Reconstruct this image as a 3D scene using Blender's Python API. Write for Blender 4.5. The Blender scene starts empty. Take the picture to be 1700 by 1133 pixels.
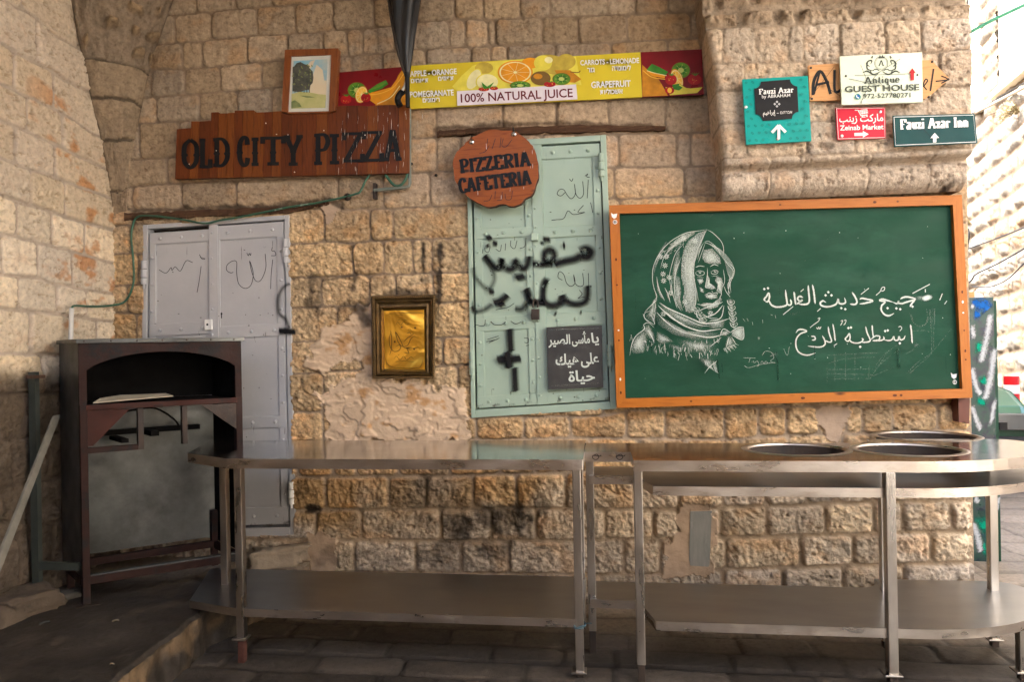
import bpy, bmesh, math, random
import numpy as np
from mathutils import Vector, Matrix

# ------------------------------------------------------------------ camera, sky, sun, exposure
SC = bpy.context.scene
COL = SC.collection
R = math.radians
FPX, CX, CY = 1133.0, 850.0, 570.0          # focal length and horizon row in photograph pixels
CAM = Vector((0.0, -3.6, 1.35))
YAW, ROLL = R(7.0), R(1.05)
FWD = Vector((-math.sin(YAW), math.cos(YAW), 0))
_r0 = Vector((math.cos(YAW), math.sin(YAW), 0)); _u0 = Vector((0, 0, 1))
RIGHT = _r0 * math.cos(ROLL) - _u0 * math.sin(ROLL)
UP = _u0 * math.cos(ROLL) + _r0 * math.sin(ROLL)
cd = bpy.data.cameras.new('camera'); cam = bpy.data.objects.new('camera', cd); COL.objects.link(cam)
cd.sensor_width = 36.0; cd.lens = FPX / 1700 * 36.0
cd.shift_y = -(566.5 - CY) / 1700
cd.clip_start = 0.05; cd.clip_end = 500
cam.matrix_world = Matrix(((RIGHT.x, UP.x, -FWD.x, CAM.x), (RIGHT.y, UP.y, -FWD.y, CAM.y), (RIGHT.z, UP.z, -FWD.z, CAM.z), (0, 0, 0, 1)))
SC.camera = cam

SUN_EL, SUN_AZ = R(50), R(248)      # azimuth measured clockwise from +Y
wd = bpy.data.worlds.new('World'); SC.world = wd; wd.use_nodes = True
nt = wd.node_tree; bg = nt.nodes['Background']
sky = nt.nodes.new('ShaderNodeTexSky'); sky.sky_type = 'NISHITA'; sky.sun_disc = False
sky.sun_elevation = SUN_EL; sky.sun_rotation = SUN_AZ; sky.dust_density = 5.0; sky.ozone_density = 0.2
nt.links.new(sky.outputs[0], bg.inputs[0]); bg.inputs[1].default_value = 0.15
sd = Vector((math.sin(SUN_AZ) * math.cos(SUN_EL), math.cos(SUN_AZ) * math.cos(SUN_EL), math.sin(SUN_EL)))
sl = bpy.data.lights.new('sun', 'SUN'); sl.energy = 2.4; sl.angle = R(0.5); sl.color = (1.0, 0.98, 0.945)
so = bpy.data.objects.new('sun', sl); COL.objects.link(so); so.rotation_euler = (-sd).to_track_quat('-Z', 'Y').to_euler()
SC.view_settings.view_transform = 'Standard'; SC.view_settings.look = 'None'
SC.view_settings.exposure = 3.2; SC.view_settings.gamma = 1.0; SC.view_settings.use_curve_mapping = False
SC.render.engine = 'CYCLES'
cy = SC.cycles
cy.use_denoising = True; cy.max_bounces = 9; cy.diffuse_bounces = 6; cy.glossy_bounces = 4; cy.transmission_bounces = 4
cy.transparent_max_bounces = 64; cy.use_adaptive_sampling = True; cy.adaptive_threshold = 0.02; cy.sample_clamp_indirect = 8.0
cy.caustics_reflective = False; cy.caustics_refractive = False

# ------------------------------------------------------------------ photograph pixel -> point on a real surface
def ray(px, py):
    return FWD + RIGHT * ((px - CX) / FPX) - UP * ((py - CY) / FPX)
def onpl(px, py, p, n):
    d = ray(px, py); return CAM + d * ((p - CAM).dot(n) / d.dot(n))
NY = Vector((0, 1, 0)); NZ = Vector((0, 0, 1))
def onY(px, py, y=0.0): return onpl(px, py, Vector((0, y, 0)), NY)
def onZ(px, py, z=0.0): return onpl(px, py, Vector((0, 0, z)), NZ)
def atd(px, py, d): return CAM + ray(px, py) * d
def topx(X, Y, Z):
    x, y, z = X - CAM.x, Y - CAM.y, Z - CAM.z
    f = x * FWD.x + y * FWD.y + z * FWD.z
    a = (x * RIGHT.x + y * RIGHT.y + z * RIGHT.z) / f; b = (x * UP.x + y * UP.y + z * UP.z) / f
    return CX + a * FPX, CY - b * FPX
def wallY(off): return lambda x, y: onY(x, y, -off)
def zm(ox, oy, s): return lambda pts: [((p[0] / s + ox, p[1] / s + oy) + tuple(p[2:])) for p in pts]

CORNER = onY(190, 470, 0)
XL = CORNER.x
LDIR = (FWD * 1.0 + RIGHT * (30 / FPX)); LDIR.z = 0; LDIR.normalize()     # left wall runs along this
LNRM = Vector((LDIR.y, -LDIR.x, 0))                                       # faces the room
def onL(px, py, off=0.0): return onpl(px, py, CORNER + LNRM * off, LNRM)

# ------------------------------------------------------------------ object bookkeeping
def empty(name, loc=(0, 0, 0)):
    o = bpy.data.objects.new(name, None); COL.objects.link(o); o.location = loc; o.empty_display_size = 0.1
    return o
def tag(o, label=None, cat=None, group=None, kind=None):
    if label: o['label'] = label
    if cat: o['category'] = cat
    if group: o['group'] = group
    if kind or cat: o['kind'] = kind or 'thing'
    return o
def thing(name, label, cat, loc, group=None):
    return tag(empty(name, loc), label, cat, group)

# ------------------------------------------------------------------ materials
MATS = {}
def newmat(name):
    m = bpy.data.materials.new(name); m.use_nodes = True
    b = m.node_tree.nodes['Principled BSDF']; MATS[name] = m
    return m, m.node_tree, b
def N(t, kind, **kw):
    n = t.nodes.new(kind)
    for k, v in kw.items():
        if k.startswith('i_'): n.inputs[k[2:].replace('_', ' ')].default_value = v
        else: setattr(n, k, v)
    return n
def ramp(t, stops):
    n = t.nodes.new('ShaderNodeValToRGB'); e = n.color_ramp.elements
    while len(e) < len(stops): e.new(0.5)
    for q, (p, c) in zip(e, stops):
        q.position = p; q.color = tuple(c) + (1,) if len(c) == 3 else c
    return n
def surf(name, c0, c1=None, scale=8.0, rough=0.6, rvar=0.12, metal=0.0, bump=0.0, bscale=60.0, stretch=(1, 1, 1),
         spot=None, spot_at=0.62, spot_scale=14.0, spot2=None, spot2_at=0.7, spot2_scale=60.0, spec=0.5, coat=0.0, soft=0.07):
    """painted / wood / metal surface: two-tone noise, worn or stained patches, small relief"""
    m, t, b = newmat(name); L = t.links.new
    c1 = c1 or tuple(x * 0.75 for x in c0)
    tc = N(t, 'ShaderNodeTexCoord'); mp = N(t, 'ShaderNodeMapping'); mp.inputs['Scale'].default_value = stretch
    L(tc.outputs['Object'], mp.inputs[0])
    n1 = N(t, 'ShaderNodeTexNoise', i_Scale=scale, i_Detail=8.0, i_Roughness=0.62); L(mp.outputs[0], n1.inputs['Vector'])
    r1 = ramp(t, [(0.32, c0), (0.68, c1)]); L(n1.outputs[0], r1.inputs[0]); out = r1.outputs[0]
    for sp, at, ss in ((spot, spot_at, spot_scale), (spot2, spot2_at, spot2_scale)):
        if sp is None: continue
        n2 = N(t, 'ShaderNodeTexNoise', i_Scale=ss, i_Detail=9.0, i_Roughness=0.7); L(mp.outputs[0], n2.inputs['Vector'])
        mr = N(t, 'ShaderNodeMapRange'); mr.inputs[1].default_value = at; mr.inputs[2].default_value = at + soft
        L(n2.outputs[0], mr.inputs[0])
        mx = N(t, 'ShaderNodeMix', data_type='RGBA'); mx.inputs[7].default_value = tuple(sp) + (1,)
        L(mr.outputs[0], mx.inputs[0]); L(out, mx.inputs[6]); out = mx.outputs[2]
    L(out, b.inputs['Base Color'])
    mr = N(t, 'ShaderNodeMapRange'); mr.inputs[1].default_value = 0.3; mr.inputs[2].default_value = 0.7
    mr.inputs[3].default_value = max(0.03, rough - rvar); mr.inputs[4].default_value = min(1, rough + rvar)
    n3 = N(t, 'ShaderNodeTexNoise', i_Scale=scale * 1.7, i_Detail=6.0); L(mp.outputs[0], n3.inputs['Vector'])
    L(n3.outputs[0], mr.inputs[0]); L(mr.outputs[0], b.inputs['Roughness'])
    b.inputs['Metallic'].default_value = metal; b.inputs['Specular IOR Level'].default_value = spec
    b.inputs['Coat Weight'].default_value = coat; b.inputs['Coat Roughness'].default_value = 0.15
    if bump:
        nb = N(t, 'ShaderNodeTexNoise', i_Scale=bscale, i_Detail=6.0, i_Roughness=0.6); L(mp.outputs[0], nb.inputs['Vector'])
        bp = N(t, 'ShaderNodeBump', i_Strength=bump, i_Distance=0.01); L(nb.outputs[0], bp.inputs['Height']); L(bp.outputs[0], b.inputs['Normal'])
    return m
def stone_mat(name, bump=0.5, rough=0.92):
    """colour comes from each stone's own mineral colour (attribute col), finer grain from noise"""
    m, t, b = newmat(name); L = t.links.new
    at = N(t, 'ShaderNodeAttribute', attribute_name='col'); tc = N(t, 'ShaderNodeTexCoord')
    n1 = N(t, 'ShaderNodeTexNoise', i_Scale=38.0, i_Detail=9.0, i_Roughness=0.7); L(tc.outputs['Object'], n1.inputs['Vector'])
    r1 = ramp(t, [(0.28, (0.50, 0.46, 0.42)), (0.48, (0.95, 0.95, 0.95)), (0.74, (1.32, 1.30, 1.26))]); L(n1.outputs[0], r1.inputs[0])
    mx = N(t, 'ShaderNodeMix', data_type='RGBA', blend_type='MULTIPLY'); L(at.outputs['Alpha'], mx.inputs[0])
    L(at.outputs['Color'], mx.inputs[6]); L(r1.outputs[0], mx.inputs[7])
    n2 = N(t, 'ShaderNodeTexVoronoi', i_Scale=85.0); L(tc.outputs['Object'], n2.inputs['Vector'])
    mr = N(t, 'ShaderNodeMapRange'); mr.inputs[1].default_value = 0.02; mr.inputs[2].default_value = 0.16; mr.inputs[3].default_value = 0.55; L(n2.outputs[0], mr.inputs[0])
    n5 = N(t, 'ShaderNodeTexNoise', i_Scale=9.0, i_Detail=4.0); L(tc.outputs['Object'], n5.inputs['Vector'])
    m5 = N(t, 'ShaderNodeMapRange'); m5.inputs[1].default_value = 0.45; m5.inputs[2].default_value = 0.62; L(n5.outputs[0], m5.inputs[0])
    mx3 = N(t, 'ShaderNodeMix', data_type='FLOAT'); mx3.inputs[2].default_value = 1.0; L(m5.outputs[0], mx3.inputs[0]); L(mr.outputs[0], mx3.inputs[3])
    mx2 = N(t, 'ShaderNodeMix', data_type='RGBA', blend_type='MULTIPLY'); L(at.outputs['Alpha'], mx2.inputs[0])
    L(mx.outputs[2], mx2.inputs[6]); L(mx3.outputs[0], mx2.inputs[7])
    L(mx2.outputs[2], b.inputs['Base Color'])
    nb = N(t, 'ShaderNodeTexNoise', i_Scale=95.0, i_Detail=8.0, i_Roughness=0.68); L(tc.outputs['Object'], nb.inputs['Vector'])
    bp = N(t, 'ShaderNodeBump', i_Strength=bump, i_Distance=0.012); hm = N(t, 'ShaderNodeMath', operation='MULTIPLY'); L(nb.outputs[0], hm.inputs[0]); L(at.outputs['Alpha'], hm.inputs[1]); L(hm.outputs[0], bp.inputs['Height']); L(bp.outputs[0], b.inputs['Normal'])
    b.inputs['Roughness'].default_value = rough; b.inputs['Specular IOR Level'].default_value = 0.25
    return m
def dust_mat(name, col, lo=0.35, hi=0.6, scale=220.0, rough=0.95, gain=1.0, stretch=(1, 1, 1)):
    """chalk, sprayed paint, ink: pigment whose coverage is the stroke's own density broken by grain"""
    m, t, b = newmat(name); L = t.links.new
    at = N(t, 'ShaderNodeAttribute', attribute_name='a'); tc = N(t, 'ShaderNodeTexCoord')
    mp = N(t, 'ShaderNodeMapping'); mp.inputs['Scale'].default_value = stretch; L(tc.outputs['Object'], mp.inputs[0])
    n = N(t, 'ShaderNodeTexNoise', i_Scale=scale, i_Detail=5.0, i_Roughness=0.7); L(mp.outputs[0], n.inputs['Vector'])
    mr = N(t, 'ShaderNodeMapRange'); mr.inputs[1].default_value = lo; mr.inputs[2].default_value = hi; L(n.outputs[0], mr.inputs[0])
    ad = N(t, 'ShaderNodeMath', operation='MULTIPLY'); L(at.outputs['Fac'], ad.inputs[0]); ad.inputs[1].default_value = 2.0 * gain
    sb = N(t, 'ShaderNodeMath', operation='SUBTRACT'); L(mr.outputs[0], sb.inputs[0]); sb.inputs[1].default_value = 1.0
    sm = N(t, 'ShaderNodeMath', operation='ADD', use_clamp=True); L(ad.outputs[0], sm.inputs[0]); L(sb.outputs[0], sm.inputs[1])
    tr = N(t, 'ShaderNodeBsdfTransparent'); ms = N(t, 'ShaderNodeMixShader')
    b.inputs['Base Color'].default_value = tuple(col) + (1,); b.inputs['Roughness'].default_value = rough; b.inputs['Specular IOR Level'].default_value = 0.1
    L(sm.outputs[0], ms.inputs[0]); L(tr.outputs[0], ms.inputs[1]); L(b.outputs[0], ms.inputs[2])
    L(ms.outputs[0], t.nodes['Material Output'].inputs['Surface'])
    return m
def wood_mat(name, c0, c1, c2, axis=2, scale=6.0, rough=0.45, coat=0.0, knots=True):
    m, t, b = newmat(name); L = t.links.new
    tc = N(t, 'ShaderNodeTexCoord'); mp = N(t, 'ShaderNodeMapping'); s = [14, 14, 14]; s[axis] = 1.1; mp.inputs['Scale'].default_value = s
    L(tc.outputs['Object'], mp.inputs[0])
    n = N(t, 'ShaderNodeTexNoise', i_Scale=scale, i_Detail=7.0, i_Roughness=0.6, i_Distortion=0.6); L(mp.outputs[0], n.inputs['Vector'])
    r = ramp(t, [(0.3, c0), (0.5, c1), (0.72, c2)]); L(n.outputs[0], r.inputs[0]); out = r.outputs[0]
    if knots:
        s2 = [26, 26, 26]; s2[axis] = 9
        mp2 = N(t, 'ShaderNodeMapping'); mp2.inputs['Scale'].default_value = s2; L(tc.outputs['Object'], mp2.inputs[0])
        v = N(t, 'ShaderNodeTexVoronoi', i_Scale=0.45); L(mp2.outputs[0], v.inputs['Vector'])
        mr = N(t, 'ShaderNodeMapRange'); mr.inputs[1].default_value = 0.05; mr.inputs[2].default_value = 0.14; L(v.outputs[0], mr.inputs[0])
        mx = N(t, 'ShaderNodeMix', data_type='RGBA'); mx.inputs[6].default_value = (0.035, 0.012, 0.004, 1); L(mr.outputs[0], mx.inputs[0]); L(out, mx.inputs[7]); out = mx.outputs[2]
    L(out, b.inputs['Base Color']); b.inputs['Roughness'].default_value = rough; b.inputs['Coat Weight'].default_value = coat; b.inputs['Specular IOR Level'].default_value = .2
    b.inputs['Coat Roughness'].default_value = 0.25
    bp = N(t, 'ShaderNodeBump', i_Strength=0.25, i_Distance=0.004); L(n.outputs[0], bp.inputs['Height']); L(bp.outputs[0], b.inputs['Normal'])
    return m
def flat(name, c, rough=0.5, var=0.12, spec=0.2):
    return surf(name, c, tuple(x * (1 - var) for x in c), scale=20, rough=rough, rvar=0.1, spec=spec)

# ------------------------------------------------------------------ mesh builder
def catmull(p, n=6):
    if len(p) < 3: return p
    k = len(p[0]); P = np.array(p, float); out = []
    Q = np.vstack([2 * P[0] - P[1], P, 2 * P[-1] - P[-2]])
    for i in range(1, len(Q) - 2):
        a, b, c, d = Q[i - 1], Q[i], Q[i + 1], Q[i + 2]
        for j in range(n):
            t = j / n
            out.append(0.5 * ((2 * b) + (c - a) * t + (2 * a - 5 * b + 4 * c - d) * t * t + (3 * b - a - 3 * c + d) * t ** 3))
    out.append(P[-1]); return [tuple(q) for q in out]
TXT = {}
def text_mesh(s, bold=0.0):
    key = (s, bold)
    if key in TXT: return TXT[key]
    c = bpy.data.curves.new('t', 'FONT'); c.body = s; c.offset = bold; c.resolution_u = 3
    o = bpy.data.objects.new('t', c); COL.objects.link(o)
    dg = bpy.context.evaluated_depsgraph_get(); dg.update()
    m = o.evaluated_get(dg).to_mesh()
    v = [(q.co.x, q.co.y) for q in m.vertices]; f = [tuple(p.vertices) for p in m.polygons]
    o.evaluated_get(dg).to_mesh_clear(); bpy.data.objects.remove(o); bpy.data.curves.remove(c)
    TXT[key] = (v, f); return v, f
SERIF = {
 'O': (0.95, [[(.5, .98), (.13, .8), (.06, .5), (.13, .2), (.5, .02), (.87, .2), (.94, .5), (.87, .8), (.5, .98)]], []),
 'L': (0.8, [[(.3, 1), (.3, 0)], [(.3, .04), (.95, .04)], [(.93, .3), (.93, 0)]], [(.3, 1, .5), (.3, 0, .5)]),
 'D': (0.95, [[(.25, 1), (.25, 0)], [(.2, .96), (.6, .95), (.88, .75), (.92, .5), (.88, .25), (.6, .05), (.2, .04)]], [(.2, 1, .35), (.2, 0, .35)]),
 'C': (0.8, [[(.88, .72), (.8, .92), (.5, .98), (.18, .8), (.1, .5), (.18, .2), (.5, .02), (.8, .08), (.9, .28)]], []),
 'I': (0.5, [[(.5, 1), (.5, 0)]], [(.5, 1, .8), (.5, 0, .8)]),
 'T': (0.9, [[(.5, 1), (.5, 0)], [(.03, .95), (.97, .95)], [(.05, 1), (.05, .76)], [(.95, 1), (.95, .76)]], [(.5, 0, .5)]),
 'Y': (0.95, [[(.12, .97), (.5, .45)], [(.88, .97), (.5, .45)], [(.5, .5), (.5, 0)]], [(.15, 1, .36), (.85, 1, .36), (.5, 0, .5)]),
 'P': (0.85, [[(.28, 1), (.28, 0)], [(.25, .96), (.7, .95), (.9, .74), (.7, .5), (.28, .47)]], [(.2, 1, .35), (.28, 0, .5)]),
 'Z': (0.85, [[(.06, .95), (.96, .95)], [(.04, .05), (.96, .05)], [(.86, .95), (.16, .05)], [(.1, 1), (.08, .74)], [(.93, .28), (.95, 0)]], []),
 'A': (1.0, [[(.12, 0), (.48, 1)], [(.52, 1), (.86, 0)], [(.28, .34), (.72, .34)]], [(.12, 0, .34), (.86, 0, .36)]),
 'E': (0.85, [[(.25, 1), (.25, 0)], [(.25, .96), (.9, .96)], [(.88, 1), (.88, .72)], [(.25, .5), (.68, .5)], [(.25, .04), (.92, .04)], [(.9, .3), (.9, 0)]], [(.2, 1, .35), (.2, 0, .35)]),
 'R': (0.95, [[(.25, 1), (.25, 0)], [(.25, .96), (.68, .95), (.86, .76), (.68, .54), (.25, .5)], [(.5, .5), (.86, .04)]], [(.2, 1, .35), (.25, 0, .45), (.88, 0, .25)]),
 'F': (0.8, [[(.25, 1), (.25, 0)], [(.25, .96), (.9, .96)], [(.88, 1), (.88, .7)], [(.25, .5), (.7, .5)]], [(.2, 1, .35), (.28, 0, .5)]),
 'a': (0.62, [[(.2, .55), (.35, .67), (.65, .64), (.7, .48), (.7, .1), (.9, .02)], [(.7, .4), (.3, .32), (.14, .16), (.3, .02), (.7, .16)]], []),
 'u': (0.66, [[(.22, .66), (.22, .2), (.4, .03), (.72, .15)], [(.74, .66), (.74, 0)]], [(.14, .66, .3), (.66, .66, .3), (.8, 0, .3)]),
 'z': (0.55, [[(.08, .62), (.9, .62)], [(.08, .04), (.92, .04)], [(.8, .62), (.2, .04)], [(.12, .66), (.1, .48)], [(.9, .2), (.91, 0)]], []),
 'i': (0.36, [[(.5, .66), (.5, 0)], [(.5, .99), (.5, .87)]], [(.4, .66, .5), (.5, 0, .8)]),
 'r': (0.5, [[(.3, .66), (.3, 0)], [(.3, .45), (.5, .64), (.85, .62)], [(.84, .66), (.84, .5)]], [(.22, .66, .4), (.32, 0, .7)]),
 'n': (0.68, [[(.22, .66), (.22, 0)], [(.22, .45), (.5, .66), (.74, .52), (.74, 0)]], [(.14, .66, .3), (.22, 0, .42), (.76, 0, .42)]),
 't': (0.42, [[(.45, .92), (.45, .14), (.6, .02), (.9, .1)], [(.1, .64), (.85, .64)]], []),
 'q': (0.66, [[(.7, .66), (.7, -.3)], [(.7, .56), (.4, .66), (.16, .33), (.4, .02), (.7, .12)]], [(.7, -.3, .45)]),
 'e': (0.6, [[(.16, .36), (.84, .36), (.7, .62), (.4, .66), (.14, .34), (.36, .02), (.84, .14)]], []),
 ' ': (0.42, [], [])}

class MB:
    def __init__(s):
        s.v = []; s.f = []; s.m = []; s.a = []; s.mats = []; s.lay = 0
    def mi(s, mat):
        if mat not in s.mats: s.mats.append(mat)
        return s.mats.index(mat)
    def add(s, verts, faces, mat, a=1.0):
        n = len(s.v); k = s.mi(mat)
        s.v += [tuple(q) for q in verts]; s.a += (list(a) if hasattr(a, '__len__') else [a] * len(verts))
        for f in faces: s.f.append(tuple(i + n for i in f)); s.m.append(k)
        return s
    def hexa(s, p, mat):      # 8 points: bottom ring then top ring
        return s.add(p, [(3, 2, 1, 0), (4, 5, 6, 7), (0, 1, 5, 4), (1, 2, 6, 5), (2, 3, 7, 6), (3, 0, 4, 7)], mat)
    def box(s, x0, x1, y0, y1, z0, z1, mat):
        return s.hexa([(x0, y0, z0), (x1, y0, z0), (x1, y1, z0), (x0, y1, z0), (x0, y0, z1), (x1, y0, z1), (x1, y1, z1), (x0, y1, z1)], mat)
    def obox(s, o, a, b, c, mat):   # corner o and three edge vectors
        o, a, b, c = map(Vector, (o, a, b, c))
        return s.hexa([o, o + a, o + a + b, o + b, o + c, o + a + c, o + a + b + c, o + b + c], mat)
    def prism(s, pts, vec, mat, side=None):
        n = len(pts); vec = Vector(vec); pts = [Vector(p) for p in pts]
        s.add(pts, [tuple(range(n))], mat)
        b = [p + vec for p in pts]
        s.add(b, [tuple(reversed(range(n)))], side or mat)
        s.add(pts + b, [((i + 1) % n, i, n + i, n + (i + 1) % n) for i in range(n)], side or mat)
        return s
    def poly(s, px, plane, mat, a=1.0):
        s.lay += 1; pts = [plane(p[0], p[1]) - NY * (0.00006 * s.lay) for p in px]
        return s.add(pts, [tuple(range(len(pts)))], mat, a)
    def fan(s, px, plane, mat, a0, a1):   # soft-edged patch: density a0 in the middle, a1 at the rim
        s.lay += 1; cx = sum(p[0] for p in px) / len(px); cyy = sum(p[1] for p in px) / len(px)
        pts = [plane(cx, cyy)] + [plane(p[0], p[1]) for p in px]; pts = [p - NY * (0.00006 * s.lay) for p in pts]
        n = len(px); return s.add(pts, [(0, 1 + i, 1 + (i + 1) % n) for i in range(n)], mat, [a0] + [a1] * n)
    def ell(s, cx, cyy, rx, ry, plane, mat, rot=0.0, n=28, a=1.0, a1=None):
        p = []
        for i in range(n):
            t = 2 * math.pi * i / n; x, y = rx * math.cos(t), ry * math.sin(t)
            p.append((cx + x * math.cos(rot) - y * math.sin(rot), cyy + x * math.sin(rot) + y * math.cos(rot)))
        if a1 is not None: return s.fan(p, plane, mat, a, a1)
        return s.poly(p, plane, mat, a)
    def rib(s, pts, w, plane, mat, edge=None, nib=None, smooth=True, a=1.0, taper=0.0, n=5):
        """a painted or drawn line: pts (x, y[, width factor]) in photograph pixels"""
        pts = [tuple(p) if len(p) == 3 else (p[0], p[1], 1.0) for p in pts]
        if smooth and len(pts) > 2: pts = catmull(pts, n)
        elif len(pts) == 2: pts = [tuple(pts[0][i] + (pts[1][i] - pts[0][i]) * t for i in range(3)) for t in (0, .33, .67, 1)]
        s.lay += 1; V = []; A = []; m = len(pts)
        for i, p in enumerate(pts):
            q0 = pts[max(0, i - 1)]; q1 = pts[min(m - 1, i + 1)]
            dx, dy = q1[0] - q0[0], q1[1] - q0[1]; l = math.hypot(dx, dy) or 1; dx /= l; dy /= l
            ww = w * p[2]
            if nib: ww = math.hypot(nib[0] * dy, nib[1] * dx)
            if taper: ww *= min(1, 0.25 + min(i, m - 1 - i) / (m * taper + 1e-6))
            ea = 0.0 if edge is None else edge
            end = 1.0
            if edge is not None and edge == 0 and (i == 0 or i == m - 1): end = 0.15
            for k, al in ((-.5, ea), (0, a * end), (.5, ea)) if edge is not None else ((-.5, a), (.5, a)):
                V.append(plane(p[0] - dy * ww * k, p[1] + dx * ww * k) - NY * (0.00006 * s.lay)); A.append(al)
        c = 3 if edge is not None else 2
        F = [(i * c + j, i * c + j + 1, (i + 1) * c + j + 1, (i + 1) * c + j) for i in range(m - 1) for j in range(c - 1)]
        return s.add(V, F, mat, A)
    def text(s, t, p0, p1, h, plane, mat, bold=0.0):
        v, f = text_mesh(t, bold); x0 = min(q[0] for q in v); x1 = max(q[0] for q in v)
        dx, dy = p1[0] - p0[0], p1[1] - p0[1]; l = math.hypot(dx, dy); s.lay += 1
        ux, uy = dy / l * h / 0.695, -dx / l * h / 0.695
        return s.add([plane(p0[0] + dx * (q[0] - x0) / (x1 - x0) + ux * q[1], p0[1] + dy * (q[0] - x0) / (x1 - x0) + uy * q[1]) - NY * (0.00006 * s.lay) for q in v], f, mat)
    def glyph(s, ch, o, ex, ey, tk, tn, plane, mat, ser=1.0):
        _, st, sf = SERIF[ch]
        g = lambda x, y: (o[0] + ex[0] * x + ey[0] * y, o[1] + ex[1] * x + ey[1] * y)
        for q in st: s.rib([g(*p) for p in q], tk, plane, mat, nib=(tk, tn), smooth=len(q) > 4 and ch not in 'Zz')
        for x, y, w in sf:
            d = tn * 1.15 / math.hypot(*ey) * (1 if y < 0.3 else -1)
            s.rib([g(x - w / 2 * ser, y + d / 2), g(x + w / 2 * ser, y + d / 2)], tn * 1.15, plane, mat)
    def serif(s, t, p0, p1, h, tk, tn, plane, mat):
        W = sum(SERIF[c][0] for c in t); dx, dy = (p1[0] - p0[0]) / W, (p1[1] - p0[1]) / W; l = math.hypot(dx, dy)
        ey = (dy / l * h, -dx / l * h); x = 0
        for c in t:
            w = SERIF[c][0]; s.glyph(c, (p0[0] + dx * (x + w * .04), p0[1] + dy * (x + w * .04)), (dx * w * .92, dy * w * .92), ey, tk, tn, plane, mat); x += w
    def tube(s, pts, r, mat, n=8, smooth=True, cap=True):
        P = [Vector(p) for p in (catmull([tuple(p) for p in pts], 6) if smooth and len(pts) > 2 else pts)]
        V = []; m = len(P); ref = None
        for i, p in enumerate(P):
            d = (P[min(m - 1, i + 1)] - P[max(0, i - 1)]).normalized()
            if ref is None: ref = d.orthogonal().normalized()
            ref = (ref - d * ref.dot(d)).normalized(); b = d.cross(ref)
            for k in range(n):
                t = 2 * math.pi * k / n; V.append(p + ref * (r * math.cos(t)) + b * (r * math.sin(t)))
        F = [(i * n + k, i * n + (k + 1) % n, (i + 1) * n + (k + 1) % n, (i + 1) * n + k) for i in range(m - 1) for k in range(n)]
        if cap: F += [tuple(reversed(range(n))), tuple(range((m - 1) * n, m * n))]
        return s.add(V, F, mat)
    def dome(s, c, nrm, r, mat, flat_=0.6, n=8):
        c = Vector(c); nrm = Vector(nrm).normalized(); e = nrm.orthogonal().normalized(); g = nrm.cross(e); V = []; 
        for j in range(3):
            t = j / 3 * math.pi / 2
            for k in range(n):
                q = 2 * math.pi * k / n; V.append(c + (e * math.cos(q) + g * math.sin(q)) * r * math.cos(t) + nrm * r * flat_ * math.sin(t))
        V.append(c + nrm * r * flat_)
        F = [(j * n + k, j * n + (k + 1) % n, (j + 1) * n + (k + 1) % n, (j + 1) * n + k) for j in range(2) for k in range(n)]
        F += [(2 * n + k, 2 * n + (k + 1) % n, 3 * n) for k in range(n)]
        return s.add(V, F, mat)
    def build(s, name, parent=None, smooth=False, bevel=0.0, seg=2):
        me = bpy.data.meshes.new(name); me.from_pydata(s.v, [], s.f)
        for m in s.mats: me.materials.append(m)
        me.polygons.foreach_set('material_index', s.m)
        if any(x != 1.0 for x in s.a):
            at = me.attributes.new('a', 'FLOAT', 'POINT'); at.data.foreach_set('value', s.a)
        if smooth: me.polygons.foreach_set('use_smooth', [True] * len(s.f))
        me.update()
        o = bpy.data.objects.new(name, me); COL.objects.link(o)
        if parent is not None:
            o.parent = parent
            o.matrix_parent_inverse = Matrix.Translation(-Vector(parent_world(parent)))
        if bevel:
            b = o.modifiers.new('b', 'BEVEL'); b.width = bevel; b.segments = seg; b.limit_method = 'ANGLE'; b.angle_limit = R(35)
        return o
def parent_world(p):
    return Vector(p.location) if p is not None and p.type == 'EMPTY' else Vector((0, 0, 0))

# ------------------------------------------------------------------ noise and masonry fields
_rng = np.random.default_rng(5)
_TAB = _rng.random((256, 256))
def vn(x, y, seed=0):
    x = x + seed * 17.31; y = y + seed * 9.77
    xi = np.floor(x).astype(int); yi = np.floor(y).astype(int); fx = x - xi; fy = y - yi
    fx = fx * fx * fx * (fx * (fx * 6 - 15) + 10); fy = fy * fy * fy * (fy * (fy * 6 - 15) + 10)
    a = _TAB[xi & 255, yi & 255]; b = _TAB[(xi + 1) & 255, yi & 255]; c = _TAB[xi & 255, (yi + 1) & 255]; d = _TAB[(xi + 1) & 255, (yi + 1) & 255]
    return (a * (1 - fx) + b * fx) * (1 - fy) + (c * (1 - fx) + d * fx) * fy - 0.5
def fbm(x, y, o=4, seed=0, g=0.55):
    s = 0; a = 1.0; t = 0
    for i in range(o):
        s = s + a * vn(x * 2 ** i, y * 2 ** i, seed + i * 3); t += a; a *= g
    return s / t * 2
def sst(a, b, x):
    t = np.clip((x - a) / (b - a), 0, 1); return t * t * (3 - 2 * t)
def inpoly(x, y, P):
    r = np.zeros(x.shape, bool); n = len(P)
    for i in range(n):
        (x0, y0), (x1, y1) = P[i], P[(i + 1) % n]
        if y0 == y1: continue
        c = ((y0 > y) != (y1 > y)) & (x < (x1 - x0) * (y - y0) / (y1 - y0) + x0); r ^= c
    return r
def dline(x, y, P):
    d = np.full(x.shape, 1e9)
    for (x0, y0), (x1, y1) in zip(P[:-1], P[1:]):
        vx, vy = x1 - x0, y1 - y0; t = np.clip(((x - x0) * vx + (y - y0) * vy) / (vx * vx + vy * vy + 1e-9), 0, 1)
        d = np.minimum(d, np.hypot(x - x0 - t * vx, y - y0 - t * vy))
    return d
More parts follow.
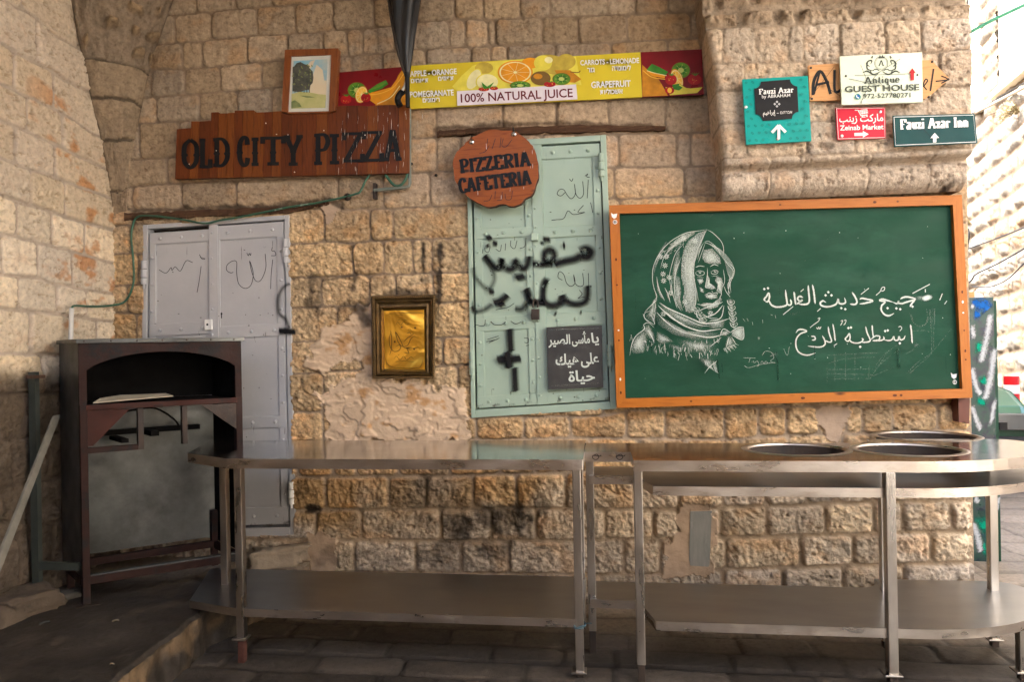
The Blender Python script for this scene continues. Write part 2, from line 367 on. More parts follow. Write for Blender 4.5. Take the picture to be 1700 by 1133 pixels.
def ashlar(U, V, bounds, joints, corner=0.03):
    """courses between consecutive bounds (each (us, vs), top first) cut at joints; distance to the nearest joint and a stone number"""
    B = [np.interp(U, b[0], b[1]) for b in bounds]
    d = np.zeros(U.shape); sid = np.full(U.shape, -1); 
    for k in range(len(B) - 1):
        m = (V <= B[k]) & (V > B[k + 1])
        if not m.any(): continue
        u = U[m]; j = np.array(joints[k]); i = np.searchsorted(j, u)
        jl = np.where(i > 0, j[np.clip(i - 1, 0, len(j) - 1)], -99); jr = np.where(i < len(j), j[np.clip(i, 0, len(j) - 1)], 99)
        du = np.minimum(u - jl, jr - u); dv = np.minimum(B[k][m] - V[m], V[m] - B[k + 1][m])
        dd = np.minimum(du, dv); c = (du < corner) & (dv < corner)
        dd[c] = np.minimum(dd[c], corner - np.hypot(corner - du[c], corner - dv[c])); d[m] = np.maximum(dd, 0); sid[m] = k * 100 + i
    return d, sid
def rnd(sid, k): return _TAB[(sid * 7 + k * 31) & 255, (sid * 13 + k * 57 + 11) & 255]
def rockface(U, V, sid, seed=0, st=2.6):
    """rough tooled face: noise drawn out along a direction that differs from stone to stone"""
    th = rnd(sid, 1) * np.pi; c, s = np.cos(th), np.sin(th)
    a = (U * c + V * s) * 26 + rnd(sid, 2) * 90; b = (-U * s + V * c) * 26 * st + rnd(sid, 3) * 90
    n1 = fbm(a, b, 4, seed, 0.72); n2 = 1 - 2 * np.abs(fbm(U * 30 + 7, V * 30, 4, seed + 5, 0.72)); n3 = fbm(U * 9 + rnd(sid, 4) * 50, V * 9, 3, seed + 9)
    return 0.45 * n1 + 0.3 * (n2 - .6) + 0.5 * n3
def grid_mesh(name, X, Y, Z, col, mat, parent=None, cut=None, smooth=True, al=None):
    nv, nu = X.shape
    me = bpy.data.meshes.new(name); co = np.stack([X, Y, Z], -1).reshape(-1, 3).astype(np.float32)
    i = np.arange(nv * nu).reshape(nv, nu)
    q = np.stack([i[:-1, :-1], i[:-1, 1:], i[1:, 1:], i[1:, :-1]], -1).reshape(-1, 4)
    if cut is not None: q = q[~cut.reshape(-1)]
    me.vertices.add(len(co)); me.vertices.foreach_set('co', co.reshape(-1))
    me.loops.add(q.size); me.loops.foreach_set('vertex_index', q.reshape(-1).astype(np.int32))
    me.polygons.add(len(q)); me.polygons.foreach_set('loop_start', np.arange(0, q.size, 4, dtype=np.int32))
    me.polygons.foreach_set('use_smooth', np.full(len(q), smooth))
    if col is not None:
        at = me.attributes.new('col', 'FLOAT_COLOR', 'POINT')
        c4 = np.concatenate([np.clip(col.reshape(-1, 3), 0.01, 0.95), np.ones((len(co), 1)) if al is None else al.reshape(-1, 1)], 1).astype(np.float32); at.data.foreach_set('color', c4.reshape(-1))
    me.materials.append(mat); me.update(calc_edges=True); me.validate()
    o = bpy.data.objects.new(name, me); COL.objects.link(o)
    if parent is not None:
        o.parent = parent; o.matrix_parent_inverse = Matrix.Translation(-Vector(parent_world(parent)))
    return o
# ------------------------------------------------------------------ masonry
STONE = stone_mat('limestone', 0.9)
GROUNDM = stone_mat('paving_stone', 0.35, 0.55)
SEALING = 4.25

def course(px): 
    p = sorted((onY(x, y, 0) for x, y in px), key=lambda q: q.x); return [q.x for q in p], [q.z for q in p]
L0 = [(190, 8), (326, -24), (450, -36), (621, -48), (864, -58), (1150, -66)]
L1 = [(252, 40), (270, 26), (350, 19), (420, 11), (500, 6), (560, 0), (700, -8), (900, -16), (1150, -24)]
L2 = [(190, 80), (252, 75), (340, 67), (415, 59), (477, 56), (552, 50), (615, 46), (692, 37), (745, 32), (822, 31), (900, 28), (960, 26), (1040, 23), (1150, 19)]
L3 = [(190, 120), (247, 115), (302, 114), (365, 109), (435, 102), (465, 100), (565, 93), (615, 89), (692, 81), (780, 77), (835, 75), (922, 72), (1015, 70), (1107, 65), (1190, 62)]
L4 = [(190, 165), (232, 162), (305, 157), (390, 150), (465, 144), (680, 126), (900, 116), (1190, 106)]
L5 = [(190, 208), (225, 205), (315, 200), (480, 192), (680, 177), (900, 168), (1190, 155)]
L6 = [(190, 267), (222, 265), (278, 262), (480, 247), (680, 230), (725, 227), (785, 224), (1027, 222), (1145, 220), (1240, 215)]
L7 = [(190, 312), (220, 310), (280, 305), (392, 300), (560, 294), (682, 287), (752, 284), (1027, 278), (1150, 276), (1240, 272)]
L8 = [(190, 352), (215, 348), (395, 344), (470, 344), (562, 348), (634, 346), (710, 344), (768, 340), (1027, 330), (1240, 322)]
L9 = [(190, 375), (235, 372), (484, 406), (538, 402), (588, 404), (636, 400), (740, 396), (770, 392), (1000, 385), (1610, 370)]
L10 = [(190, 422), (235, 421), (482, 462), (536, 460), (588, 458), (638, 456), (770, 453), (1610, 430)]
L11 = [(190, 475), (235, 473), (482, 511), (605, 508), (725, 502), (773, 501), (1610, 480)]
L12 = [(190, 520), (235, 520), (482, 568), (773, 560), (1610, 530)]
L13 = [(190, 575), (482, 621), (773, 606), (1610, 578)]
L14 = [(190, 690), (482, 686), (700, 683), (790, 693), (1000, 692), (1045, 683), (1207, 678), (1610, 671)]
L15 = [(190, 735), (482, 735), (780, 731), (965, 728), (1205, 731), (1307, 724), (1610, 715)]
L16 = [(190, 795), (490, 792), (590, 792), (745, 791), (895, 787), (965, 784), (1205, 783), (1610, 770)]
L17 = [(190, 850), (490, 849), (645, 847), (782, 846), (895, 845), (1045, 846), (1125, 847), (1205, 843), (1340, 839), (1450, 835), (1610, 832)]
L18 = [(190, 897), (490, 897), (595, 898), (732, 899), (895, 899), (1080, 896), (1220, 894), (1325, 891), (1417, 888), (1502, 885), (1610, 883)]
L19 = [(190, 950), (490, 951), (780, 954), (1080, 956), (1220, 946), (1610, 935)]
L20 = [(190, 1015), (490, 1010), (780, 1005), (1080, 1002), (1610, 985)]
LINES = [L0, L1, L2, L3, L4, L5, L6, L7, L8, L9, L10, L11, L12, L13, L14, L15, L16, L17, L18, L19, L20]
J = [[210, 262, 326, 390, 450, 540, 640, 760, 860, 970, 1060], [290, 350, 426, 490, 552, 621, 690, 755, 802, 864, 914, 1009, 1055, 1110],
     [240, 302, 335, 410, 477, 536, 576, 602, 655, 745, 772, 810, 822, 900, 960, 1041, 1147], [250, 306, 365, 435, 520, 585, 635, 707, 782, 814, 842, 922, 1015, 1109],
     [260, 331, 394, 451, 520, 590, 690, 780, 880, 980, 1070, 1130], [232, 297, 380, 460, 550, 640, 724, 835, 924, 1010, 1105, 1180],
     [277, 350, 430, 520, 600, 725, 765, 830, 900, 960, 1027, 1124, 1147, 1197], [220, 302, 392, 561, 636, 714, 800, 900, 1020, 1136, 1220],
     [222, 300, 400, 538, 615, 652, 790, 900, 1030, 1140, 1260, 1380, 1500], [215, 300, 400, 586, 637, 685, 717, 820, 930, 1060, 1200, 1350, 1500],
     [228, 340, 440, 534, 614, 657, 720, 850, 1000, 1130, 1300, 1420, 1540], [212, 330, 430, 560, 630, 715, 850, 1000, 1130, 1300, 1420, 1540],
     [226, 330, 430, 545, 600, 670, 735, 850, 1000, 1130, 1300, 1420, 1540], [215, 320, 430, 536, 600, 690, 760, 860, 1000, 1130, 1300, 1420, 1540],
     [230, 330, 430, 536, 595, 639, 660, 720, 790, 870, 947, 1039, 1104, 1203, 1260, 1307, 1360, 1405, 1433, 1482, 1557],
     [225, 320, 430, 494, 552, 590, 660, 746, 829, 887, 920, 980, 1060, 1140, 1230, 1310, 1400, 1490, 1560],
     [215, 320, 430, 541, 645, 706, 785, 857, 939, 1052, 1127, 1200, 1272, 1340, 1390, 1450, 1510, 1575],
     [225, 320, 430, 525, 599, 732, 815, 890, 1004, 1084, 1127, 1195, 1275, 1371, 1450, 1500, 1580],
     [215, 320, 430, 500, 589, 689, 766, 845, 957, 1035, 1097, 1142, 1205, 1330, 1417, 1480, 1547],
     [230, 330, 440, 530, 640, 720, 800, 900, 1000, 1110, 1200, 1300, 1400, 1500]]
BND = [course(l) for l in LINES]
def jx(js, k):
    ym = lambda x: 0.5 * (np.interp(x, [p[0] for p in LINES[k]], [p[1] for p in LINES[k]]) + np.interp(x, [p[0] for p in LINES[k + 1]], [p[1] for p in LINES[k + 1]]))
    return [onY(x, ym(x), 0).x for x in js]
JNT = [jx(J[k], k) for k in range(len(J))]

# openings (pixel corners of the outer frames)
BLUE = [(238, 374), (480.5, 357), (490.5, 890), (235, 896)]        # TL TR BR BL
GREEN = [(775, 238), (1006, 225), (1023, 679), (783, 694)]
XR = onY(1612, 600, 0).x
WX0 = XL - 0.06
xs = np.arange(WX0, XR + 0.003, 0.0062); xs[-1] = XR
zs = np.concatenate([np.arange(SEALING, 3.35, -0.05), np.arange(3.35, -0.06, -0.0062)])
U, V = np.meshgrid(xs, zs); PX, PY = topx(U, 0.0, V)
wa = .5 + .5 * sst(250, 400, PY); w1 = fbm(U * 11, V * 11, 3, 1) * 0.007 * wa + fbm(U * 45, V * 45, 2, 2) * 0.0035; w2 = fbm(U * 11, V * 11, 3, 3) * 0.006 * wa + fbm(U * 45, V * 45, 2, 4) * 0.0035
D, SID = ashlar(U + w1, V + w2, BND, JNT)
rough = 0.008 + 0.016 * sst(300, 460, PY) + 0.004 * sst(760, 820, PY)
jw = 0.0022 + 0.002 * sst(640, 800, PY); e = 0.007 + 0.005 * sst(650, 800, PY)
prof = sst(0, 1, (D - jw) / e) * (SID >= 0)
face = rockface(U, V, SID, 3)
H = prof * ((rnd(SID, 9) - 0.5) * 0.012 + 0.004 * (1 - np.exp(-D / 0.02)) * (1 + 1.6 * sst(400, 800, PY)) + rough * face) - (1 - prof) * (0.010 + 0.004 * sst(650, 800, PY) + 0.004 * fbm(U * 30, V * 30, 3, 8))
# mineral colour: rows of different stone, stone-to-stone variation, mortar
def C(*c): return np.array(c, float)
def mixc(a, b, t): return a * (1 - t[..., None]) + b * t[..., None]
base = np.broadcast_to(C(.39, .30, .21), U.shape + (3,)).copy()                     # tan
base = mixc(base, C(.47, .355, .25), sst(150, 200, PY) * sst(640, 720, PX))             # paler and pinker beside the green door
base = mixc(base, C(.54, .39, .225), sst(315, 400, PY + 0.06 * (PX - 480)))              # ochre
base = mixc(base, C(.52, .355, .19), sst(640, 700, PY) * (1 - sst(1150, 1400, PX) * 0.45))
base = mixc(base, C(.54, .45, .35), sst(0, 50, PY - 800 + 70 * fbm(U * 3, V * 3, 2, 31) + 0.05 * (PX - 850)))      # grey buff plinth
base = mixc(base, C(.64, .545, .43), sst(0, 60, PY - 760) * sst(1080, 1200, PX) * 0.7)
sv = 0.8 + 0.42 * rnd(SID, 5); base = base * sv[..., None]
hue = (rnd(SID, 6) - 0.5)[..., None] * C(.08, .0, -.16) + 1; base = base * hue
pat = fbm(U * 6 + rnd(SID, 7) * 20, V * 9, 4, 12); base = mixc(base, base * C(1.15, .9, .65), sst(0.05, 0.5, pat) * 0.5); base = mixc(base, base * C(1.12, 1.12, 1.1), sst(0.05, 0.5, -pat) * 0.8)
bl = sst(.25, .6, fbm(U * 2.3, V * 2.3, 4, 77)); base = mixc(base, base * C(.72, .66, .6), bl * 0.6)
mort = mixc(np.broadcast_to(C(.25, .185, .13), U.shape + (3,)), C(.40, .31, .22), sst(600, 750, PY)) * (1 + 0.25 * fbm(U * 20, V * 20, 3, 14))[..., None]
colr = mixc(mort, base, prof)
pit = sst(.30, .52, fbm(U * 34, V * 46, 4, 35, .7)) * (.35 + .65 * sst(250, 420, PY)); H = H - .010 * pit * prof; colr = mixc(colr, colr * C(.45, .38, .32), pit * .8)
lim = sst(.2, .5, fbm(U * 24, V * 24, 4, 36, .7)) * prof; colr = mixc(colr, colr * C(1.2, 1.2, 1.2) + .02, lim * .6)
mot = fbm(U * 48, V * 52, 4, 37, .75); mw = prof * (.25 + .75 * sst(300, 420, PY)); colr = colr * (1 + (.62 - .3 * sst(740, 800, PY)) * mot * mw)[..., None]
# plaster patch between the doors, flaking in layers
PL = [(500, 610), (520, 575), (545, 545), (575, 530), (598, 515), (625, 515), (640, 625), (735, 640), (775, 650), (779, 735), (536, 736), (541, 690), (530, 655), (555, 640), (600, 618), (615, 590), (560, 605), (545, 622)]
wx = PX + 9 * fbm(U * 14, V * 14, 4, 21) * 2; wy = PY + 9 * fbm(U * 14, V * 14, 4, 22) * 2
pm = inpoly(wx, wy, PL)
SM = [[(534, 338), (563, 330), (560, 352), (552, 364), (541, 374), (534, 360)], [(1352, 678), (1412, 672), (1405, 700), (1400, 732), (1375, 732), (1362, 712), (1352, 700)],
      [(1125, 838), (1182, 838), (1188, 958), (1098, 960), (1108, 905), (1130, 880), (1127, 850)], [(560, 895), (505, 880), (498, 960), (560, 955)]]
cm = np.zeros(U.shape, bool)
for q in SM: cm |= inpoly(PX + 5 * fbm(U * 20, V * 20, 3, 23) * 2, PY + 5 * fbm(U * 20, V * 20, 3, 24) * 2, q)
fl = fbm(U * 5.5 + .4 * fbm(U * 9, V * 9, 3, 40), V * 7.5, 4, 25) * 3.2; st_ = np.floor(fl) + sst(0.86, 1.0, fl - np.floor(fl))
ph = 0.010 + 0.0075 * st_ + 0.0025 * fbm(U * 22, V * 22, 4, 26) + 0.0015 * fbm(U * 60, V * 60, 3, 27)
H = np.where(pm, np.maximum(ph, H * 0.3 - .004), H); 
pc = np.broadcast_to(C(.57, .43, .30), U.shape + (3,)) * (1 + .22 * fbm(U * 5, V * 5, 4, 28) + 0.07 * (st_ % 2))[..., None]; pc = mixc(pc, pc * C(.8, .62, .42), sst(.2, .55, fbm(U * 13, V * 17, 4, 29)))
H = np.where(cm, 0.003 + 0.004 * fbm(U * 18, V * 18, 4, 30), H)
ccm = np.broadcast_to(C(.43, .32, .23), U.shape + (3,)) * (1 + .2 * fbm(U * 12, V * 12, 4, 33))[..., None]
colr = np.where(pm[..., None], pc, np.where(cm[..., None], ccm, colr))
# soot above a fire, sprayed black strokes
def stain(t, c=(.025, .02, .018)):
    global colr
    colr = mixc(colr, C(*c), np.clip(t, 0, 0.96))
rag = fbm(U * 16, V * 16, 4, 50)
for x, y, rx, ry, k in ((805, 862, 75, 32, .72), (760, 872, 45, 40, .6), (862, 850, 22, 45, .75), (900, 842, 20, 26, .5), (700, 830, 30, 30, .35), (820, 915, 60, 26, .6), (740, 920, 80, 30, .45), (520, 845, 14, 10, .9), (700, 800, 20, 25, .4), (640, 930, 70, 24, .35), (560, 925, 60, 24, .35), (1390, 910, 35, 22, .35)):
    stain(k * sst(0.1, 0.75, 1 - np.hypot((PX - x) / rx, (PY - y) / ry) + rag * 0.8))
for ln, w, k in (([(702, 405), (703, 452)], 5, .9), ([(731, 408), (729, 505)], 5.5, .9), ([(729, 505), (728, 530)], 4, .5), ([(590, 455), (587, 480)], 5, .7), ([(520, 460), (515, 505)], 9, .6), ([(530, 470), (528, 520)], 6, .5),
                 ([(536, 466), (585, 458)], 3, .7), ([(597, 512), (612, 535)], 12, .8), ([(640, 490), (700, 487)], 8, .7), ([(705, 465), (712, 500)], 8, .6), ([(478, 505), (476, 550)], 7, .6), ([(575, 505), (560, 520)], 5, .5)):
    stain(k * sst(0, 1, 1.25 - dline(PX, PY, ln) / w + rag * 0.9))
stain(.8 * sst(0, 1, 1.2 - dline(PX, PY, [(215, 350), (400, 347), (520, 337), (548, 333), (565, 345)]) / 7 + rag * 1.2), (.05, .035, .022))
stain(.75 * sst(0, 1, 1.1 - dline(PX, PY, [(725, 214), (900, 205), (1080, 210)]) / 6 + rag), (.06, .035, .02))
drip = sst(.25, .7, fbm(U * 30, V * 2.2, 3, 60)); stain(.35 * drip * sst(60, 0, np.abs(PY - 60)) * (PY < 150), (.12, .08, .05))
low = sst(925, 975, PY); stain(.35 * low, (.14, .10, .065))
# openings
def rect(Q, g): return (PX > np.interp(PY, [Q[0][1], Q[3][1]], [Q[0][0], Q[3][0]]) + g) & (PX < np.interp(PY, [Q[1][1], Q[2][1]], [Q[1][0], Q[2][0]]) - g) & (PY > np.interp(PX, [Q[0][0], Q[1][0]], [Q[0][1], Q[1][1]]) + g) & (PY < np.interp(PX, [Q[3][0], Q[2][0]], [Q[3][1], Q[2][1]]) - g)
for Q in (BLUE, GREEN): H = np.where(rect(Q, 2.5), -0.16, H)
# bed joint on the wall edge and the corner with the left wall
H = np.where(PX > 1603, H - 0.03 * sst(1603, 1612, PX), H)
main = thing('stone_wall', 'long sandy limestone wall behind the steel tables, with two metal doors set in it', 'wall', ((XL + XR) / 2, 0, 0))
grid_mesh('wall_face', U, -H, V, colr, STONE, main, al=np.where(pm | cm, .22, .45 + .55 * prof))
mb = MB(); mb.box(WX0, XR - .06, 0.2, 9.0, -0.05, SEALING + .28, STONE); mb.box(XR - 0.05, XR + 0.012, 0.03, 9.02, -0.05, SEALING + .3, STONE)  # core carried far back, out of sight, to shade the lane and car
o = mb.build('wall_core', main)
at = o.data.attributes.new('col', 'FLOAT_COLOR', 'POINT'); at.data.foreach_set('color', [.42, .33, .24, 1] * len(o.data.vertices))

# ---- left wall
def lsz(px, py): p = onL(px, py); return (p - CORNER).dot(-LDIR), p.z
ML = [[(25, 10), (60, 27), (90, 57), (122, 75)], [(0, 69), (25, 85), (50, 100), (90, 120), (107, 132), (150, 153)], [(0, 138), (27, 150), (100, 185), (155, 222)], [(0, 200), (45, 217), (95, 240), (155, 272)],
      [(0, 260), (31, 273), (57, 283), (107, 300), (181, 328)], [(0, 323), (65, 345), (119, 363), (181, 381)], [(0, 388), (57, 401), (121, 418), (181, 435)], [(0, 455), (51, 460), (119, 477), (181, 487)],
      [(0, 511), (51, 517), (113, 524), (181, 534)], [(0, 587), (100, 590), (181, 592)], [(0, 655), (181, 650)], [(0, 730), (181, 712)], [(0, 812), (181, 775)], [(0, 895), (181, 840)], [(0, 990), (181, 905)]]
LJ = [[61], [25, 90], [46, 104], [27, 92], [51, 108], [30, 87, 141], [3, 63, 120], [31, 95, 144], [51, 117, 161], [68, 127], [40, 100, 150], [20, 80, 140], [50, 110], [30, 90], [60]]
def lcourse(px):
    p = sorted(lsz(*q) for q in px); u = [q[0] for q in p]; v = [q[1] for q in p]; return [-0.2] + u + [u[-1] + .6, 5.5], [v[0]] + v + [v[-1] * .6 + np.mean(v) * .4, float(np.mean(v))]
LB = [lcourse(m) for m in ML]
LB = [([0], [LB[0][1][0] + .6]), ([0], [LB[0][1][0] + .3])] + LB + [([0], [0.0]), ([0], [-.1])]
rr = random.Random(4); LJU = []
for k, jl in enumerate([[70], [40]] + LJ + [[60]]):
    yy = ML[min(max(k - 2, 0), 14)]; ym = np.mean([q[1] for q in yy]) + 30
    us = sorted(lsz(x, ym)[0] for x in jl); u = us[-1]
    while u < 5.3: u += rr.uniform(.26, .46); us.append(u)
    LJU.append(us)
LLEN = 5.2
ss = np.concatenate([np.arange(-0.03, 1.35, 0.0065), np.arange(1.35, LLEN, 0.03)]); zs = np.concatenate([np.arange(SEALING, 3.3, -0.05), np.arange(3.3, -0.05, -0.0065)])
U, V = np.meshgrid(ss, zs)
w1 = fbm(U * 11, V * 11, 3, 61) * 0.007; w2 = fbm(U * 11, V * 11, 3, 63) * 0.006
D, SID = ashlar(U + w1, V + w2, LB, LJU); SID = SID + 37
prof = sst(0, 1, (D - .0045) / .008) * (SID >= 37)
H = prof * ((rnd(SID, 9) - .5) * .012 + .003 * (1 - np.exp(-D / .02)) + 0.013 * rockface(U, V * 1.7, SID, 70, 1.6)) - (1 - prof) * (.006 + .003 * fbm(U * 30, V * 30, 3, 71))
lowr = sst(1.32, 1.18, V + .05 * fbm(U * 4, V * 4, 3, 72))
H = H + lowr * 0.03 * fbm(U * 7, V * 7, 5, 73)
base = np.broadcast_to(C(.72, .615, .47), U.shape + (3,)) * (0.84 + .3 * rnd(SID, 5))[..., None]
base = base * ((rnd(SID, 6) - .5)[..., None] * C(.08, 0, -.18) + 1)
base = mixc(base, C(.50, .40, .295), sst(1.95, 2.35, V) * .6)
og = sst(.25, .5, fbm(U * 5, V * 8, 4, 74)) * sst(.9, .3, U) * sst(1.1, 1.4, V); base = mixc(base, C(.50, .20, .05), og * .75)
base = mixc(base, C(.64, .44, .16), sst(.25, .5, fbm(U * 6 + 5, V * 6, 4, 78)) * (rnd(SID, 8) > .8) * .7 * sst(2.2, 1.9, V))
mort = np.broadcast_to(C(.44, .365, .295), U.shape + (3,)) * (1 + .2 * fbm(U * 20, V * 20, 3, 75))[..., None]
colr = mixc(mort, base, prof)
colr = mixc(colr, C(.062, .042, .028) * (1 + .5 * fbm(U * 6, V * 6, 4, 76))[..., None], lowr * .93)  # wall colour turns much darker towards the floor
pit = sst(.26, .46, fbm(U * 26, V * 62, 4, 77, .7)); H = H - .010 * pit * prof; colr = mixc(colr, colr * C(.5, .42, .33), pit * .6)
lim = sst(.2, .5, fbm(U * 22, V * 26, 4, 79, .7)) * prof; colr = mixc(colr, colr * C(1.15, 1.15, 1.15) + .02, lim * .6)
leftw = thing('stone_wall', 'paler limestone side wall behind the oven, much darker near the floor', 'wall', tuple(CORNER))
P0 = np.array(CORNER); dl = np.array(LDIR); nl = np.array(LNRM)
grid_mesh('wall_face', P0[0] - dl[0] * U + nl[0] * H, P0[1] - dl[1] * U + nl[1] * H, V, colr, STONE, leftw, al=.3 + .4 * prof)
mb = MB(); q = Vector((CORNER.x, CORNER.y, -.05)) - LNRM * .06 + LDIR * .5; mb.obox(q, -LDIR * (LLEN + .5), -LNRM * .4, (0, 0, SEALING + .05), STONE)
o = mb.build('wall_core', leftw); at = o.data.attributes.new('col', 'FLOAT_COLOR', 'POINT'); at.data.foreach_set('color', [.42, .33, .24, 1] * len(o.data.vertices))

# ---- vault springing in the corner: two curved edges on the walls, a rounded rib between them
le = [(187, 352), (185, 330), (176, 280), (165, 220), (152, 170), (140, 110), (128, 60), (118, 0)]
re = [(213, 352), (214, 330), (219, 270), (229, 210), (241, 150), (253, 100), (270, 50), (288, 0)]
lz = [lsz(*q) for q in le]; rz = [onY(*q) for q in re]
zt = np.linspace(rz[0].z - .03, SEALING, 330)
la = np.interp(zt, [q[1] for q in lz], [q[0] for q in lz]); ra = np.interp(zt, [q.z for q in rz], [q.x - XL for q in rz])
ext = np.clip(zt - lz[-1][1], 0, 9); la = la + ext * .75 + ext ** 2 * .5; ext = np.clip(zt - rz[-1].z, 0, 9); ra = ra + ext * .55 + ext ** 2 * .6
tt = np.linspace(0, 1, 120); T, Zg = np.meshgrid(tt, zt)
A = np.interp(Zg, zt, la); B_ = np.interp(Zg, zt, ra)
px_l = P0[0] - dl[0] * A; py_l = P0[1] - dl[1] * A; px_r = XL + B_; py_r = np.zeros_like(B_)
bul = 0.30 + 0.08 * sst(2.3, 2.9, Zg); wt = 4 * T * (1 - T); kink = 1 - np.abs(2 * T - 1)
cx_, cy_ = P0[0], P0[1]
X = px_l * (1 - T) + px_r * T; Y = py_l * (1 - T) + py_r * T
k = bul * (0.55 * wt + 0.45 * kink)
X = X + (X - cx_) * k; Y = Y + (Y - cy_) * k
zb = [rz[0].z - .2] + [onY(205, y, -.05).z for y in (315, 232, 173, 118)]
Zw = Zg + .02 * fbm(T * 3, Zg * 3, 2, 80)
dz = np.min([np.abs(Zw - q) for q in zb] + [np.where(Zw > zb[-1], 1e9, 9)], 0)
blk = Zw < zb[-1]
rubD, rubS = ashlar(T * 0.62 + .03 * fbm(T * 9, Zg * 9, 3, 81), Zg + .05 * fbm(T * 4, Zg * 4, 3, 82), [([0], [zb[-1] + .11 * i]) for i in range(16, -1, -1)], [[rr.uniform(0, .1) + .14 * j for j in range(6)] for i in range(16)], .05)
rub = sst(.02, .05, rubD) * (rnd(rubS, 3) > .3)
hh = np.where(blk, -.018 * (1 - sst(.003, .014, dz)) + .010 * fbm(T * 5, Zg * 12, 4, 83), .05 * rub + .022 * fbm(T * 10, Zg * 14, 4, 84)) * np.clip(wt * 4, 0, 1)
X = X + hh * .7; Y = Y - hh * .7
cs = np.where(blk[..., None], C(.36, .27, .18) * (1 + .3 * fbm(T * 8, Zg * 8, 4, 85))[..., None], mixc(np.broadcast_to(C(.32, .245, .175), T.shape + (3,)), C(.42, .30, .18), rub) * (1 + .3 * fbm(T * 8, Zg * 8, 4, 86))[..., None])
cs = np.where((blk & (dz < .009))[..., None], C(.16, .12, .08), cs) * .82; ed = np.clip(np.exp(-(T / .045) ** 2) + np.exp(-((1 - T) / .045) ** 2), 0, 1); cs = mixc(cs, cs * .35, ed * (.6 + .8 * fbm(Zg * 9, T * 3, 3, 87))); X = X + .0 * ed  # overall and edge darkening: stronger shading put into the rib's colour
vs = thing('vault_springing', 'stone rib of the vault rising out of the corner above the blue door', 'vault', (XL, 0, rz[0].z))
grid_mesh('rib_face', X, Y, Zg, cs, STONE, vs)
# small rough corbel stone under the springing
# ---- the vault over the passage
CEIL = newmat('vault_plaster')[0]; CEIL.node_tree.nodes['Principled BSDF'].inputs['Base Color'].default_value = (.34, .26, .18, 1); CEIL.node_tree.nodes['Principled BSDF'].inputs['Roughness'].default_value = .95
VX0, VX1, VY0, VY1 = XL - .45, XR - .07, -3.4, .15
gx = np.linspace(VX0, VX1, 60); gy = np.linspace(VY0, VY1, 60); Ux, Uy = np.meshgrid(gx, gy)
Zc = 3.36 + .32 * np.sin(np.pi * np.clip((Ux - VX0) / (VX1 - VX0), 0, 1)) + .04 * fbm(Ux * 2, Uy * 2, 4, 90)
va = thing('stone_vault', 'plastered stone vault over the passage in front of the wall', 'vault', (0, -2, 3.5))
grid_mesh('vault_soffit', Ux, Uy, Zc, None, CEIL, va)
mb = MB(); mb.box(VX0, VX1, VY0, VY1, SEALING + .02, SEALING + .3, CEIL); mb.build('vault_roof', va)

bw = thing('light_blocking_wall', 'plain unseen wall behind the camera, added to block light from behind', 'wall', (0, -5.2, 0))  # unseen wall added to keep light from coming in behind the camera
mb = MB(); mb.box(VX0, XR + .3, -5.4, -5.1, -.05, 3.25, CEIL); mb.build('wall_face', bw)

# ---- pier with a corbelled foot, upper right
PO = 0.24
pl = [(1160, -80), (1166, 0), (1177, 60), (1187, 130), (1196, 200), (1203, 262), (1204, 335)]
pz = [(onY(*q, -PO).x, onY(*q, -PO).z) for q in pl]; pz.sort(key=lambda q: q[1])
zb0 = onY(1400, 326, -PO * .5).z; zledge = onY(1400, 268, -PO).z; zroll = onY(1400, 293, -PO).z
zz = np.arange(zb0, 3.55, .0062); XRp = onY(1614, 200, -PO).x
tu = np.concatenate([np.linspace(0, .02, 8)[:-1] * 0 + np.linspace(-.1, 0, 8)[:-1], np.linspace(0, 1, 205), np.linspace(1, 1.05, 6)[1:]])
T, V = np.meshgrid(tu, zz[::-1])
xl_ = np.interp(V, [q[1] for q in pz], [q[0] for q in pz]); tc_ = np.clip(T, 0, 1)
U = xl_ * (1 - tc_) + XRp * tc_
PLN = [[(1150, -60), (1620, -72)], [(1150, -22), (1620, -35)], [(1165, 14), (1612, -4)], [(1170, 45), (1300, 42), (1450, 34), (1615, 29)], [(1180, 104), (1320, 103), (1480, 95), (1615, 80)], [(1190, 150), (1400, 148), (1615, 143)], [(1192, 205), (1400, 200), (1615, 190)], [(1200, 262), (1300, 258), (1420, 254), (1615, 244)], [(1204, 331), (1612, 320)], [(1204, 400), (1612, 400)]]
PJ = [[1200, 1300, 1400, 1500], [1190, 1250, 1330, 1420, 1500, 1560], [1230, 1290, 1325, 1420, 1530], [1200, 1255, 1310, 1335, 1395, 1470, 1530], [1236, 1341, 1396, 1482, 1560], [1307, 1400, 1470, 1540], [1240, 1340, 1420, 1505, 1570], [1283, 1340, 1450, 1555], [1283, 1397, 1487]]
def pcourse(l): p = [onY(x, y, -PO) for x, y in l]; return [q.x for q in p], [q.z for q in p]
PB = [pcourse(l) for l in PLN]; PJU = [[onY(x, np.mean([PLN[k][0][1], PLN[k + 1][0][1]]), -PO).x for x in PJ[k]] for k in range(len(PJ))]
Dp, SID = ashlar(U + .006 * fbm(U * 14, V * 14, 3, 91), V + .006 * fbm(U * 14, V * 14, 3, 92), PB, PJU); SID = SID + 71
topm = sst(PB[3][1][0] - .02, PB[3][1][0] + .02, V)
prof = sst(0, 1, (Dp - .0015 - .008 * topm) / (.006 + .02 * topm))
H = prof * ((rnd(SID, 9) - .5) * .012 + 0.003 * (1 - np.exp(-Dp / .03)) + (.013 + .022 * topm) * rockface(U, V, SID, 93)) - (1 - prof) * (.007 + .03 * topm) + topm * .03 * fbm(U * 5, V * 5, 3, 97)
led = sst(zledge + .012, zledge - .012, V); body = PO * (1 - led) + led * (PO * .80)
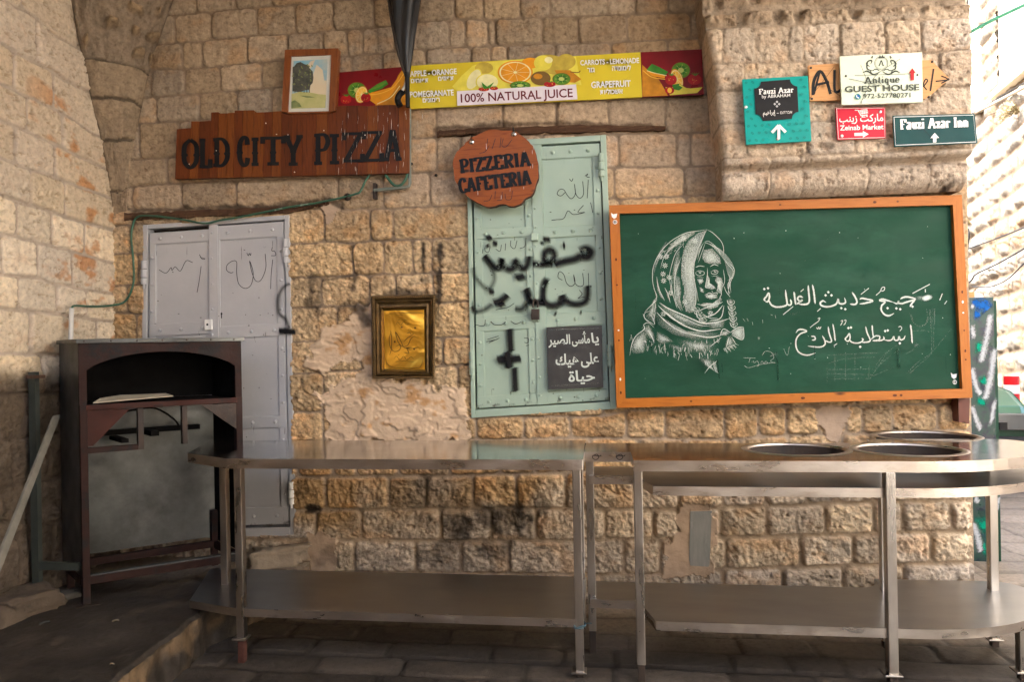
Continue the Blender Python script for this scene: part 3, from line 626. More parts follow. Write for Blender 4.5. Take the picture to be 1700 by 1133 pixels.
roll = np.sqrt(np.clip(1 - np.clip((zroll - V) / (zroll - zb0 + .02), 0, 1) ** 2.2, 0.02, 1)); body = body * np.where(V < zroll, roll, 1) 
coved = np.exp(-((V - zledge + .005) / .013) ** 2) * .03; body = body - coved
edge = np.clip((U - xl_) / .03, 0, 1); body = body * np.where(T < 0, np.clip(1 + T * 10, 0, 1), 1) - .018 * (1 - edge) ** 2 + np.where(T < 0, .004 * fbm(V * 20, T * 20, 3, 98), 0)
body = np.where(T > 1, body - (T - 1) * 5, body)
fin = np.clip((T + .02) / .03, 0, 1)
X = U + np.where(T < 0, -.02 * 0 + .01 * fbm(V * 12, body * 20, 3, 99), 0); Y = -(body + H * fin)
base = np.broadcast_to(C(.52, .42, .32), U.shape + (3,)) * (.88 + .26 * rnd(SID, 5))[..., None] * ((rnd(SID, 6) - .5)[..., None] * C(.06, 0, -.1) + 1)
pat = fbm(U * 7 + rnd(SID, 7) * 20, V * 9, 4, 95); base = mixc(base, base * C(1.04, .88, .74), sst(.15, .5, pat) * .6)
base = mixc(base, C(.34, .24, .15), topm * .55 + 0 * V)
mort = np.broadcast_to(C(.36, .28, .205), U.shape + (3,)) * (1 + .15 * fbm(U * 20, V * 20, 3, 96))[..., None]
colr = mixc(mort, base, prof)
pit = sst(.28, .5, fbm(U * 34, V * 44, 4, 100, .7)); Y = Y + .008 * pit * prof; colr = mixc(colr, colr * C(.45, .38, .32), pit * .7)
# chipped corner and a few chisel stains
rag = fbm(U * 16, V * 16, 4, 50); PX, PY = topx(U, -PO, V)
for x, y, rx, ry, k in ((1590, 305, 14, 34, .9), (1372, 240, 40, 9, .6), (1400, 226, 16, 8, .6), (1470, 75, 22, 9, .5), (1560, 112, 30, 9, .4)):
    colr = mixc(colr, C(.05, .035, .025), np.clip(k * sst(.2, .8, 1 - np.hypot((PX - x) / rx, (PY - y) / ry) + rag * .9), 0, .95))
pier = thing('stone_pier', 'projecting stone pier with a rounded corbel foot, carrying the hotel signs', 'pier', ((xl_[0, 0] + XRp) / 2, 0, zb0))
grid_mesh('pier_face', X, Y, V, colr, STONE, pier)
mb = MB(); mb.box(pz[-1][0] + .1, XRp - .03, -PO * .7, .02, zb0 + .03, 3.6, STONE); o = mb.build('pier_core', pier)
at = o.data.attributes.new('col', 'FLOAT_COLOR', 'POINT'); at.data.foreach_set('color', [.42, .33, .24, 1] * len(o.data.vertices))

# ---- paving: one sheet to the horizon, laid in courses along the wall
gx = np.concatenate([-np.geomspace(60, 3.0, 14), np.arange(-2.7, 3.2, .014), np.arange(3.2, 7, .06), np.geomspace(7.2, 60, 16)])
gy = np.concatenate([-np.geomspace(60, 3.8, 14), np.arange(-3.7, -1.6, .05), np.arange(-1.6, .3, .0125), np.arange(.3, 3.2, .03), np.arange(3.2, 9, .08), np.geomspace(9.2, 60, 16)])
U, V = np.meshgrid(gx, gy[::-1])
rows = np.cumsum([3.0] + [-rr.uniform(.15, .23) for _ in range(37)]); jj = []
for k in range(len(rows) - 1):
    u = -2.8 + rr.uniform(0, .3); l = []
    while u < 4: u += rr.uniform(.2, .55); l.append(u)
    jj.append(l)
D, SID = ashlar(U + .008 * fbm(U * 6, V * 6, 3, 101), V + .012 * fbm(U * 3, V * 3, 3, 102), [([0], [r]) for r in rows], jj); SID = SID + 11
inr = (SID >= 11) & (U < 4)
prof = np.where(inr, sst(0, 1, (D - .003) / .012), 1)
H = np.where(inr, prof * ((rnd(SID, 9) - .5) * .008 + .006 * fbm(U * 9, V * 9, 4, 103)) - (1 - prof) * .008, -.004)
base = np.broadcast_to(C(.052, .044, .037), U.shape + (3,)) * (.65 + .7 * rnd(SID, 5))[..., None] * (1 + .35 * fbm(U * 4, V * 4, 4, 104))[..., None]
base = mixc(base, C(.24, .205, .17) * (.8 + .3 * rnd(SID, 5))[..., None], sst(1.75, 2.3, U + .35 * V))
base = mixc(base, C(.24, .19, .14) * (.7 + .5 * rnd(SID, 6))[..., None], sst(-.75, -.25, V + .1 * fbm(U * 3, V * 3, 3, 106)) * .75 * sst(2.5, 1.5, U))  # paving coloured lighter near the wall, imitating light on the floor there
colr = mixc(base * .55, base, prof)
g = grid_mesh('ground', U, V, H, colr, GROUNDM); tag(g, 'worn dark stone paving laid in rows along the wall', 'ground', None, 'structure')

# ---- raised floor on the left, broken edge running from the wall towards the camera
PZ = 0.175
e0, e1, e2 = onZ(182, 1133, PZ), onZ(345, 1008, PZ), onZ(500, 938, PZ)
t = np.linspace(0, 1, 330); yy = np.linspace(0.02, -3.4, 330)
ex = np.interp(-yy, [-e2.y - .05, -e2.y, -e1.y, -e0.y], [e2.x + .02, e2.x, e1.x, e0.x]); ex = np.where(yy < e0.y, e0.x + (yy - e0.y) * (e1.x - e0.x) / (e1.y - e0.y), ex)
ex = ex + .018 * fbm(yy * 9, yy * 0, 4, 110)
tu = np.concatenate([np.linspace(0, .97, 190), np.linspace(.972, 1, 10)]); nr = 14
T, Yg = np.meshgrid(np.concatenate([tu, np.ones(nr)]), yy); EX = np.broadcast_to(ex[:, None], T.shape)
xw = XL - .1 - (Yg * 0) + np.where(True, (Yg) * (LDIR.x / LDIR.y), 0)
X = xw * (1 - T) + EX * T; Z = np.full(T.shape, PZ) + .012 * fbm(X * 3, Yg * 3, 4, 111) + .004 * fbm(X * 14, Yg * 14, 4, 112)
Z = Z - .016 * sst(.985, 1, T)
rz_ = np.concatenate([np.zeros(len(tu)), np.linspace(.02, 1, nr)]); RZ = np.broadcast_to(rz_[None, :], T.shape)
Z = Z * (1 - RZ) - .03 * RZ; X = X + RZ * .02 + .012 * fbm(Z * 14, Yg * 14, 4, 113) * (RZ > 0)
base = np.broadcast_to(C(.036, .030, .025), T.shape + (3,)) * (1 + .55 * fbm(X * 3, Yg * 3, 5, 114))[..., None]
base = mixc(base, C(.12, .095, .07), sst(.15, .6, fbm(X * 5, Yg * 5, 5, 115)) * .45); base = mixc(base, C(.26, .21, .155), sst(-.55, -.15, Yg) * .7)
base = mixc(base, C(.17, .115, .065), (RZ > 0) * .8 * sst(-.2, .4, fbm(Z * 8, Yg * 5, 4, 116)))
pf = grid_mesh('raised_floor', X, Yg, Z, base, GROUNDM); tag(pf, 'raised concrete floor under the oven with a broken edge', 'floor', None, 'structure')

# ---- building across the lane: big rock-faced courses stepping down hill, windows above
AW0 = atd(1700, 560, 9.0); a0 = (1172 - CX) / FPX
ADIR = FWD + RIGHT * a0; ADIR.z = 0; ADIR.normalize(); ANRM = Vector((-ADIR.y, ADIR.x, 0))
AG = Vector((AW0.x, AW0.y, 0))
sa = np.arange(-1.2, 10, .03); za = np.arange(8.2, -1.2, -.026); U, V = np.meshgrid(sa, za)
SL = -.078                                                   # the courses follow the lane down hill
rows = np.arange(9.5, -2, -.27); jj = []
for k in range(len(rows) - 1):
    u = -15.5 + rr.uniform(0, .4); l = []
    while u < 10.4: u += rr.uniform(.32, .6); l.append(u)
    jj.append(l)
D, SID = ashlar(U, V - SL * U + .02 * fbm(U * 2, V * 2, 3, 120), [([0], [r]) for r in rows], jj, .06)
prof = sst(0, 1, (D - .014) / .045); H = prof * (.05 * (1 - np.exp(-D / .06)) + .06 * rockface(U * .5, V * .5, SID, 121) + (rnd(SID, 9) - .5) * .03)
base = np.broadcast_to(C(.29, .26, .22), U.shape + (3,)) * (.88 + .2 * rnd(SID, 5))[..., None]
base = mixc(base, C(.33, .20, .11), sst(.2, .5, fbm(U * 2.6, V * 2.6, 5, 122)) * .8)
colr = mixc(np.broadcast_to(C(.17, .125, .085), U.shape + (3,)), base, prof)
aw = thing('stone_building', 'sunlit rock-faced stone building across the lane with cream windows', 'building', tuple(AG))
# window band: openings where the wall is cut away
def asz(px, py): p = onpl(px, py, AG, ANRM); return (p - AG).dot(ADIR), p.z
WIN = [(1614, 30, 1632, 190), (1662, -60, 1740, 150)]
wn = []
for x0, y0, x1, y1 in WIN:
    s0, zb_ = asz(x0, y1); s1, _ = asz(x1, y1); wn.append((min(s0, s1), max(s0, s1), zb_))
zsill = min(w[2] for w in wn)
cut = np.zeros((len(za) - 1, len(sa) - 1), bool)
for s0, s1, zb_ in wn: cut |= ((U > s0) & (U < s1) & (V > zb_) & (V < zb_ + 2.3))[:-1, :-1]
grid_mesh('wall_face', AG.x + ADIR.x * U + ANRM.x * H, AG.y + ADIR.y * U + ANRM.y * H, V, colr, STONE, aw, cut)
CREAM = flat('cream_window_paint', (.78, .70, .56), .6); GLS = flat('window_pane', (.55, .52, .46), .25)
mb = MB(); q = AG + ADIR * -1.2 - ANRM * .35; q.z = -1.2; mb.obox(q, ADIR * 11.1, -ANRM * .3, (0, 0, 9.4), CREAM); mb.build('wall_core', aw)
for s0, s1, zb_ in wn:
    w = s1 - s0; mb = MB(); O = AG + ADIR * s0; O = Vector((O.x, O.y, zb_))
    def fr(a0, a1, h0, h1, d0, d1): mb.obox(O + ADIR * a0 - ANRM * d1 + NZ * h0, ADIR * (a1 - a0), ANRM * (d1 - d0), NZ * (h1 - h0), CREAM)
    fr(0, .07, 0, 2.3, -.02, .2); fr(w - .07, w, 0, 2.3, -.02, .2); fr(.07, w - .07, 0, .08, -.02, .2); fr(.07, w - .07, 2.22, 2.3, -.02, .2); fr(w / 2 - .04, w / 2 + .04, .08, 2.22, 0, .15); fr(.07, w - .07, 1.5, 1.56, .02, .14)
    fo = mb.build('window', aw, bevel=.006)
    pb = MB(); pb.obox(O + ADIR * .07 - ANRM * .12 + NZ * .08, ADIR * (w - .14), -ANRM * .01, NZ * 2.14, GLS); pb.build('pane', fo)
    sb = MB(); sb.obox(O + ADIR * -.1 - ANRM * .1 - NZ * .09, ADIR * (w + .2), ANRM * .22, NZ * .09, CREAM); sb.build('sill', fo, bevel=.01)

# ---- unseen pale house, added so its sunlit front throws light into the passage
PLAS = surf('pale_plaster', (.76, .72, .65), (.70, .65, .58), 2.5, .9, bump=.2, bscale=20, spot=(.55, .45, .33), spot_at=.62, spot_scale=2)
ph_ = thing('light_bounce_house', 'pale plastered house out of view, added to bounce sunlight into the passage', 'house', (4.6, -2, 0))
mb = MB(); mb.box(4.1, 5.4, -8.0, 2.4, -.1, 7.2, PLAS); mb.box(3.98, 5.5, -8.1, 2.5, 7.2, 7.4, PLAS); mb.build('wall', ph_)
for y in (-6.2, -3.6, -1.0):  # windows that only dress the added house
    mb = MB(); mb.box(4.05, 4.12, y, y + 1.0, 3.9, 5.4, CREAM); wo = mb.build('window', ph_, bevel=.01); mb = MB(); mb.box(4.04, 4.049, y + .1, y + .9, 4.0, 5.3, GLS); mb.build('pane', wo)
# ------------------------------------------------------------------ shared materials
BLK = flat('black_paint', (.008, .008, .009), .5); INK = flat('marker_ink', (.02, .02, .025), .5)
SPRAY = dust_mat('spray_paint', (.012, .012, .013), -1.3, 2.3, 190.0, .8)
CHALK = dust_mat('chalk', (.56, .62, .57), .30, .72, 420.0, .95)
CHALKS = dust_mat('chalk_smear', (.55, .66, .60), .1, 1.0, 14.0, .95, stretch=(1, 1, 1))
WETM = dust_mat('wet_run', (.006, .045, .025), .2, .8, 60.0, .5)
WHITEP = dust_mat('white_streak', (.75, .70, .60), .38, .6, 70.0, .9, stretch=(5, 1, .5))
WHT = flat('white_print', (.82, .82, .80), .4)
BLUEP = surf('blue_grey_paint', (.45, .455, .47), (.39, .395, .415), 3.0, .5, bump=.12, bscale=22, spot=(.20, .21, .23), spot_at=.66, spot_scale=9, spot2=(.20, .11, .05), spot2_at=.735, spot2_scale=40)
MINT = surf('mint_paint', (.35, .455, .375), (.295, .40, .325), 3.0, .45, bump=.1, bscale=22, spot=(.20, .26, .22), spot_at=.66, spot_scale=9, spot2=(.13, .07, .04), spot2_at=.72, spot2_scale=45)
RUST = surf('rusty_iron', (.10, .045, .022), (.045, .028, .02), 20, .8, bump=.4)
DARKI = surf('dark_iron', (.03, .026, .024), (.055, .035, .025), 14, .6, metal=.4, bump=.2)
CHROME = surf('bright_steel', (.62, .60, .57), (.5, .49, .47), 20, .3, metal=1)

class Quad:
    """door-local (u across, v down) to the wall plane"""
    def __init__(s, Q, y): s.q = Q; s.y = y
    def px(s, u, v):
        a, b, c, d = s.q
        return ((a[0] * (1 - u) + b[0] * u) * (1 - v) + (d[0] * (1 - u) + c[0] * u) * v, (a[1] * (1 - u) + b[1] * u) * (1 - v) + (d[1] * (1 - u) + c[1] * u) * v)
    def w(s, u, v, off=0.0):
        p = onY(*s.px(u, v), 0.0); return Vector((p.x, s.y - off, p.z))
    def box(s, mb, u0, u1, v0, v1, o0, o1, mat):
        mb.hexa([s.w(u0, v1, o1), s.w(u1, v1, o1), s.w(u1, v1, o0), s.w(u0, v1, o0), s.w(u0, v0, o1), s.w(u1, v0, o1), s.w(u1, v0, o0), s.w(u0, v0, o0)], mat)
def hinge(q, u, v0, v1, off, mat, parent):
    mb = MB(); a, b = q.w(u, v0, off), q.w(u, v1, off); d = (b - a)
    mb.tube([a, a + d * .31], .0155, mat, 10); mb.tube([a + d * .34, a + d * .66], .0165, mat, 10); mb.tube([a + d * .69, a + d * .93], .0155, mat, 10); mb.tube([a + d * .93, b + d * .1], .006, mat, 8)
    return mb.build('hinge', parent, smooth=False)
def leaf(q, u0, u1, v0, v1, bars, stL, stR, mat, parent, rv, stw, lock=None, label=None):
    """riveted sheet leaf: sheet, flat bars across and down the sides, dome rivets"""
    mb = MB(); q.box(mb, u0, u1, v0, v1, -.012, .0, mat)
    for a, b in bars: q.box(mb, u0 + .004, u1 - .004, a, b, .0, .009, mat)
    for (a, b), (c, d) in zip(bars[:-1], bars[1:]):
        if stL: q.box(mb, u0 + .004, u0 + stw, b, c, .0, .0075, mat)
        if stR: q.box(mb, u1 - stw, u1 - .004, b, c, .0, .0075, mat)
    # inner bead of each panel
    for (a, b), (c, d) in zip(bars[:-1], bars[1:]):
        l = u0 + (stw if stL else .006); r = u1 - (stw if stR else .006)
        for s in ((l, l + .006, b, c), (r - .006, r, b, c), (l, r, b, b + .003), (l, r, c - .003, c)): q.box(mb, s[0], s[1], s[2], s[3], .0, .0028, mat)
    for a, b in bars:
        for f in rv:
            mb.dome(q.w(u0 + (u1 - u0) * f, (a + b) / 2, .009), (0, -1, 0), .011, mat, .75)
    for (a, b), (c, d) in zip(bars[:-1], bars[1:]):
        for k in range(3):
            v = b + (c - b) * (k + .5) / 3
            if stL: mb.dome(q.w(u0 + stw / 2, v, .0075), (0, -1, 0), .0095, mat, .75)
            if stR: mb.dome(q.w(u1 - stw / 2, v, .0075), (0, -1, 0), .0095, mat, .75)
    return tag(mb.build('door_leaf', parent, bevel=.0012, seg=1), label)

# ---- blue-grey door
qb = Quad(BLUE, .006)
bd = thing('metal_doorway', 'blue-grey riveted metal double door behind the oven, scribbled with black marker', 'door', qb.w(.5, 1))
mb = MB()
for a in ((0, .032, 0, 1), (.968, 1, 0, 1), (.032, .968, 0, .014), (.032, .968, .972, 1)): qb.box(mb, *a, -.12, .012, BLUEP)
mb.build('door_frame', bd, bevel=.003)
mb = MB(); qb.box(mb, .03, .97, .012, .974, -.06, -.05, DARKI); mb.build('backing', bd)
lf = leaf(qb, .040, .462, .026, .962, [(.028, .064), (.320, .356), (.612, .648), (.91, .96)], True, False, BLUEP, bd, (.18, .52, .86), .045)
rf = leaf(qb, .505, .960, .018, .965, [(.020, .064), (.338, .374), (.625, .66), (.91, .962)], False, True, BLUEP, bd, (.16, .5, .83), .05)
mb = MB(); qb.box(mb, .452, .512, .014, .968, .0, .013, BLUEP)
for k in range(12): mb.dome(qb.w(.472, .04 + k * .08, .013), (0, -1, 0), .0075, BLUEP)
qb.box(mb, .512, .522, .03, .96, .0, .010, BLUEP); mb.build('cover_strip', bd, bevel=.002)
hinge(qb, .018, .115, .195, .022, BLUEP, lf); hinge(qb, .978, .075, .155, .022, BLUEP, rf); hinge(qb, .985, .83, .905, .02, WHT, rf)
mb = MB(); qb.box(mb, .425, .475, .312, .345, .006, .022, WHT); mb.dome(qb.w(.445, .328, .022), (0, -1, 0), .007, BLK, .3); mb.build('lock_box', bd, bevel=.003)
mb = MB(); pk = lambda x, y: (lambda p: Vector((p.x, qb.y - .0005, p.z)))(onY(x, y, 0)); z4 = zm(180, 280, 4)
mb.ell(180 + 747 / 4, 280 + 965 / 4, 1.6, 2.2, pk, BLK); mb.rib(z4([(746, 970), (748, 995)]), 1.6, pk, BLK); mb.build('keyhole', rf)
mb = MB()
for s in ([(332, 672), (378, 694), (412, 657), (418, 676), (440, 652), (474, 680), (512, 612), (556, 624)], [(600, 570), (618, 600), (638, 598), (604, 588)], [(612, 648), (600, 740), (585, 822)], [(420, 684), (428, 690)]): mb.rib(z4(s), 1.0, pk, INK, n=4)
mb.build('marker_scribble', lf)
mb = MB()
for s in ([(1088, 604), (1078, 700), (1074, 800)], [(1086, 520), (1082, 545), (1100, 548), (1108, 575), (1078, 578)], [(1038, 566), (1042, 660), (1010, 740), (975, 745), (950, 690), (934, 612), (958, 690), (945, 770), (905, 796), (862, 765), (848, 690), (848, 620), (820, 614), (785, 640), (782, 675), (808, 692), (826, 688)], [(916, 560), (926, 578), (932, 562), (940, 576), (944, 560)], [(895, 538), (905, 542)]): mb.rib(z4(s), 1.0, pk, INK, n=5)
mb.build('marker_scribble', rf)
mb = MB(); wp = lambda x, y: onY(x, y, -.016)
mb.rib([(483, 470), (470, 478), (462, 495), (463, 520), (474, 530), (481, 548)], 15, wp, SPRAY, edge=0, a=.62); mb.rib([(462, 550), (474, 550), (492, 552)], 19, wp, SPRAY, edge=0, a=1.0)
mb.build('spray_mark', bd)
RUN = dust_mat('rust_run', (.12, .065, .035), .3, .75, 60.0, .9, stretch=(4, 1, .6))
def runs(q, n, seed, par, vmin=.2):
    r_ = random.Random(seed); mb = MB(); pl_ = lambda x, y: (lambda p: Vector((p.x, q.y - .0075, p.z)))(onY(x, y, 0))
    for k in range(n):
        u = r_.uniform(.04, .96); v = r_.choice((.06, .35, .64, .95, .95)) + r_.uniform(-.02, .02); l = r_.uniform(.015, .06); mb.rib([q.px(u, v - (l if v > .9 else 0)), q.px(u, v + (0 if v > .9 else l))], r_.uniform(1.5, 5), pl_, RUN, edge=0, a=r_.uniform(.35, .7))
    for k in range(n): u, v = r_.uniform(.04, .96), r_.uniform(vmin, .97); mb.ell(*q.px(u, v), r_.uniform(.6, 2.2), r_.uniform(.6, 1.6), pl_, RUN, n=8, a=.85, a1=.3)
    for k in range(9): mb.rib([q.px(k / 9 + .02, .965), q.px(k / 9 + .10, .955 + r_.uniform(-.01, .008))], r_.uniform(8, 16), pl_, RUN, edge=0, a=r_.uniform(.35, .6))
    mb.build('rust_stains', par)
runs(qb, 46, 5, bd)

# ---- timber lintels
LINT = wood_mat('old_lintel_wood', (.10, .05, .025), (.06, .03, .018), (.16, .09, .045), 0, rough=.9, knots=False)
def lintel(name, label, top, bot, y, seed):
    r = random.Random(seed); mb = MB(); n = 40; T = []; Bm = []
    for i in range(n + 1):
        f = i / n; a = [np.interp(f, np.linspace(0, 1, len(l)), [p[k] for p in l]) for l in (top, bot) for k in (0, 1)]
        T.append((a[0], a[1] + r.uniform(-1.2, 1.2))); Bm.append((a[2], a[3] + r.uniform(-1.4, 1.4)))
    px = T + Bm[::-1]; pts = [onY(x, yy, y) for x, yy in px]
    for i in range(n):
        q = [onY(*T[i], y - .004 * r.random()), onY(*T[i + 1], y), onY(*Bm[i + 1], y - .006 * r.random()), onY(*Bm[i], y)]
        mb.prism(q[::-1], (0, .05, 0), LINT)
    return tag(mb.build(name), label, 'lintel')
lintel('timber_lintel', 'dark weathered timber lintel over the blue-grey door', [(206, 354), (300, 351), (480, 342), (545, 332)], [(206, 366), (300, 362), (480, 353), (545, 338)], -.018, 1)
lintel('timber_lintel', 'cracked timber lintel over the mint green shutter', [(725, 217), (800, 212), (960, 207), (1105, 209)], [(725, 226), (800, 222), (960, 219), (1105, 216)], -.016, 2)

# ---- mint green shutter
qg = Quad(GREEN, .0)
gd = thing('metal_shutter', 'mint green riveted metal shutter covered in black spray paint and Arabic scribbles', 'shutter', qg.w(.5, 1))
mb = MB()
for a in ((0, .030, 0, 1), (.958, 1, 0, 1), (.030, .958, 0, .022), (.030, .958, .972, 1)): qg.box(mb, *a, -.12, .016, MINT)
mb.build('door_frame', gd, bevel=.003)
mb = MB(); qg.box(mb, .03, .96, .02, .975, -.06, -.05, DARKI); mb.build('backing', gd)
lf = leaf(qg, .040, .462, .026, .968, [(.03, .075), (.318, .352), (.64, .688), (.925, .966)], True, True, MINT, gd, (.2, .5, .8), .055)
rf = leaf(qg, .53, .952, .026, .968, [(.03, .075), (.325, .362), (.64, .688), (.925, .966)], False, True, MINT, gd, (.2, .5, .8), .055)
mb = MB(); qg.box(mb, .458, .535, .022, .968, .0, .014, MINT)
for k in range(14): mb.dome(qg.w(.478, .05 + k * .068, .014), (0, -1, 0), .0075, MINT)
mb.build('cover_strip', gd, bevel=.002)
hinge(qg, .016, .76, .85, .028, MINT, lf); hinge(qg, .958, .07, .16, .028, MINT, rf); hinge(qg, .968, .765, .85, .028, MINT, rf)
mb = MB(); z6 = zm(700, 190, 2.139); pg = lambda x, y: (lambda p: Vector((p.x, -.0175, p.z)))(onY(x, y, 0))
p = onY(889, 511, -.03); mb.tube([p + Vector((-.012, 0, 0)), p + Vector((-.012, 0, .03)), p + Vector((0, 0, .042)), p + Vector((.012, 0, .03)), p + Vector((.012, 0, 0))], .005, DARKI)
p = onY(889, 523, -.03); mb.box(p.x - .021, p.x + .021, -.046, -.018, p.z - .026, p.z + .03, DARKI); tag(mb.build('padlock', bevel=.004), 'dark padlock hanging on the mint green shutter between its two leaves', 'padlock')
mb = MB(); p = onY(888, 394, -.02); mb.box(p.x - .018, p.x + .018, -.04, -.01, p.z - .02, p.z + .02, MINT); mb.build('hasp', gd, bevel=.003)
runs(qg, 50, 6, gd)
# sprayed writing
mb = MB()
def sp(pts, w, a=1.0): mb.rib(z6(pts), w / 2.139 * 1.95, pg, SPRAY, edge=0, a=a)
# first word, right to left
sp([(560, 490), (585, 478), (602, 490), (590, 508), (562, 505), (545, 515), (500, 525), (470, 535)], 30, .85); sp([(470, 535), (440, 525), (438, 495), (455, 480), (472, 495), (465, 520), (430, 535), (390, 530)], 26, .8)
sp([(500, 468), (512, 468)], 26, 1); sp([(425, 445), (465, 448)], 22, .85); sp([(418, 458), (440, 460)], 16, .7)
sp([(385, 500), (375, 540), (355, 548), (335, 520), (330, 545), (312, 552), (290, 535), (285, 515), (280, 545), (262, 545), (240, 520), (225, 500)], 24, .85)
sp([(220, 500), (240, 530), (255, 560), (260, 590), (240, 620), (210, 600), (190, 575), (185, 540)], 24, .55); sp([(235, 628), (265, 634)], 24, .8)
sp([(228, 445), (255, 436)], 22, .95); sp([(250, 455), (275, 465)], 20, .9); sp([(232, 460), (240, 478)], 18, .8); sp([(325, 582), (378, 576)], 24, .95)
# second word
sp([(588, 605), (590, 640), (580, 668), (545, 675), (510, 660), (500, 640)], 26, .8); sp([(470, 705), (482, 712)], 20, .8); sp([(560, 702), (572, 706)], 18, .7)
sp([(500, 640), (495, 670), (465, 680), (440, 668), (432, 640), (440, 595), (450, 600)], 26, .85); sp([(440, 668), (400, 670), (380, 650), (372, 615)], 26, .85)
sp([(372, 615), (385, 650), (360, 690), (330, 690)], 24, .7); sp([(310, 640), (285, 662), (255, 672)], 28, .9); sp([(300, 668), (270, 685)], 24, .85); sp([(255, 672), (225, 695), (190, 700), (180, 680)], 26, .6); sp([(180, 650), (190, 720)], 16, .5)
# the cross of strokes
sp([(314, 758), (316, 800), (319, 848)], 26, .95); sp([(265, 873), (315, 870), (358, 867)], 28, 1); sp([(306, 840), (310, 870), (313, 905)], 28, 1); sp([(331, 895), (333, 940), (336, 990)], 24, .95)
mb.build('spray_writing', gd)
mb = MB()
def ik(pts, w=1.1): mb.rib(z6(pts), w, pg, INK, n=4)
for dy, dx in ((0, 0), (338, 0)):
    ik([(592, 235), (588, 300)]); ik([(580, 222), (590, 214), (586, 224), (597, 226)]); ik([(572, 240), (575, 285), (562, 300), (548, 285), (543, 250)][:5]) if dy == 0 else ik([(592, 565), (594, 625)])
    ik([(543, 250), (546, 285), (532, 302), (518, 290), (505, 270), (490, 270), (482, 285), (495, 292), (510, 280)] if dy == 0 else [(572, 565), (575, 605), (560, 612), (545, 600), (540, 570), (545, 600), (530, 612), (515, 600), (505, 570), (490, 560), (485, 580), (500, 590)])
ik([(525, 232), (533, 240), (538, 230)]); ik([(600, 315), (608, 352)]); ik([(575, 325), (555, 350), (580, 350), (540, 358), (520, 345), (505, 372), (480, 376), (462, 378)])
for s in ([(372, 440), (368, 470), (350, 478)], [(340, 450), (332, 478), (318, 470), (318, 450)], [(300, 460), (298, 485)], [(285, 465), (280, 488), (265, 480)], [(245, 470), (240, 490), (228, 488), (226, 475)], [(220, 480), (218, 495)],
          [(330, 672), (310, 685), (290, 690), (265, 695)], [(355, 738), (335, 745), (318, 735)], [(300, 738), (285, 748), (262, 748), (250, 740)], [(228, 730), (225, 750), (210, 752), (195, 748), (190, 756)], [(235, 800), (275, 788)], [(240, 812), (278, 795)], [(232, 808), (270, 800)], [(365, 795), (380, 797), (378, 812), (366, 810)], [(372, 822), (382, 820)], [(560, 625), (570, 640), (555, 655), (575, 650), (600, 660)], [(520, 650), (490, 665), (465, 690)]): ik(s, 1.0)
mb.build('marker_scribble', gd)

# ---- small blackboard on the shutter
BRD = surf('blackboard', (.02, .02, .02), (.032, .031, .03), 12, .6, spot=(.05, .05, .048), spot_at=.6, spot_scale=6)
pb = wallY(.045); px = z6([(443, 757), (640, 750), (645, 970), (450, 978)])
cb = thing('chalk_notice', 'small black board with three lines of white Arabic chalk, on the mint green shutter', 'notice', onY(957, 646, -.03))
mb = MB(); mb.prism([pb(*p) for p in px][::-1], (0, .024, 0), BRD); mb.build('board', cb, bevel=.002)
mb = MB(); pb2 = wallY(.0462)
def ck(pts, w=5.0, a=.9): mb.rib(z6(pts), w / 2.139 * 1.25, pb2, CHALK, edge=.25, a=a)
for s_, a_, b_, h_ in (('\uFE8D\uFEDF\uFEBC\uFEF4\uFEAE', (450, 818), (528, 815), 40), ('\uFEE3\uFE84\uFEB3\uFEF0', (534, 815), (598, 812), 38), ('\uFEF3\uFE8E', (604, 812), (630, 810), 42), ('\uFEEB\uFEF4\uFEDA', (476, 890), (558, 888), 46), ('\uFECB\uFEE0\uFEF0', (566, 888), (630, 884), 46), ('\uFEA3\uFEF4\uFE8E\uFE93', (522, 950), (616, 946), 46)):
    mb.text(s_[::-1], *z6([a_, b_]), h_ / 2.139 * .8, pb2, CHALK, .022)
for s in ([(455, 765), (635, 760)], [(460, 965), (630, 955)]): ck(s, 3, .35)
mb.build('chalk_writing', cb)
# ------------------------------------------------------------------ wooden OLD CITY PIZZA sign
W1 = [wood_mat('sign_plank_' + n, a, b, c, 2, rough=.5, coat=.08, knots=False) for n, a, b, c in (('red', (.085, .018, .003), (.125, .029, .005), (.055, .010, .002)), ('amber', (.125, .032, .005), (.165, .046, .007), (.085, .019, .004)), ('dark', (.065, .014, .003), (.10, .022, .004), (.04, .009, .002)))]
z = zm(270, 50, 3.953)
ps = thing('wooden_sign', 'long red-brown plank sign with stepped top reading OLD CITY PIZZA', 'sign', onY(486, 298, -.05))
tops = [(92, 650), (187, 642), (188, 600), (262, 598), (318, 594), (319, 540), (368, 537), (368, 548), (425, 545), (472, 541), (474, 528), (528, 527), (600, 525), (601, 542), (665, 538), (722, 535), (780, 530), (781, 516), (850, 514), (852, 545), (920, 538), (985, 535), (1012, 528), (1080, 515), (1140, 500), (1205, 496), (1280, 494), (1345, 500), (1410, 492), (1480, 490), (1550, 490), (1618, 490)]
edges = [92, 187, 240, 318, 368, 425, 472, 528, 600, 665, 722, 780, 851, 920, 1012, 1080, 1140, 1205, 1280, 1345, 1410, 1480, 1550, 1618]
def topy(x, side):
    l = [(a, b) for a, b in tops]; 
    for i in range(len(l) - 1):
        if l[i][0] <= x <= l[i + 1][0] and ((side > 0 and l[i + 1][0] > x) or (side < 0 and l[i][0] < x)):
            f = (x - l[i][0]) / (l[i + 1][0] - l[i][0]); return l[i][1] * (1 - f) + l[i + 1][1] * f
    return l[-1][1]
boty = lambda x: 978 + (x - 80) / (1610 - 80) * (938 - 978)
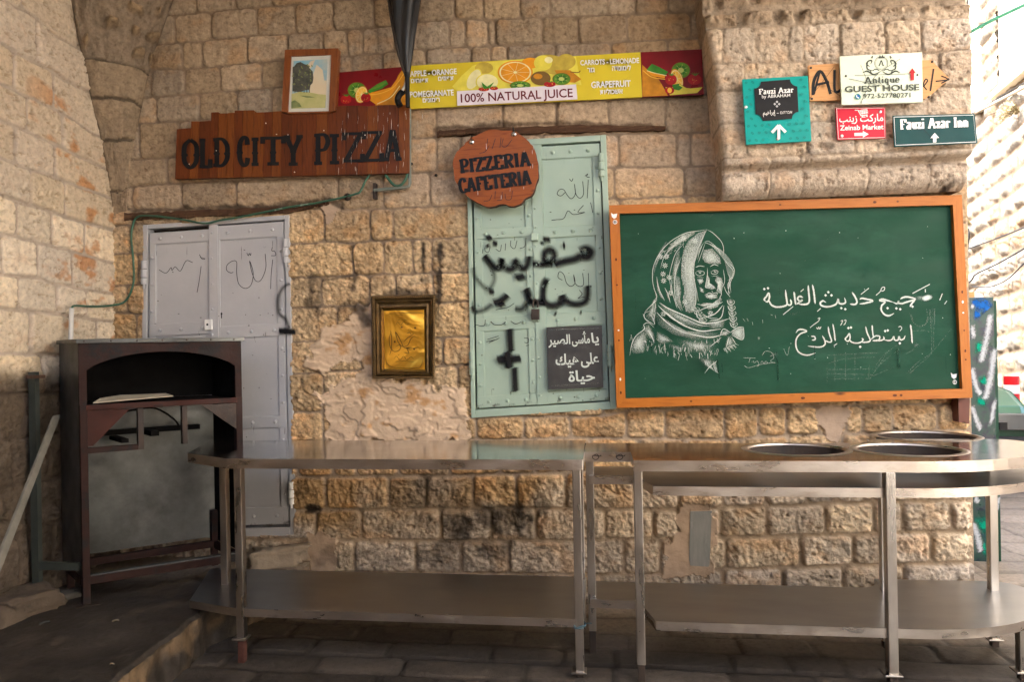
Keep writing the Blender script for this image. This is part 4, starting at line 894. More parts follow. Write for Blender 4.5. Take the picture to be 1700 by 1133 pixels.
mb = MB(); r = random.Random(3); seq = [0, 1, 2, 0, 1, 1, 0, 1, 1, 0, 1, 2, 0, 0, 1, 0, 0, 2, 0, 1, 0, 0, 1]
for i, (a, b) in enumerate(zip(edges[:-1], edges[1:])):
    ba = a - 12 * (1 - (a - 92) / 1526); bb = b - 12 * (1 - (b - 92) / 1526)
    off = .062 + r.uniform(-.0015, .0015); P = wallY(off)
    q = z([(a + .8, topy(a + 3, 1)), (b - .8, topy(b - 3, -1)), (bb - .8, boty(b)), (ba + .8, boty(a))])
    mb.prism([P(*p) for p in q][::-1], (0, .028, 0), W1[seq[i]])
mb.build('planks', ps, bevel=.0015, seg=1)
mb = MB(); P = wallY(.0655)
for ch, (x0, y0, x1, y1) in zip('OLDCITYPIZZA', [(135, 716, 230, 908), (238, 712, 318, 906), (330, 708, 434, 898), (498, 700, 566, 893), (578, 705, 636, 893), (650, 700, 802, 890), (798, 690, 918, 892), (992, 680, 1096, 886), (1090, 682, 1168, 882), (1180, 672, 1322, 870), (1308, 664, 1448, 866), (1456, 658, 1566, 860)]):
    (ax, ay), (bx, by) = z([(x0, y1)])[0], z([(x1, y0)])[0]; tl = -.02 * (bx - ax)
    mb.glyph(ch, (ax, ay), (bx - ax, tl), (0, by - ay), 8.2, 5.0, P, BLK)
    if ch in 'ODCITYP':       # the bumps of the carved western letters, half way up
        cxs = {'O': (.1, .92), 'D': (.25, .9), 'C': (.12,), 'I': (.5,), 'T': (.5,), 'Y': (.5,), 'P': (.28,)}[ch]
        for c in cxs: mb.ell(ax + (bx - ax) * c, (ay + by) / 2 + 2, 5.6, 3.6, P, BLK, n=10)
mb.build('lettering', ps)
mb = MB(); P = wallY(.0668); r = random.Random(8)
for k in range(70):
    x = r.gauss(1370, 120); y = r.uniform(500, 900); l = r.uniform(15, 90); mb.rib(z([(x, y), (x + r.uniform(-5, 5), y + l)]), r.uniform(.5, 1.4), P, WHITEP, edge=0, a=r.uniform(.4, .9))
for x, y in ((680, 612), (750, 685), (868, 933), (1060, 660), (1545, 628), (355, 792), (178, 880), (1330, 690), (825, 688)): mb.ell(*z([(x, y)])[0], r.uniform(.7, 1.3), r.uniform(.6, 1.2), P, WHITEP, n=7)
mb.build('droppings', ps)

# ------------------------------------------------------------------ framed landscape
PF = wood_mat('picture_frame_wood', (.16, .045, .012), (.21, .065, .018), (.11, .028, .008), 2, rough=.4, coat=.2, knots=False)
fp = thing('framed_picture', 'small framed watercolour of a dark tree, standing on the plank sign', 'picture', onY(515, 185, -.05))
Po = wallY(.075); Pi = wallY(.066); zz_ = z
out = z([(803, 128), (1152, 118), (1132, 530), (780, 538)]); inn = z([(842, 170), (1106, 160), (1090, 540), (820, 548)])
mb = MB()
for i in range(4):
    j = (i + 1) % 4; mb.prism([Po(*out[i]), Po(*inn[i]), Po(*inn[j]), Po(*out[j])], (0, .035, 0), PF)
mb.build('frame', fp, bevel=.003)
MAT_ = flat('picture_mount', (.62, .62, .56), .6); mb = MB(); mb.prism([Pi(*p) for p in inn][::-1], (0, .02, 0), MAT_); mb.build('mount', fp)
def wc(n, a, b, s=9): return surf(n, a, b, s, .6)
SKYB = wc('paint_sky', (.16, .40, .55), (.55, .52, .40), 7); CLD = wc('paint_cloud', (.62, .50, .33), (.60, .55, .42), 9); TRE = wc('paint_tree', (.03, .035, .03), (.10, .10, .075), 40); GRS = wc('paint_grass', (.34, .36, .12), (.48, .45, .20), 18); GR2 = wc('paint_bush', (.10, .15, .05), (.22, .24, .09), 30)
P = wallY(.0672); mb = MB()
mb.poly(z([(858, 202), (1082, 190), (1070, 510), (845, 516)]), P, SKYB)
mb.poly(z([(985, 300), (1010, 225), (1050, 260), (1060, 330), (1076, 330), (1072, 470), (960, 430), (960, 350)]), P, CLD); mb.poly(z([(940, 250), (970, 205), (1000, 195), (985, 230), (960, 262)]), P, CLD)
r = random.Random(6); tp = [(855, 240)]
for k in range(16): a = math.pi * (1.05 + k / 15 * 1.0); tp.append((905 + math.cos(a) * (72 + r.uniform(-9, 9)), 330 + math.sin(a) * (108 + r.uniform(-12, 12))))
mb.poly(z([(852, 400), (853, 250), (880, 215), (905, 208), (930, 222), (955, 228), (965, 250), (985, 270), (990, 310), (985, 345), (970, 362), (965, 390), (930, 395), (900, 408)]), P, TRE)
for k in range(40): x, y = 855 + r.random() * 125, 225 + r.random() * 170; mb.ell(*z([(x, y)])[0], 2.2, 1.0, P, GR2 if k % 3 else TRE, rot=r.random() * 3, n=7)
mb.poly(z([(848, 420), (900, 405), (960, 408), (1020, 420), (1073, 425), (1070, 510), (845, 516)]), P, GRS); mb.poly(z([(846, 470), (870, 460), (900, 480), (915, 505), (846, 514)]), P, GR2); mb.poly(z([(900, 430), (960, 432), (1000, 442), (950, 445)]), P, GR2)
for x in (870, 930, 948, 965): mb.rib(z([(x, 372), (x, 412)]), 1.2, P, TRE)
mb.build('painting', fp)

# ------------------------------------------------------------------ juice banner
YEL = surf('yellow_print', (.62, .50, .025), (.55, .43, .02), 5, .4, spec=.2, spot=(.40, .33, .06), spot_at=.62, spot_scale=12); REDP = surf('red_print', (.20, .004, .008), (.13, .003, .005), 5, .35, spec=.2); HALO = dust_mat('print_shadow', (.03, .03, .004), .0, .9, 30.0, .5)
c = lambda n, a, v=.2: flat(n, a, .4, v)
ORG = c('print_orange', (.75, .30, .01)); ORL = c('print_orange_light', (.85, .48, .05)); LEM = c('print_lemon', (.75, .66, .08)); LEL = c('print_lemon_light', (.80, .76, .40)); KIW = c('print_kiwi', (.12, .30, .02), .5); KIL = c('print_kiwi_light', (.50, .58, .15)); KIB = c('print_kiwi_skin', (.18, .10, .02)); STR = c('print_strawberry', (.45, .012, .012), .4); LEF = c('print_leaf', (.05, .25, .02), .4); AMB = c('print_juice', (.60, .25, .012), .4); PEA = c('print_pear', (.55, .42, .06), .35); MRN = c('print_maroon', (.13, .008, .015)); WRP = flat('white_strip', (.72, .66, .72), .35)
z5 = zm(540, 60, 2.656)
jb = thing('juice_banner', 'long yellow and red fruit juice banner reading 100% NATURAL JUICE', 'banner', onY(860, 180, -.03))
Pj = wallY(.04)
for nm, q, m in (('red_panel', z5([(52, 160), (372, 132), (372, 310), (52, 310)]), REDP), ('yellow_panel', z5([(372.5, 130), (1390, 70), (1397, 268), (372.5, 320)]), YEL), ('red_panel', z5([(1390.7, 70), (1660, 57), (1669, 257), (1397.7, 268)]), REDP)):
    mb = MB(); mb.prism([Pj(*p) for p in q][::-1], (0, .012, 0), m); o = mb.build(nm, jb)
    pa = MB(); P = wallY(.0405)
    E_ = lambda x, y, rx, ry, mt, rot=0.0: pa.ell(*z5([(x, y)])[0], rx / 2.656, ry / 2.656, P, mt, rot)
    def citrus(x, y, rx, ry, rim, fl, rot=0.0):
        E_(x, y, rx, ry, rim, rot); E_(x, y, rx * .9, ry * .9, LEL, rot); E_(x, y, rx * .82, ry * .82, fl, rot)
        for k in range(9):
            t = k / 9 * 2 * math.pi; ca, sa_ = math.cos(rot), math.sin(rot); u, v = rx * .8 * math.cos(t), ry * .8 * math.sin(t); pa.rib(z5([(x, y), (x + u * ca - v * sa_, y + u * sa_ + v * ca)]), .45, P, LEL)
        E_(x, y, rx * .1, ry * .1, LEL)
    def kiwi(x, y, rx, ry):
        E_(x, y, rx, ry, KIB); E_(x, y, rx * .93, ry * .93, KIW); E_(x, y, rx * .62, ry * .62, LEF)
        E_(x, y, rx * .3, ry * .3, KIL)
        for k in range(14): t = k / 14 * 2 * math.pi; pa.rib(z5([(x + rx * .3 * math.cos(t), y + ry * .3 * math.sin(t)), (x + rx * .75 * math.cos(t), y + ry * .75 * math.sin(t))]), .5, P, KIL if k % 2 else KIW)
        for k in range(14): t = k / 14 * 2 * math.pi + .1; E_(x + rx * .45 * math.cos(t), y + ry * .45 * math.sin(t), 2.2, 1.6, BLK)
    def berry(x, y, rx, ry):
        E_(x, y, rx, ry, STR)
        for k in range(5): pa.poly(z5([(x - 3 + k, y - ry * .75), (x - rx * .8 + k * rx * .4, y - ry * 1.35), (x + 3 + k, y - ry * .7)]), P, LEF)
        for k in range(6): E_(x + r.uniform(-.5, .5) * rx, y + r.uniform(-.4, .6) * ry, 1.4, 1.2, ORL)
    if nm == 'yellow_panel':
        pa.poly(z5([(560, 222), (600, 175), (650, 130), (700, 115), (900, 98), (1105, 88), (1118, 160), (1130, 215), (1108, 214), (580, 240)]), P, LEM)
        E_(760, 150, 60, 36, LEM); E_(700, 140, 40, 26, PEA); E_(905, 118, 40, 24, ORG); citrus(655, 190, 28, 52, LEM, LEL, .5); E_(1000, 125, 78, 42, PEA, .2); E_(960, 118, 40, 34, LEM); E_(1062, 112, 42, 34, PEA); E_(985, 105, 18, 14, LEL)
        pa.poly(z5([(1010, 150), (1080, 150), (1130, 190), (1100, 205), (1040, 200)]), P, AMB); pa.rib(z5([(1080, 158), (1115, 160), (1125, 152)]), 1.6, P, KIB)
        citrus(715, 202, 52, 38, LEM, LEL, 0); citrus(838, 160, 78, 52, ORG, ORG, 0); E_(950, 186, 44, 31, KIB); E_(938, 178, 20, 12, AMB); kiwi(860, 218, 46, 20); kiwi(1042, 190, 40, 27)
        berry(990, 214, 26, 12); berry(700, 236, 24, 9); berry(745, 232, 18, 8); pa.poly(z5([(690, 205), (715, 225), (745, 205), (728, 232), (700, 234)]), P, LEF)
    else:
        mir = nm == 'red_panel' and q[0][0] < 700
        if mir:
            pa.poly(z5([(345, 140), (371, 138), (371, 308), (215, 308), (275, 270), (305, 215), (320, 175)]), P, AMB); pa.poly(z5([(230, 306), (150, 250), (215, 246), (290, 225), (335, 160), (310, 230), (270, 285)]), P, ORG)
            pa.rib(z5([(160, 255), (230, 255), (300, 225), (350, 160)]), 1.3, P, ORL); kiwi(140, 238, 42, 36); citrus(160, 258, 26, 38, ORG, ORL, .3); pa.poly(z5([(190, 240), (230, 212), (268, 194), (278, 212), (250, 232), (196, 252)]), P, LEF); pa.poly(z5([(196, 238), (232, 215), (266, 200), (270, 208), (240, 226)]), P, KIW)
            berry(92, 280, 24, 20); berry(180, 272, 22, 20); pa.rib(z5([(230, 300), (290, 270), (330, 220)]), 1.2, P, LEL)
        else:
            pa.poly(z5([(1397, 125), (1440, 165), (1470, 190), (1500, 240), (1510, 262), (1398, 266)]), P, AMB); pa.poly(z5([(1500, 225), (1560, 225), (1610, 230), (1664, 225), (1640, 250), (1520, 260)]), P, LEM); pa.rib(z5([(1400, 150), (1440, 180), (1500, 190), (1540, 200)]), 1.3, P, ORL)
            kiwi(1568, 150, 42, 36); pa.poly(z5([(1416, 150), (1440, 122), (1475, 138), (1512, 158), (1500, 172), (1450, 160)]), P, LEF); pa.poly(z5([(1420, 155), (1450, 162), (1500, 174), (1496, 186), (1440, 176)]), P, ORG); pa.rib(z5([(1418, 152), (1450, 162), (1505, 174)]), 1.1, P, LEL)
            citrus(1550, 190, 26, 46, ORG, ORL, -.3); berry(1524, 192, 26, 24); berry(1628, 192, 30, 24); pa.poly(z5([(1530, 215), (1560, 210), (1582, 222), (1560, 240), (1535, 235)]), P, LEF); E_(1518, 240, 20, 16, STR); E_(1518, 240, 10, 12, ORL); pa.rib(z5([(1560, 215), (1600, 235), (1655, 232)]), 2.2, P, LEM)
    pa.build('fruit_picture', o)
mb = MB(); P = wallY(.0415)
for s in ([(375, 166), (575, 155)], [(378, 195), (455, 192)], [(498, 185), (570, 182)], [(372, 260), (562, 248)], [(430, 282), (505, 280)], [(1128, 118), (1380, 108)], [(1155, 150), (1188, 150)], [(1265, 142), (1348, 140)], [(1175, 215), (1345, 210)], [(1212, 246), (1312, 244)]): mb.rib(z5(s), 17, P, HALO, edge=0, a=.62, smooth=False)
P = wallY(.0425)
def tx(s, a, b, h, mt=WHT, bold=.024): mb.text(s, *z5([a, b]), h / 2.656, P, mt, bold)
rv = lambda s: s[::-1]
tx('APPLE - ORANGE', (374, 178), (580, 166), 24); tx(rv('תפוחים'), (378, 206), (456, 203), 20); tx(rv('תפוזים'), (498, 196), (568, 193), 20); tx('POMEGRANATE', (374, 270), (567, 260), 25); tx(rv('רימונים'), (430, 292), (505, 288), 20)
tx('CARROTS - LEMONADE', (1125, 128), (1384, 117), 22); tx(rv('גזר'), (1155, 159), (1188, 158), 22); tx(rv('לימונדה'), (1265, 152), (1348, 149), 22); tx('GRAPEFRUIT', (1173, 228), (1347, 221), 27); tx(rv('אשכוליות'), (1212, 256), (1312, 252), 21)
mb.build('lettering', jb)
Pw = wallY(.046); q = z5([(580, 242), (1106, 212), (1112, 278), (582, 306)])
mb = MB(); mb.prism([Pw(*p) for p in q][::-1], (0, .004, 0), WRP); ws = mb.build('white_strip', jb)
mb = MB(); P = wallY(.0466); tx('100% NATURAL JUICE', (598, 292), (1092, 267), 37, MRN, .014); mb.ell(*z5([(925, 278)])[0], 1.4, 1.4, P, DARKI, n=8); mb.build('lettering', ws)

# ------------------------------------------------------------------ round wooden sign
RW = wood_mat('log_slice_wood', (.21, .048, .007), (.27, .07, .010), (.15, .03, .005), 0, rough=.5, coat=.08); BARK = surf('bark', (.10, .035, .015), (.05, .02, .01), 18, .8, bump=.4)
op = [(150, 108), (175, 84), (215, 62), (250, 55), (295, 56), (335, 62), (362, 80), (388, 104), (405, 140), (413, 178), (414, 225), (402, 262), (392, 285), (368, 300), (350, 318), (318, 326), (290, 318), (262, 325), (228, 326), (196, 312), (165, 292), (140, 268), (122, 240), (113, 205), (112, 172), (120, 140)]
op = catmull(op + [op[0]], 3)[:-1]; op = [(a + random.Random(i).uniform(-2, 2), b + random.Random(i + 99).uniform(-2, 2)) for i, (a, b) in enumerate(op)]
rs = thing('round_sign', 'round red-brown log slice sign reading PIZZERIA CAFETERIA', 'sign', onY(823, 342, -.06))
P0_ = wallY(.098); mb = MB(); mb.prism([P0_(*p) for p in z6(op)][::-1], (0, .045, 0), RW, BARK); mb.build('slice', rs, bevel=.004)
mb = MB(); P = wallY(.0995)
mb.serif('PIZZERIA', z6([(136, 210)])[0], z6([(390, 182)])[0], 50 / 2.139, 6.0, 3.4, P, BLK); mb.serif('CAFETERIA', z6([(136, 280)])[0], z6([(392, 248)])[0], 50 / 2.139, 5.6, 3.2, P, BLK); mb.build('lettering', rs)
mb = MB()
for s in ([(320, 90), (300, 115), (285, 110), (290, 85)], [(282, 82), (278, 118)], [(262, 85), (250, 122)], [(240, 110), (225, 132), (205, 138)], [(235, 85), (232, 105)], [(322, 270), (318, 300), (300, 302), (296, 282)], [(286, 275), (284, 302), (268, 305)], [(250, 285), (240, 305), (220, 308)], [(262, 272), (260, 300)]): mb.rib(z6(s), .9, P, INK, n=4)
mb.build('marker_scribble', rs)
mb = MB()
for k in range(16): x, y = r.uniform(130, 400), r.uniform(90, 300); mb.rib(z6([(x, y), (x + r.uniform(-1, 2), y + r.uniform(10, 34))]), r.uniform(.7, 1.5), P, WHITEP, edge=0, a=.9)
mb.build('droppings', rs)
for x, y in ((178, 98), (328, 70)):
    p = wallY(.1)(*z6([(x, y)])[0]); mb = MB(); mb.dome(p, (0, -1, 0), .014, CHROME, .7, 10); mb.tube([p + Vector((0, -.004, .004)), p + Vector((-.006, .02, .04)), p + Vector((-.01, .07, .05))], .0035, DARKI); mb.build('hook', rs)

# ------------------------------------------------------------------ gold framed calligraphy
GOLDF = surf('antique_gilt', (.17, .105, .04), (.08, .05, .02), 22, .45, metal=.7, bump=.3, spot=(.05, .03, .015), spot_at=.6, spot_scale=20)
m, t, b = newmat('gold_foil'); L_ = t.links.new
b.inputs['Metallic'].default_value = 1; b.inputs['Roughness'].default_value = .34; b.inputs['Base Color'].default_value = (.86, .48, .06, 1)
tc = N(t, 'ShaderNodeTexCoord'); n_ = N(t, 'ShaderNodeTexNoise', i_Scale=5.0, i_Detail=3.0, i_Distortion=.5); L_(tc.outputs['Object'], n_.inputs['Vector']); bp = N(t, 'ShaderNodeBump', i_Strength=.55, i_Distance=.05); L_(n_.outputs[0], bp.inputs['Height']); L_(bp.outputs[0], b.inputs['Normal']); GOLD = m
z7 = zm(450, 370, 2.906)
gf = thing('framed_calligraphy', 'gold foil Arabic calligraphy in an antique gilt frame, hanging on the bare plaster', 'picture', onY(669, 628, -.03))
out = z7([(482, 352), (795, 345), (790, 752), (486, 752)]); prev = out; lay = [(0, .045), (.09, .062), (.16, .05), (.24, .06), (.34, .02)]
inn = z7([(545, 425), (738, 420), (742, 710), (548, 706)])
lp = lambda k, i: (out[i][0] * (1 - k) + inn[i][0] * k, out[i][1] * (1 - k) + inn[i][1] * k)
mb = MB(); ks = [0, .06, .2, .34, .42, .62, .78, 1.0]; hs = [.03, .062, .070, .058, .064, .048, .052, .026]
for (k0, h0), (k1, h1) in zip(zip(ks, hs), zip(ks[1:], hs[1:])):
    for i in range(4):
        j = (i + 1) % 4; mb.add([wallY(h0)(*lp(k0, i)), wallY(h0)(*lp(k0, j)), wallY(h1)(*lp(k1, j)), wallY(h1)(*lp(k1, i))], [(0, 1, 2, 3)], GOLDF)
for i in range(4):
    j = (i + 1) % 4; mb.add([wallY(.03)(*lp(0, i)), wallY(.03)(*lp(0, j)), wallY(-.005)(*lp(0, j)), wallY(-.005)(*lp(0, i))], [(3, 2, 1, 0)], GOLDF)
    for k in range(30):
        f = (k + .5) / 30; a, b2 = lp(.13, i), lp(.13, j); mb.dome(wallY(.066)(a[0] + (b2[0] - a[0]) * f, a[1] + (b2[1] - a[1]) * f), (0, -1, 0), .006, GOLDF, .6, 6)
mb.build('frame', gf)
mb = MB(); Pg = wallY(.024); G = 14; q = z7([(540, 415), (745, 410), (748, 716), (542, 712)])
V_ = []; 
for j in range(G + 1):
    for i in range(G + 1):
        u, v = i / G, j / G; x = (q[0][0] * (1 - u) + q[1][0] * u) * (1 - v) + (q[3][0] * (1 - u) + q[2][0] * u) * v; y = (q[0][1] * (1 - u) + q[1][1] * u) * (1 - v) + (q[3][1] * (1 - u) + q[2][1] * u) * v
        V_.append(wallY(.022 + .003 * math.sin(u * 5 + v * 7) + .002 * math.sin(v * 15 + u * 3))(x, y))
mb.add(V_, [(j * (G + 1) + i, j * (G + 1) + i + 1, (j + 1) * (G + 1) + i + 1, (j + 1) * (G + 1) + i) for j in range(G) for i in range(G)], GOLD); fo = mb.build('foil', gf, smooth=True)
GLN = surf('foil_line', (.12, .06, .01), (.20, .10, .02), 30, .5, metal=.6); mb = MB(); P = wallY(.0285)
def gl(s, w=4): mb.rib(z7(s), w * .55 / 2.906, P, GLN, taper=.2)
for s in ([(708, 560), (690, 548), (672, 565), (660, 590), (635, 598), (615, 580), (605, 550), (600, 528), (612, 545), (630, 580), (640, 600), (665, 612), (690, 620)], [(580, 525), (570, 560), (575, 600), (590, 620), (610, 620), (625, 605), (618, 590), (600, 600)], [(690, 535), (675, 545), (655, 560), (640, 575)], [(572, 640), (580, 610), (582, 560), (576, 520)], [(680, 600), (650, 605), (690, 606), (712, 600)], [(655, 535), (668, 530), (676, 540)], [(640, 625), (665, 630), (650, 600)]): gl(s, 5)
for s in ([(600, 495), (612, 480), (625, 496), (640, 478), (655, 494), (668, 480)], [(610, 470), (625, 466)], [(640, 470), (660, 468)], [(592, 660), (605, 645), (622, 662), (640, 645), (655, 662), (675, 648), (690, 660)], [(600, 672), (640, 668), (692, 672)], [(612, 640), (620, 636)], [(560, 690), (552, 660)], [(553, 655), (565, 685), (600, 700), (700, 702), (725, 688), (732, 660)], [(556, 440), (730, 436), (733, 470)], [(660, 520), (668, 512), (678, 520)], [(640, 445), (600, 447)]): gl(s, 3)
for x, y in ((630, 505), (695, 508), (597, 575), (690, 610)): mb.ell(*z7([(x, y)])[0], 1.6, 1.8, P, GLN, n=8)
mb.build('calligraphy', fo)

# ------------------------------------------------------------------ black folded umbrella
UMB = surf('black_cloth', (.006, .006, .007), (.011, .011, .012), 10, .38, bump=.2, bscale=25, stretch=(1, 1, .25), spot=(.05, .05, .05), spot_at=.68, spot_scale=30)
um = thing('folded_umbrella', 'folded black umbrella hanging point down in front of the banner', 'umbrella', onY(670, 165, -.16))
mb = MB(); ctr = [(668, -80, 42), (670, -40, 36), (671, 0, 25), (671, 40, 19.5), (672, 80, 13), (674, 105, 8), (675, 122, 5), (676, 128, 4)]
V_ = []; nn = 26
for x, y, w in [tuple(q) for q in catmull(ctr, 4)]:
    p = onY(x, y, -.17); rr_ = w / FPX * 3.5
    for k in range(nn):
        t = 2 * math.pi * k / nn; f = 1 + .17 * math.sin(5 * t + y * .012) + .06 * math.sin(11 * t + 1); V_.append(p + Vector((math.cos(t) * rr_ * f, math.sin(t) * rr_ * f * .62, 0)))
m_ = len(V_) // nn; mb.add(V_, [(i * nn + k, i * nn + (k + 1) % nn, (i + 1) * nn + (k + 1) % nn, (i + 1) * nn + k) for i in range(m_ - 1) for k in range(nn)], UMB); mb.build('canopy', um, smooth=True)
mb = MB(); mb.tube([onY(x, y, -.19) for x, y in ((640, -60), (645, 0), (651, 40), (660, 85), (670, 118))], .006, DARKI); mb.build('rib', um)
mb = MB(); mb.tube([onY(676, 120, -.17), onY(677, 178, -.16)], .012, BLK); mb.tube([onY(x, y, -.15) for x, y in ((675, 126), (673, 140), (668, 150))], .0085, CHROME); mb.build('pole', um)
mb = MB(); mb.tube([onY(x, y, -.13) for x, y in ((672, 150), (664, 156), (660, 166), (664, 176))], .017, BLK); mb.build('strap', um)

# ------------------------------------------------------------------ hotel signs on the pier
def board(nm, label, cat, zf, q, off, mat, th=.012, edge=None):
    t_ = thing(nm, label, cat, onY(*zf([(sum(p[0] for p in q) / len(q), max(p[1] for p in q))])[0], -off)); mb = MB(); P = wallY(off); mb.prism([P(*p) for p in zf(q)][::-1], (0, th, 0), mat, edge); mb.build('panel', t_, bevel=.0012, seg=1); return t_
def bolt(parent, zf, pts, off, mt=CHROME, rad=.008):
    mb = MB()
    for p in pts: mb.dome(wallY(off)(*zf([p])[0]), (0, -1, 0), rad, mt, .5)
    mb.build('screws', parent)
z9 = zm(1130, 0, 2.982); S = PO + .03
TEAL = surf('teal_print', (.0, .30, .27), (.0, .26, .235), 5, .35, spec=.2); TEAD = flat('teal_print_dark', (.0, .20, .18), .35); BKP = flat('black_print', (.010, .0095, .011), .5)
t1 = board('hotel_sign', 'square teal hotel sign with black label reading Fauzi Azar and white arrow', 'sign', z9, [(305, 392), (630, 375), (648, 698), (325, 715)], S + .012, TEAL)
mb = MB(); P = wallY(S + .0126); rr = random.Random(12)
for i in range(9):
    for j in range(9):
        u, v = (i + .5 + (j % 2) * .5) / 9.6, (j + .5) / 9; x = 305 + 325 * u + 19 * v; y = 392 - 17 * u + 323 * v
        if 360 < x < 590 and 390 < y < 608: continue
        if 440 < x < 530 and 605 < y: continue
        mb.ell(*z9([(x, y)])[0], 2.9, 2.1, P, TEAD, rot=(.6 if (i + j) % 2 else -.6), n=10); mb.rib(z9([(x - 6, y + 5), (x + 6, y - 5)]), .5, P, TEAL)
def notch(x0, y0, x1, y1, rd, sl):
    o_ = []
    for cx_2, cy_2, a0 in ((x0, y0, 90), (x1, y0, 180), (x1, y1, 270), (x0, y1, 0)):
        for k in range(7):
            a = math.radians(a0 - 15 * k); o_.append((cx_2 + rd * math.cos(a), cy_2 + rd * math.sin(a) + (cx_2 - x0) * sl + 0))
    return [(x + (y - y0) * .05, y) for x, y in o_]
mb.poly(z9(notch(362, 405, 575, 600, 34, -.052)), P, BKP)
P = wallY(S + .0145)
mb.serif('Fauzi Azar', z9([(386, 469)])[0], z9([(557, 459)])[0], 27 / 2.982, 1.9, 1.0, P, WHT); mb.text('by ABRAHAM', *z9([(401, 488), (541, 481)]), 16 / 2.982, P, WHT, .004)
for dx, dy in ((0, -11), (0, 11), (-11, 0), (11, 0)): mb.ell(*z9([(475 + dx, 517 + dy)])[0], 2.2, 2.2, P, flat('grey_print', (.5, .5, .5)) if 'grey_print' not in MATS else MATS['grey_print'], n=4)
mb.text(rv('אברהם'), *z9([(492, 566), (550, 563)]), 14 / 2.982, P, WHT); mb.text('-', *z9([(474, 566), (484, 566)]), 12 / 2.982, P, WHT); mb.text(rv('ﺇﺑﺮﺍﻫﻴﻢ'), *z9([(406, 570), (467, 567)]), 20 / 2.982, P, WHT, .01)
for s in ([(484, 690), (484, 628)], [(450, 658), (484, 622)], [(518, 656), (484, 622)]): mb.rib(z9(s), 4.6, P, WHT)
mb.build('printing', t1); bolt(t1, z9, [(474, 412), (480, 688), (322, 530)], S + .0125)
PLY = wood_mat('raw_board', (.50, .25, .10), (.56, .30, .13), (.42, .20, .08), 0, rough=.7, knots=False)
t2 = board('arrow_board', 'pointed raw wood arrow board lettered in black brush, half hidden behind the guest house sign', 'sign', z9, [(632, 322), (790, 312), (1000, 306), (1240, 296), (1332, 390), (1215, 488), (900, 492), (640, 499)], S, PLY, .014)
mb = MB(); P = wallY(S + .001)
for s, w in (([(655, 470), (660, 400), (690, 352), (722, 400), (742, 465)], 15), ([(668, 420), (735, 405)], 12), ([(762, 345), (762, 440), (775, 455), (798, 440)], 13), ([(660, 465), (690, 350)], 10), ([(1200, 430), (1222, 400), (1212, 392), (1202, 420), (1218, 445)], 6), ([(1252, 340), (1236, 450)], 8), ([(1262, 402), (1325, 395)], 6), ([(1290, 375), (1322, 392), (1290, 412)], 6), ([(640, 485), (760, 330)], 1.6), ([(735, 440), (790, 475)], 2)): mb.rib(z9(s), w / 2.982, P, BLK)
mb.fan(z9([(668, 400), (720, 385), (740, 430), (715, 462), (672, 450)]), P, SPRAY, .5, 0); mb.build('brush_lettering', t2); bolt(t2, z9, [(645, 335), (650, 488), (1245, 305), (1228, 480), (1325, 392)], S + .001, DARKI, .006)
PALE = surf('pale_print', (.60, .66, .52), (.56, .62, .48), 6, .4); OLV = flat('olive_print', (.05, .06, .045), .4); REDA = flat('red_arrow', (.42, .01, .015), .4)
t3 = board('guest_house_sign', 'pale green guest house sign with crest, red arrow and phone number', 'sign', z9, [(788, 278), (1195, 258), (1199, 505), (798, 519)], S + .026, PALE, .012)
mb = MB(); P = wallY(S + .0268)
ring = lambda x, y, r_, w: mb.rib(z9([(x + r_ * math.cos(a / 12 * math.pi), y + r_ * math.sin(a / 12 * math.pi)) for a in range(25)]), w, P, OLV, n=2)
ring(993, 312, 33, .7); ring(993, 312, 28, .45); mb.glyph('A', z9([(979, 326)])[0], (28 / 2.982, -.2), (0, -28 / 2.982), 1.8, .7, P, OLV)
mb.poly(z9([(976, 276), (980, 284), (986, 272), (993, 282), (1000, 270), (1006, 283), (1011, 274), (1008, 288), (980, 289)]), P, OLV)
for m_ in (-1, 1):
    f = lambda l: z9([(993 + m_ * (x - 993), y) for x, y in l])
    for s, w in (([(1030, 350), (1062, 340), (1060, 305), (1040, 300), (1046, 318)], 2.4), ([(1000, 355), (1030, 368), (1062, 352), (1086, 360)], 2.6), ([(1040, 292), (1036, 278), (1046, 288)], 1.6), ([(1050, 330), (1066, 316), (1056, 300)], 2.2), ([(1000, 352), (1020, 342), (1040, 352)], 1.6), ([(1040, 362), (1050, 346)], 1.6)): mb.rib(f(s), w, P, OLV, taper=.3)
mb.serif('Antique', z9([(908, 414)])[0], z9([(1084, 409)])[0], 33 / 2.982, 2.6, .9, P, OLV)
mb.text('GUEST HOUSE', *z9([(812, 457), (1181, 446)]), 29 / 2.982, P, OLV, .022); mb.text('972-527780271', *z9([(903, 487), (1137, 481)]), 22 / 2.982, P, OLV, .012); mb.text('www.antique1007.com', *z9([(925, 505), (1080, 498)]), 10 / 2.982, P, MATS['grey_print'])
mb.ell(*z9([(876, 479)])[0], 5, 4.8, P, flat('logo_green', (.03, .25, .16)), n=16); mb.ell(*z9([(876, 479)])[0], 4.1, 3.9, P, flat('logo_blue', (.02, .12, .32)), n=16); mb.rib(z9([(870, 472), (872, 482), (882, 486)]), 1.3, P, WHT)
mb.poly(z9([(1145, 337), (1163, 362), (1154, 362), (1154, 398), (1136, 399), (1136, 363), (1128, 364)]), P, REDA)
for s in ([(860, 374), (1130, 366)], [(832, 390), (1060, 440)], [(890, 322), (930, 420)], [(890, 510), (960, 380), (1085, 292)], [(970, 400), (1080, 490)], [(895, 515), (892, 500)]): mb.rib(z9(s), .7, P, OLV)
mb.build('printing', t3); bolt(t3, z9, [(818, 375), (1172, 370)], S + .0265, DARKI, .005)
REDS = surf('red_sign_print', (.56, .006, .03), (.50, .005, .025), 5, .35, spec=.2)
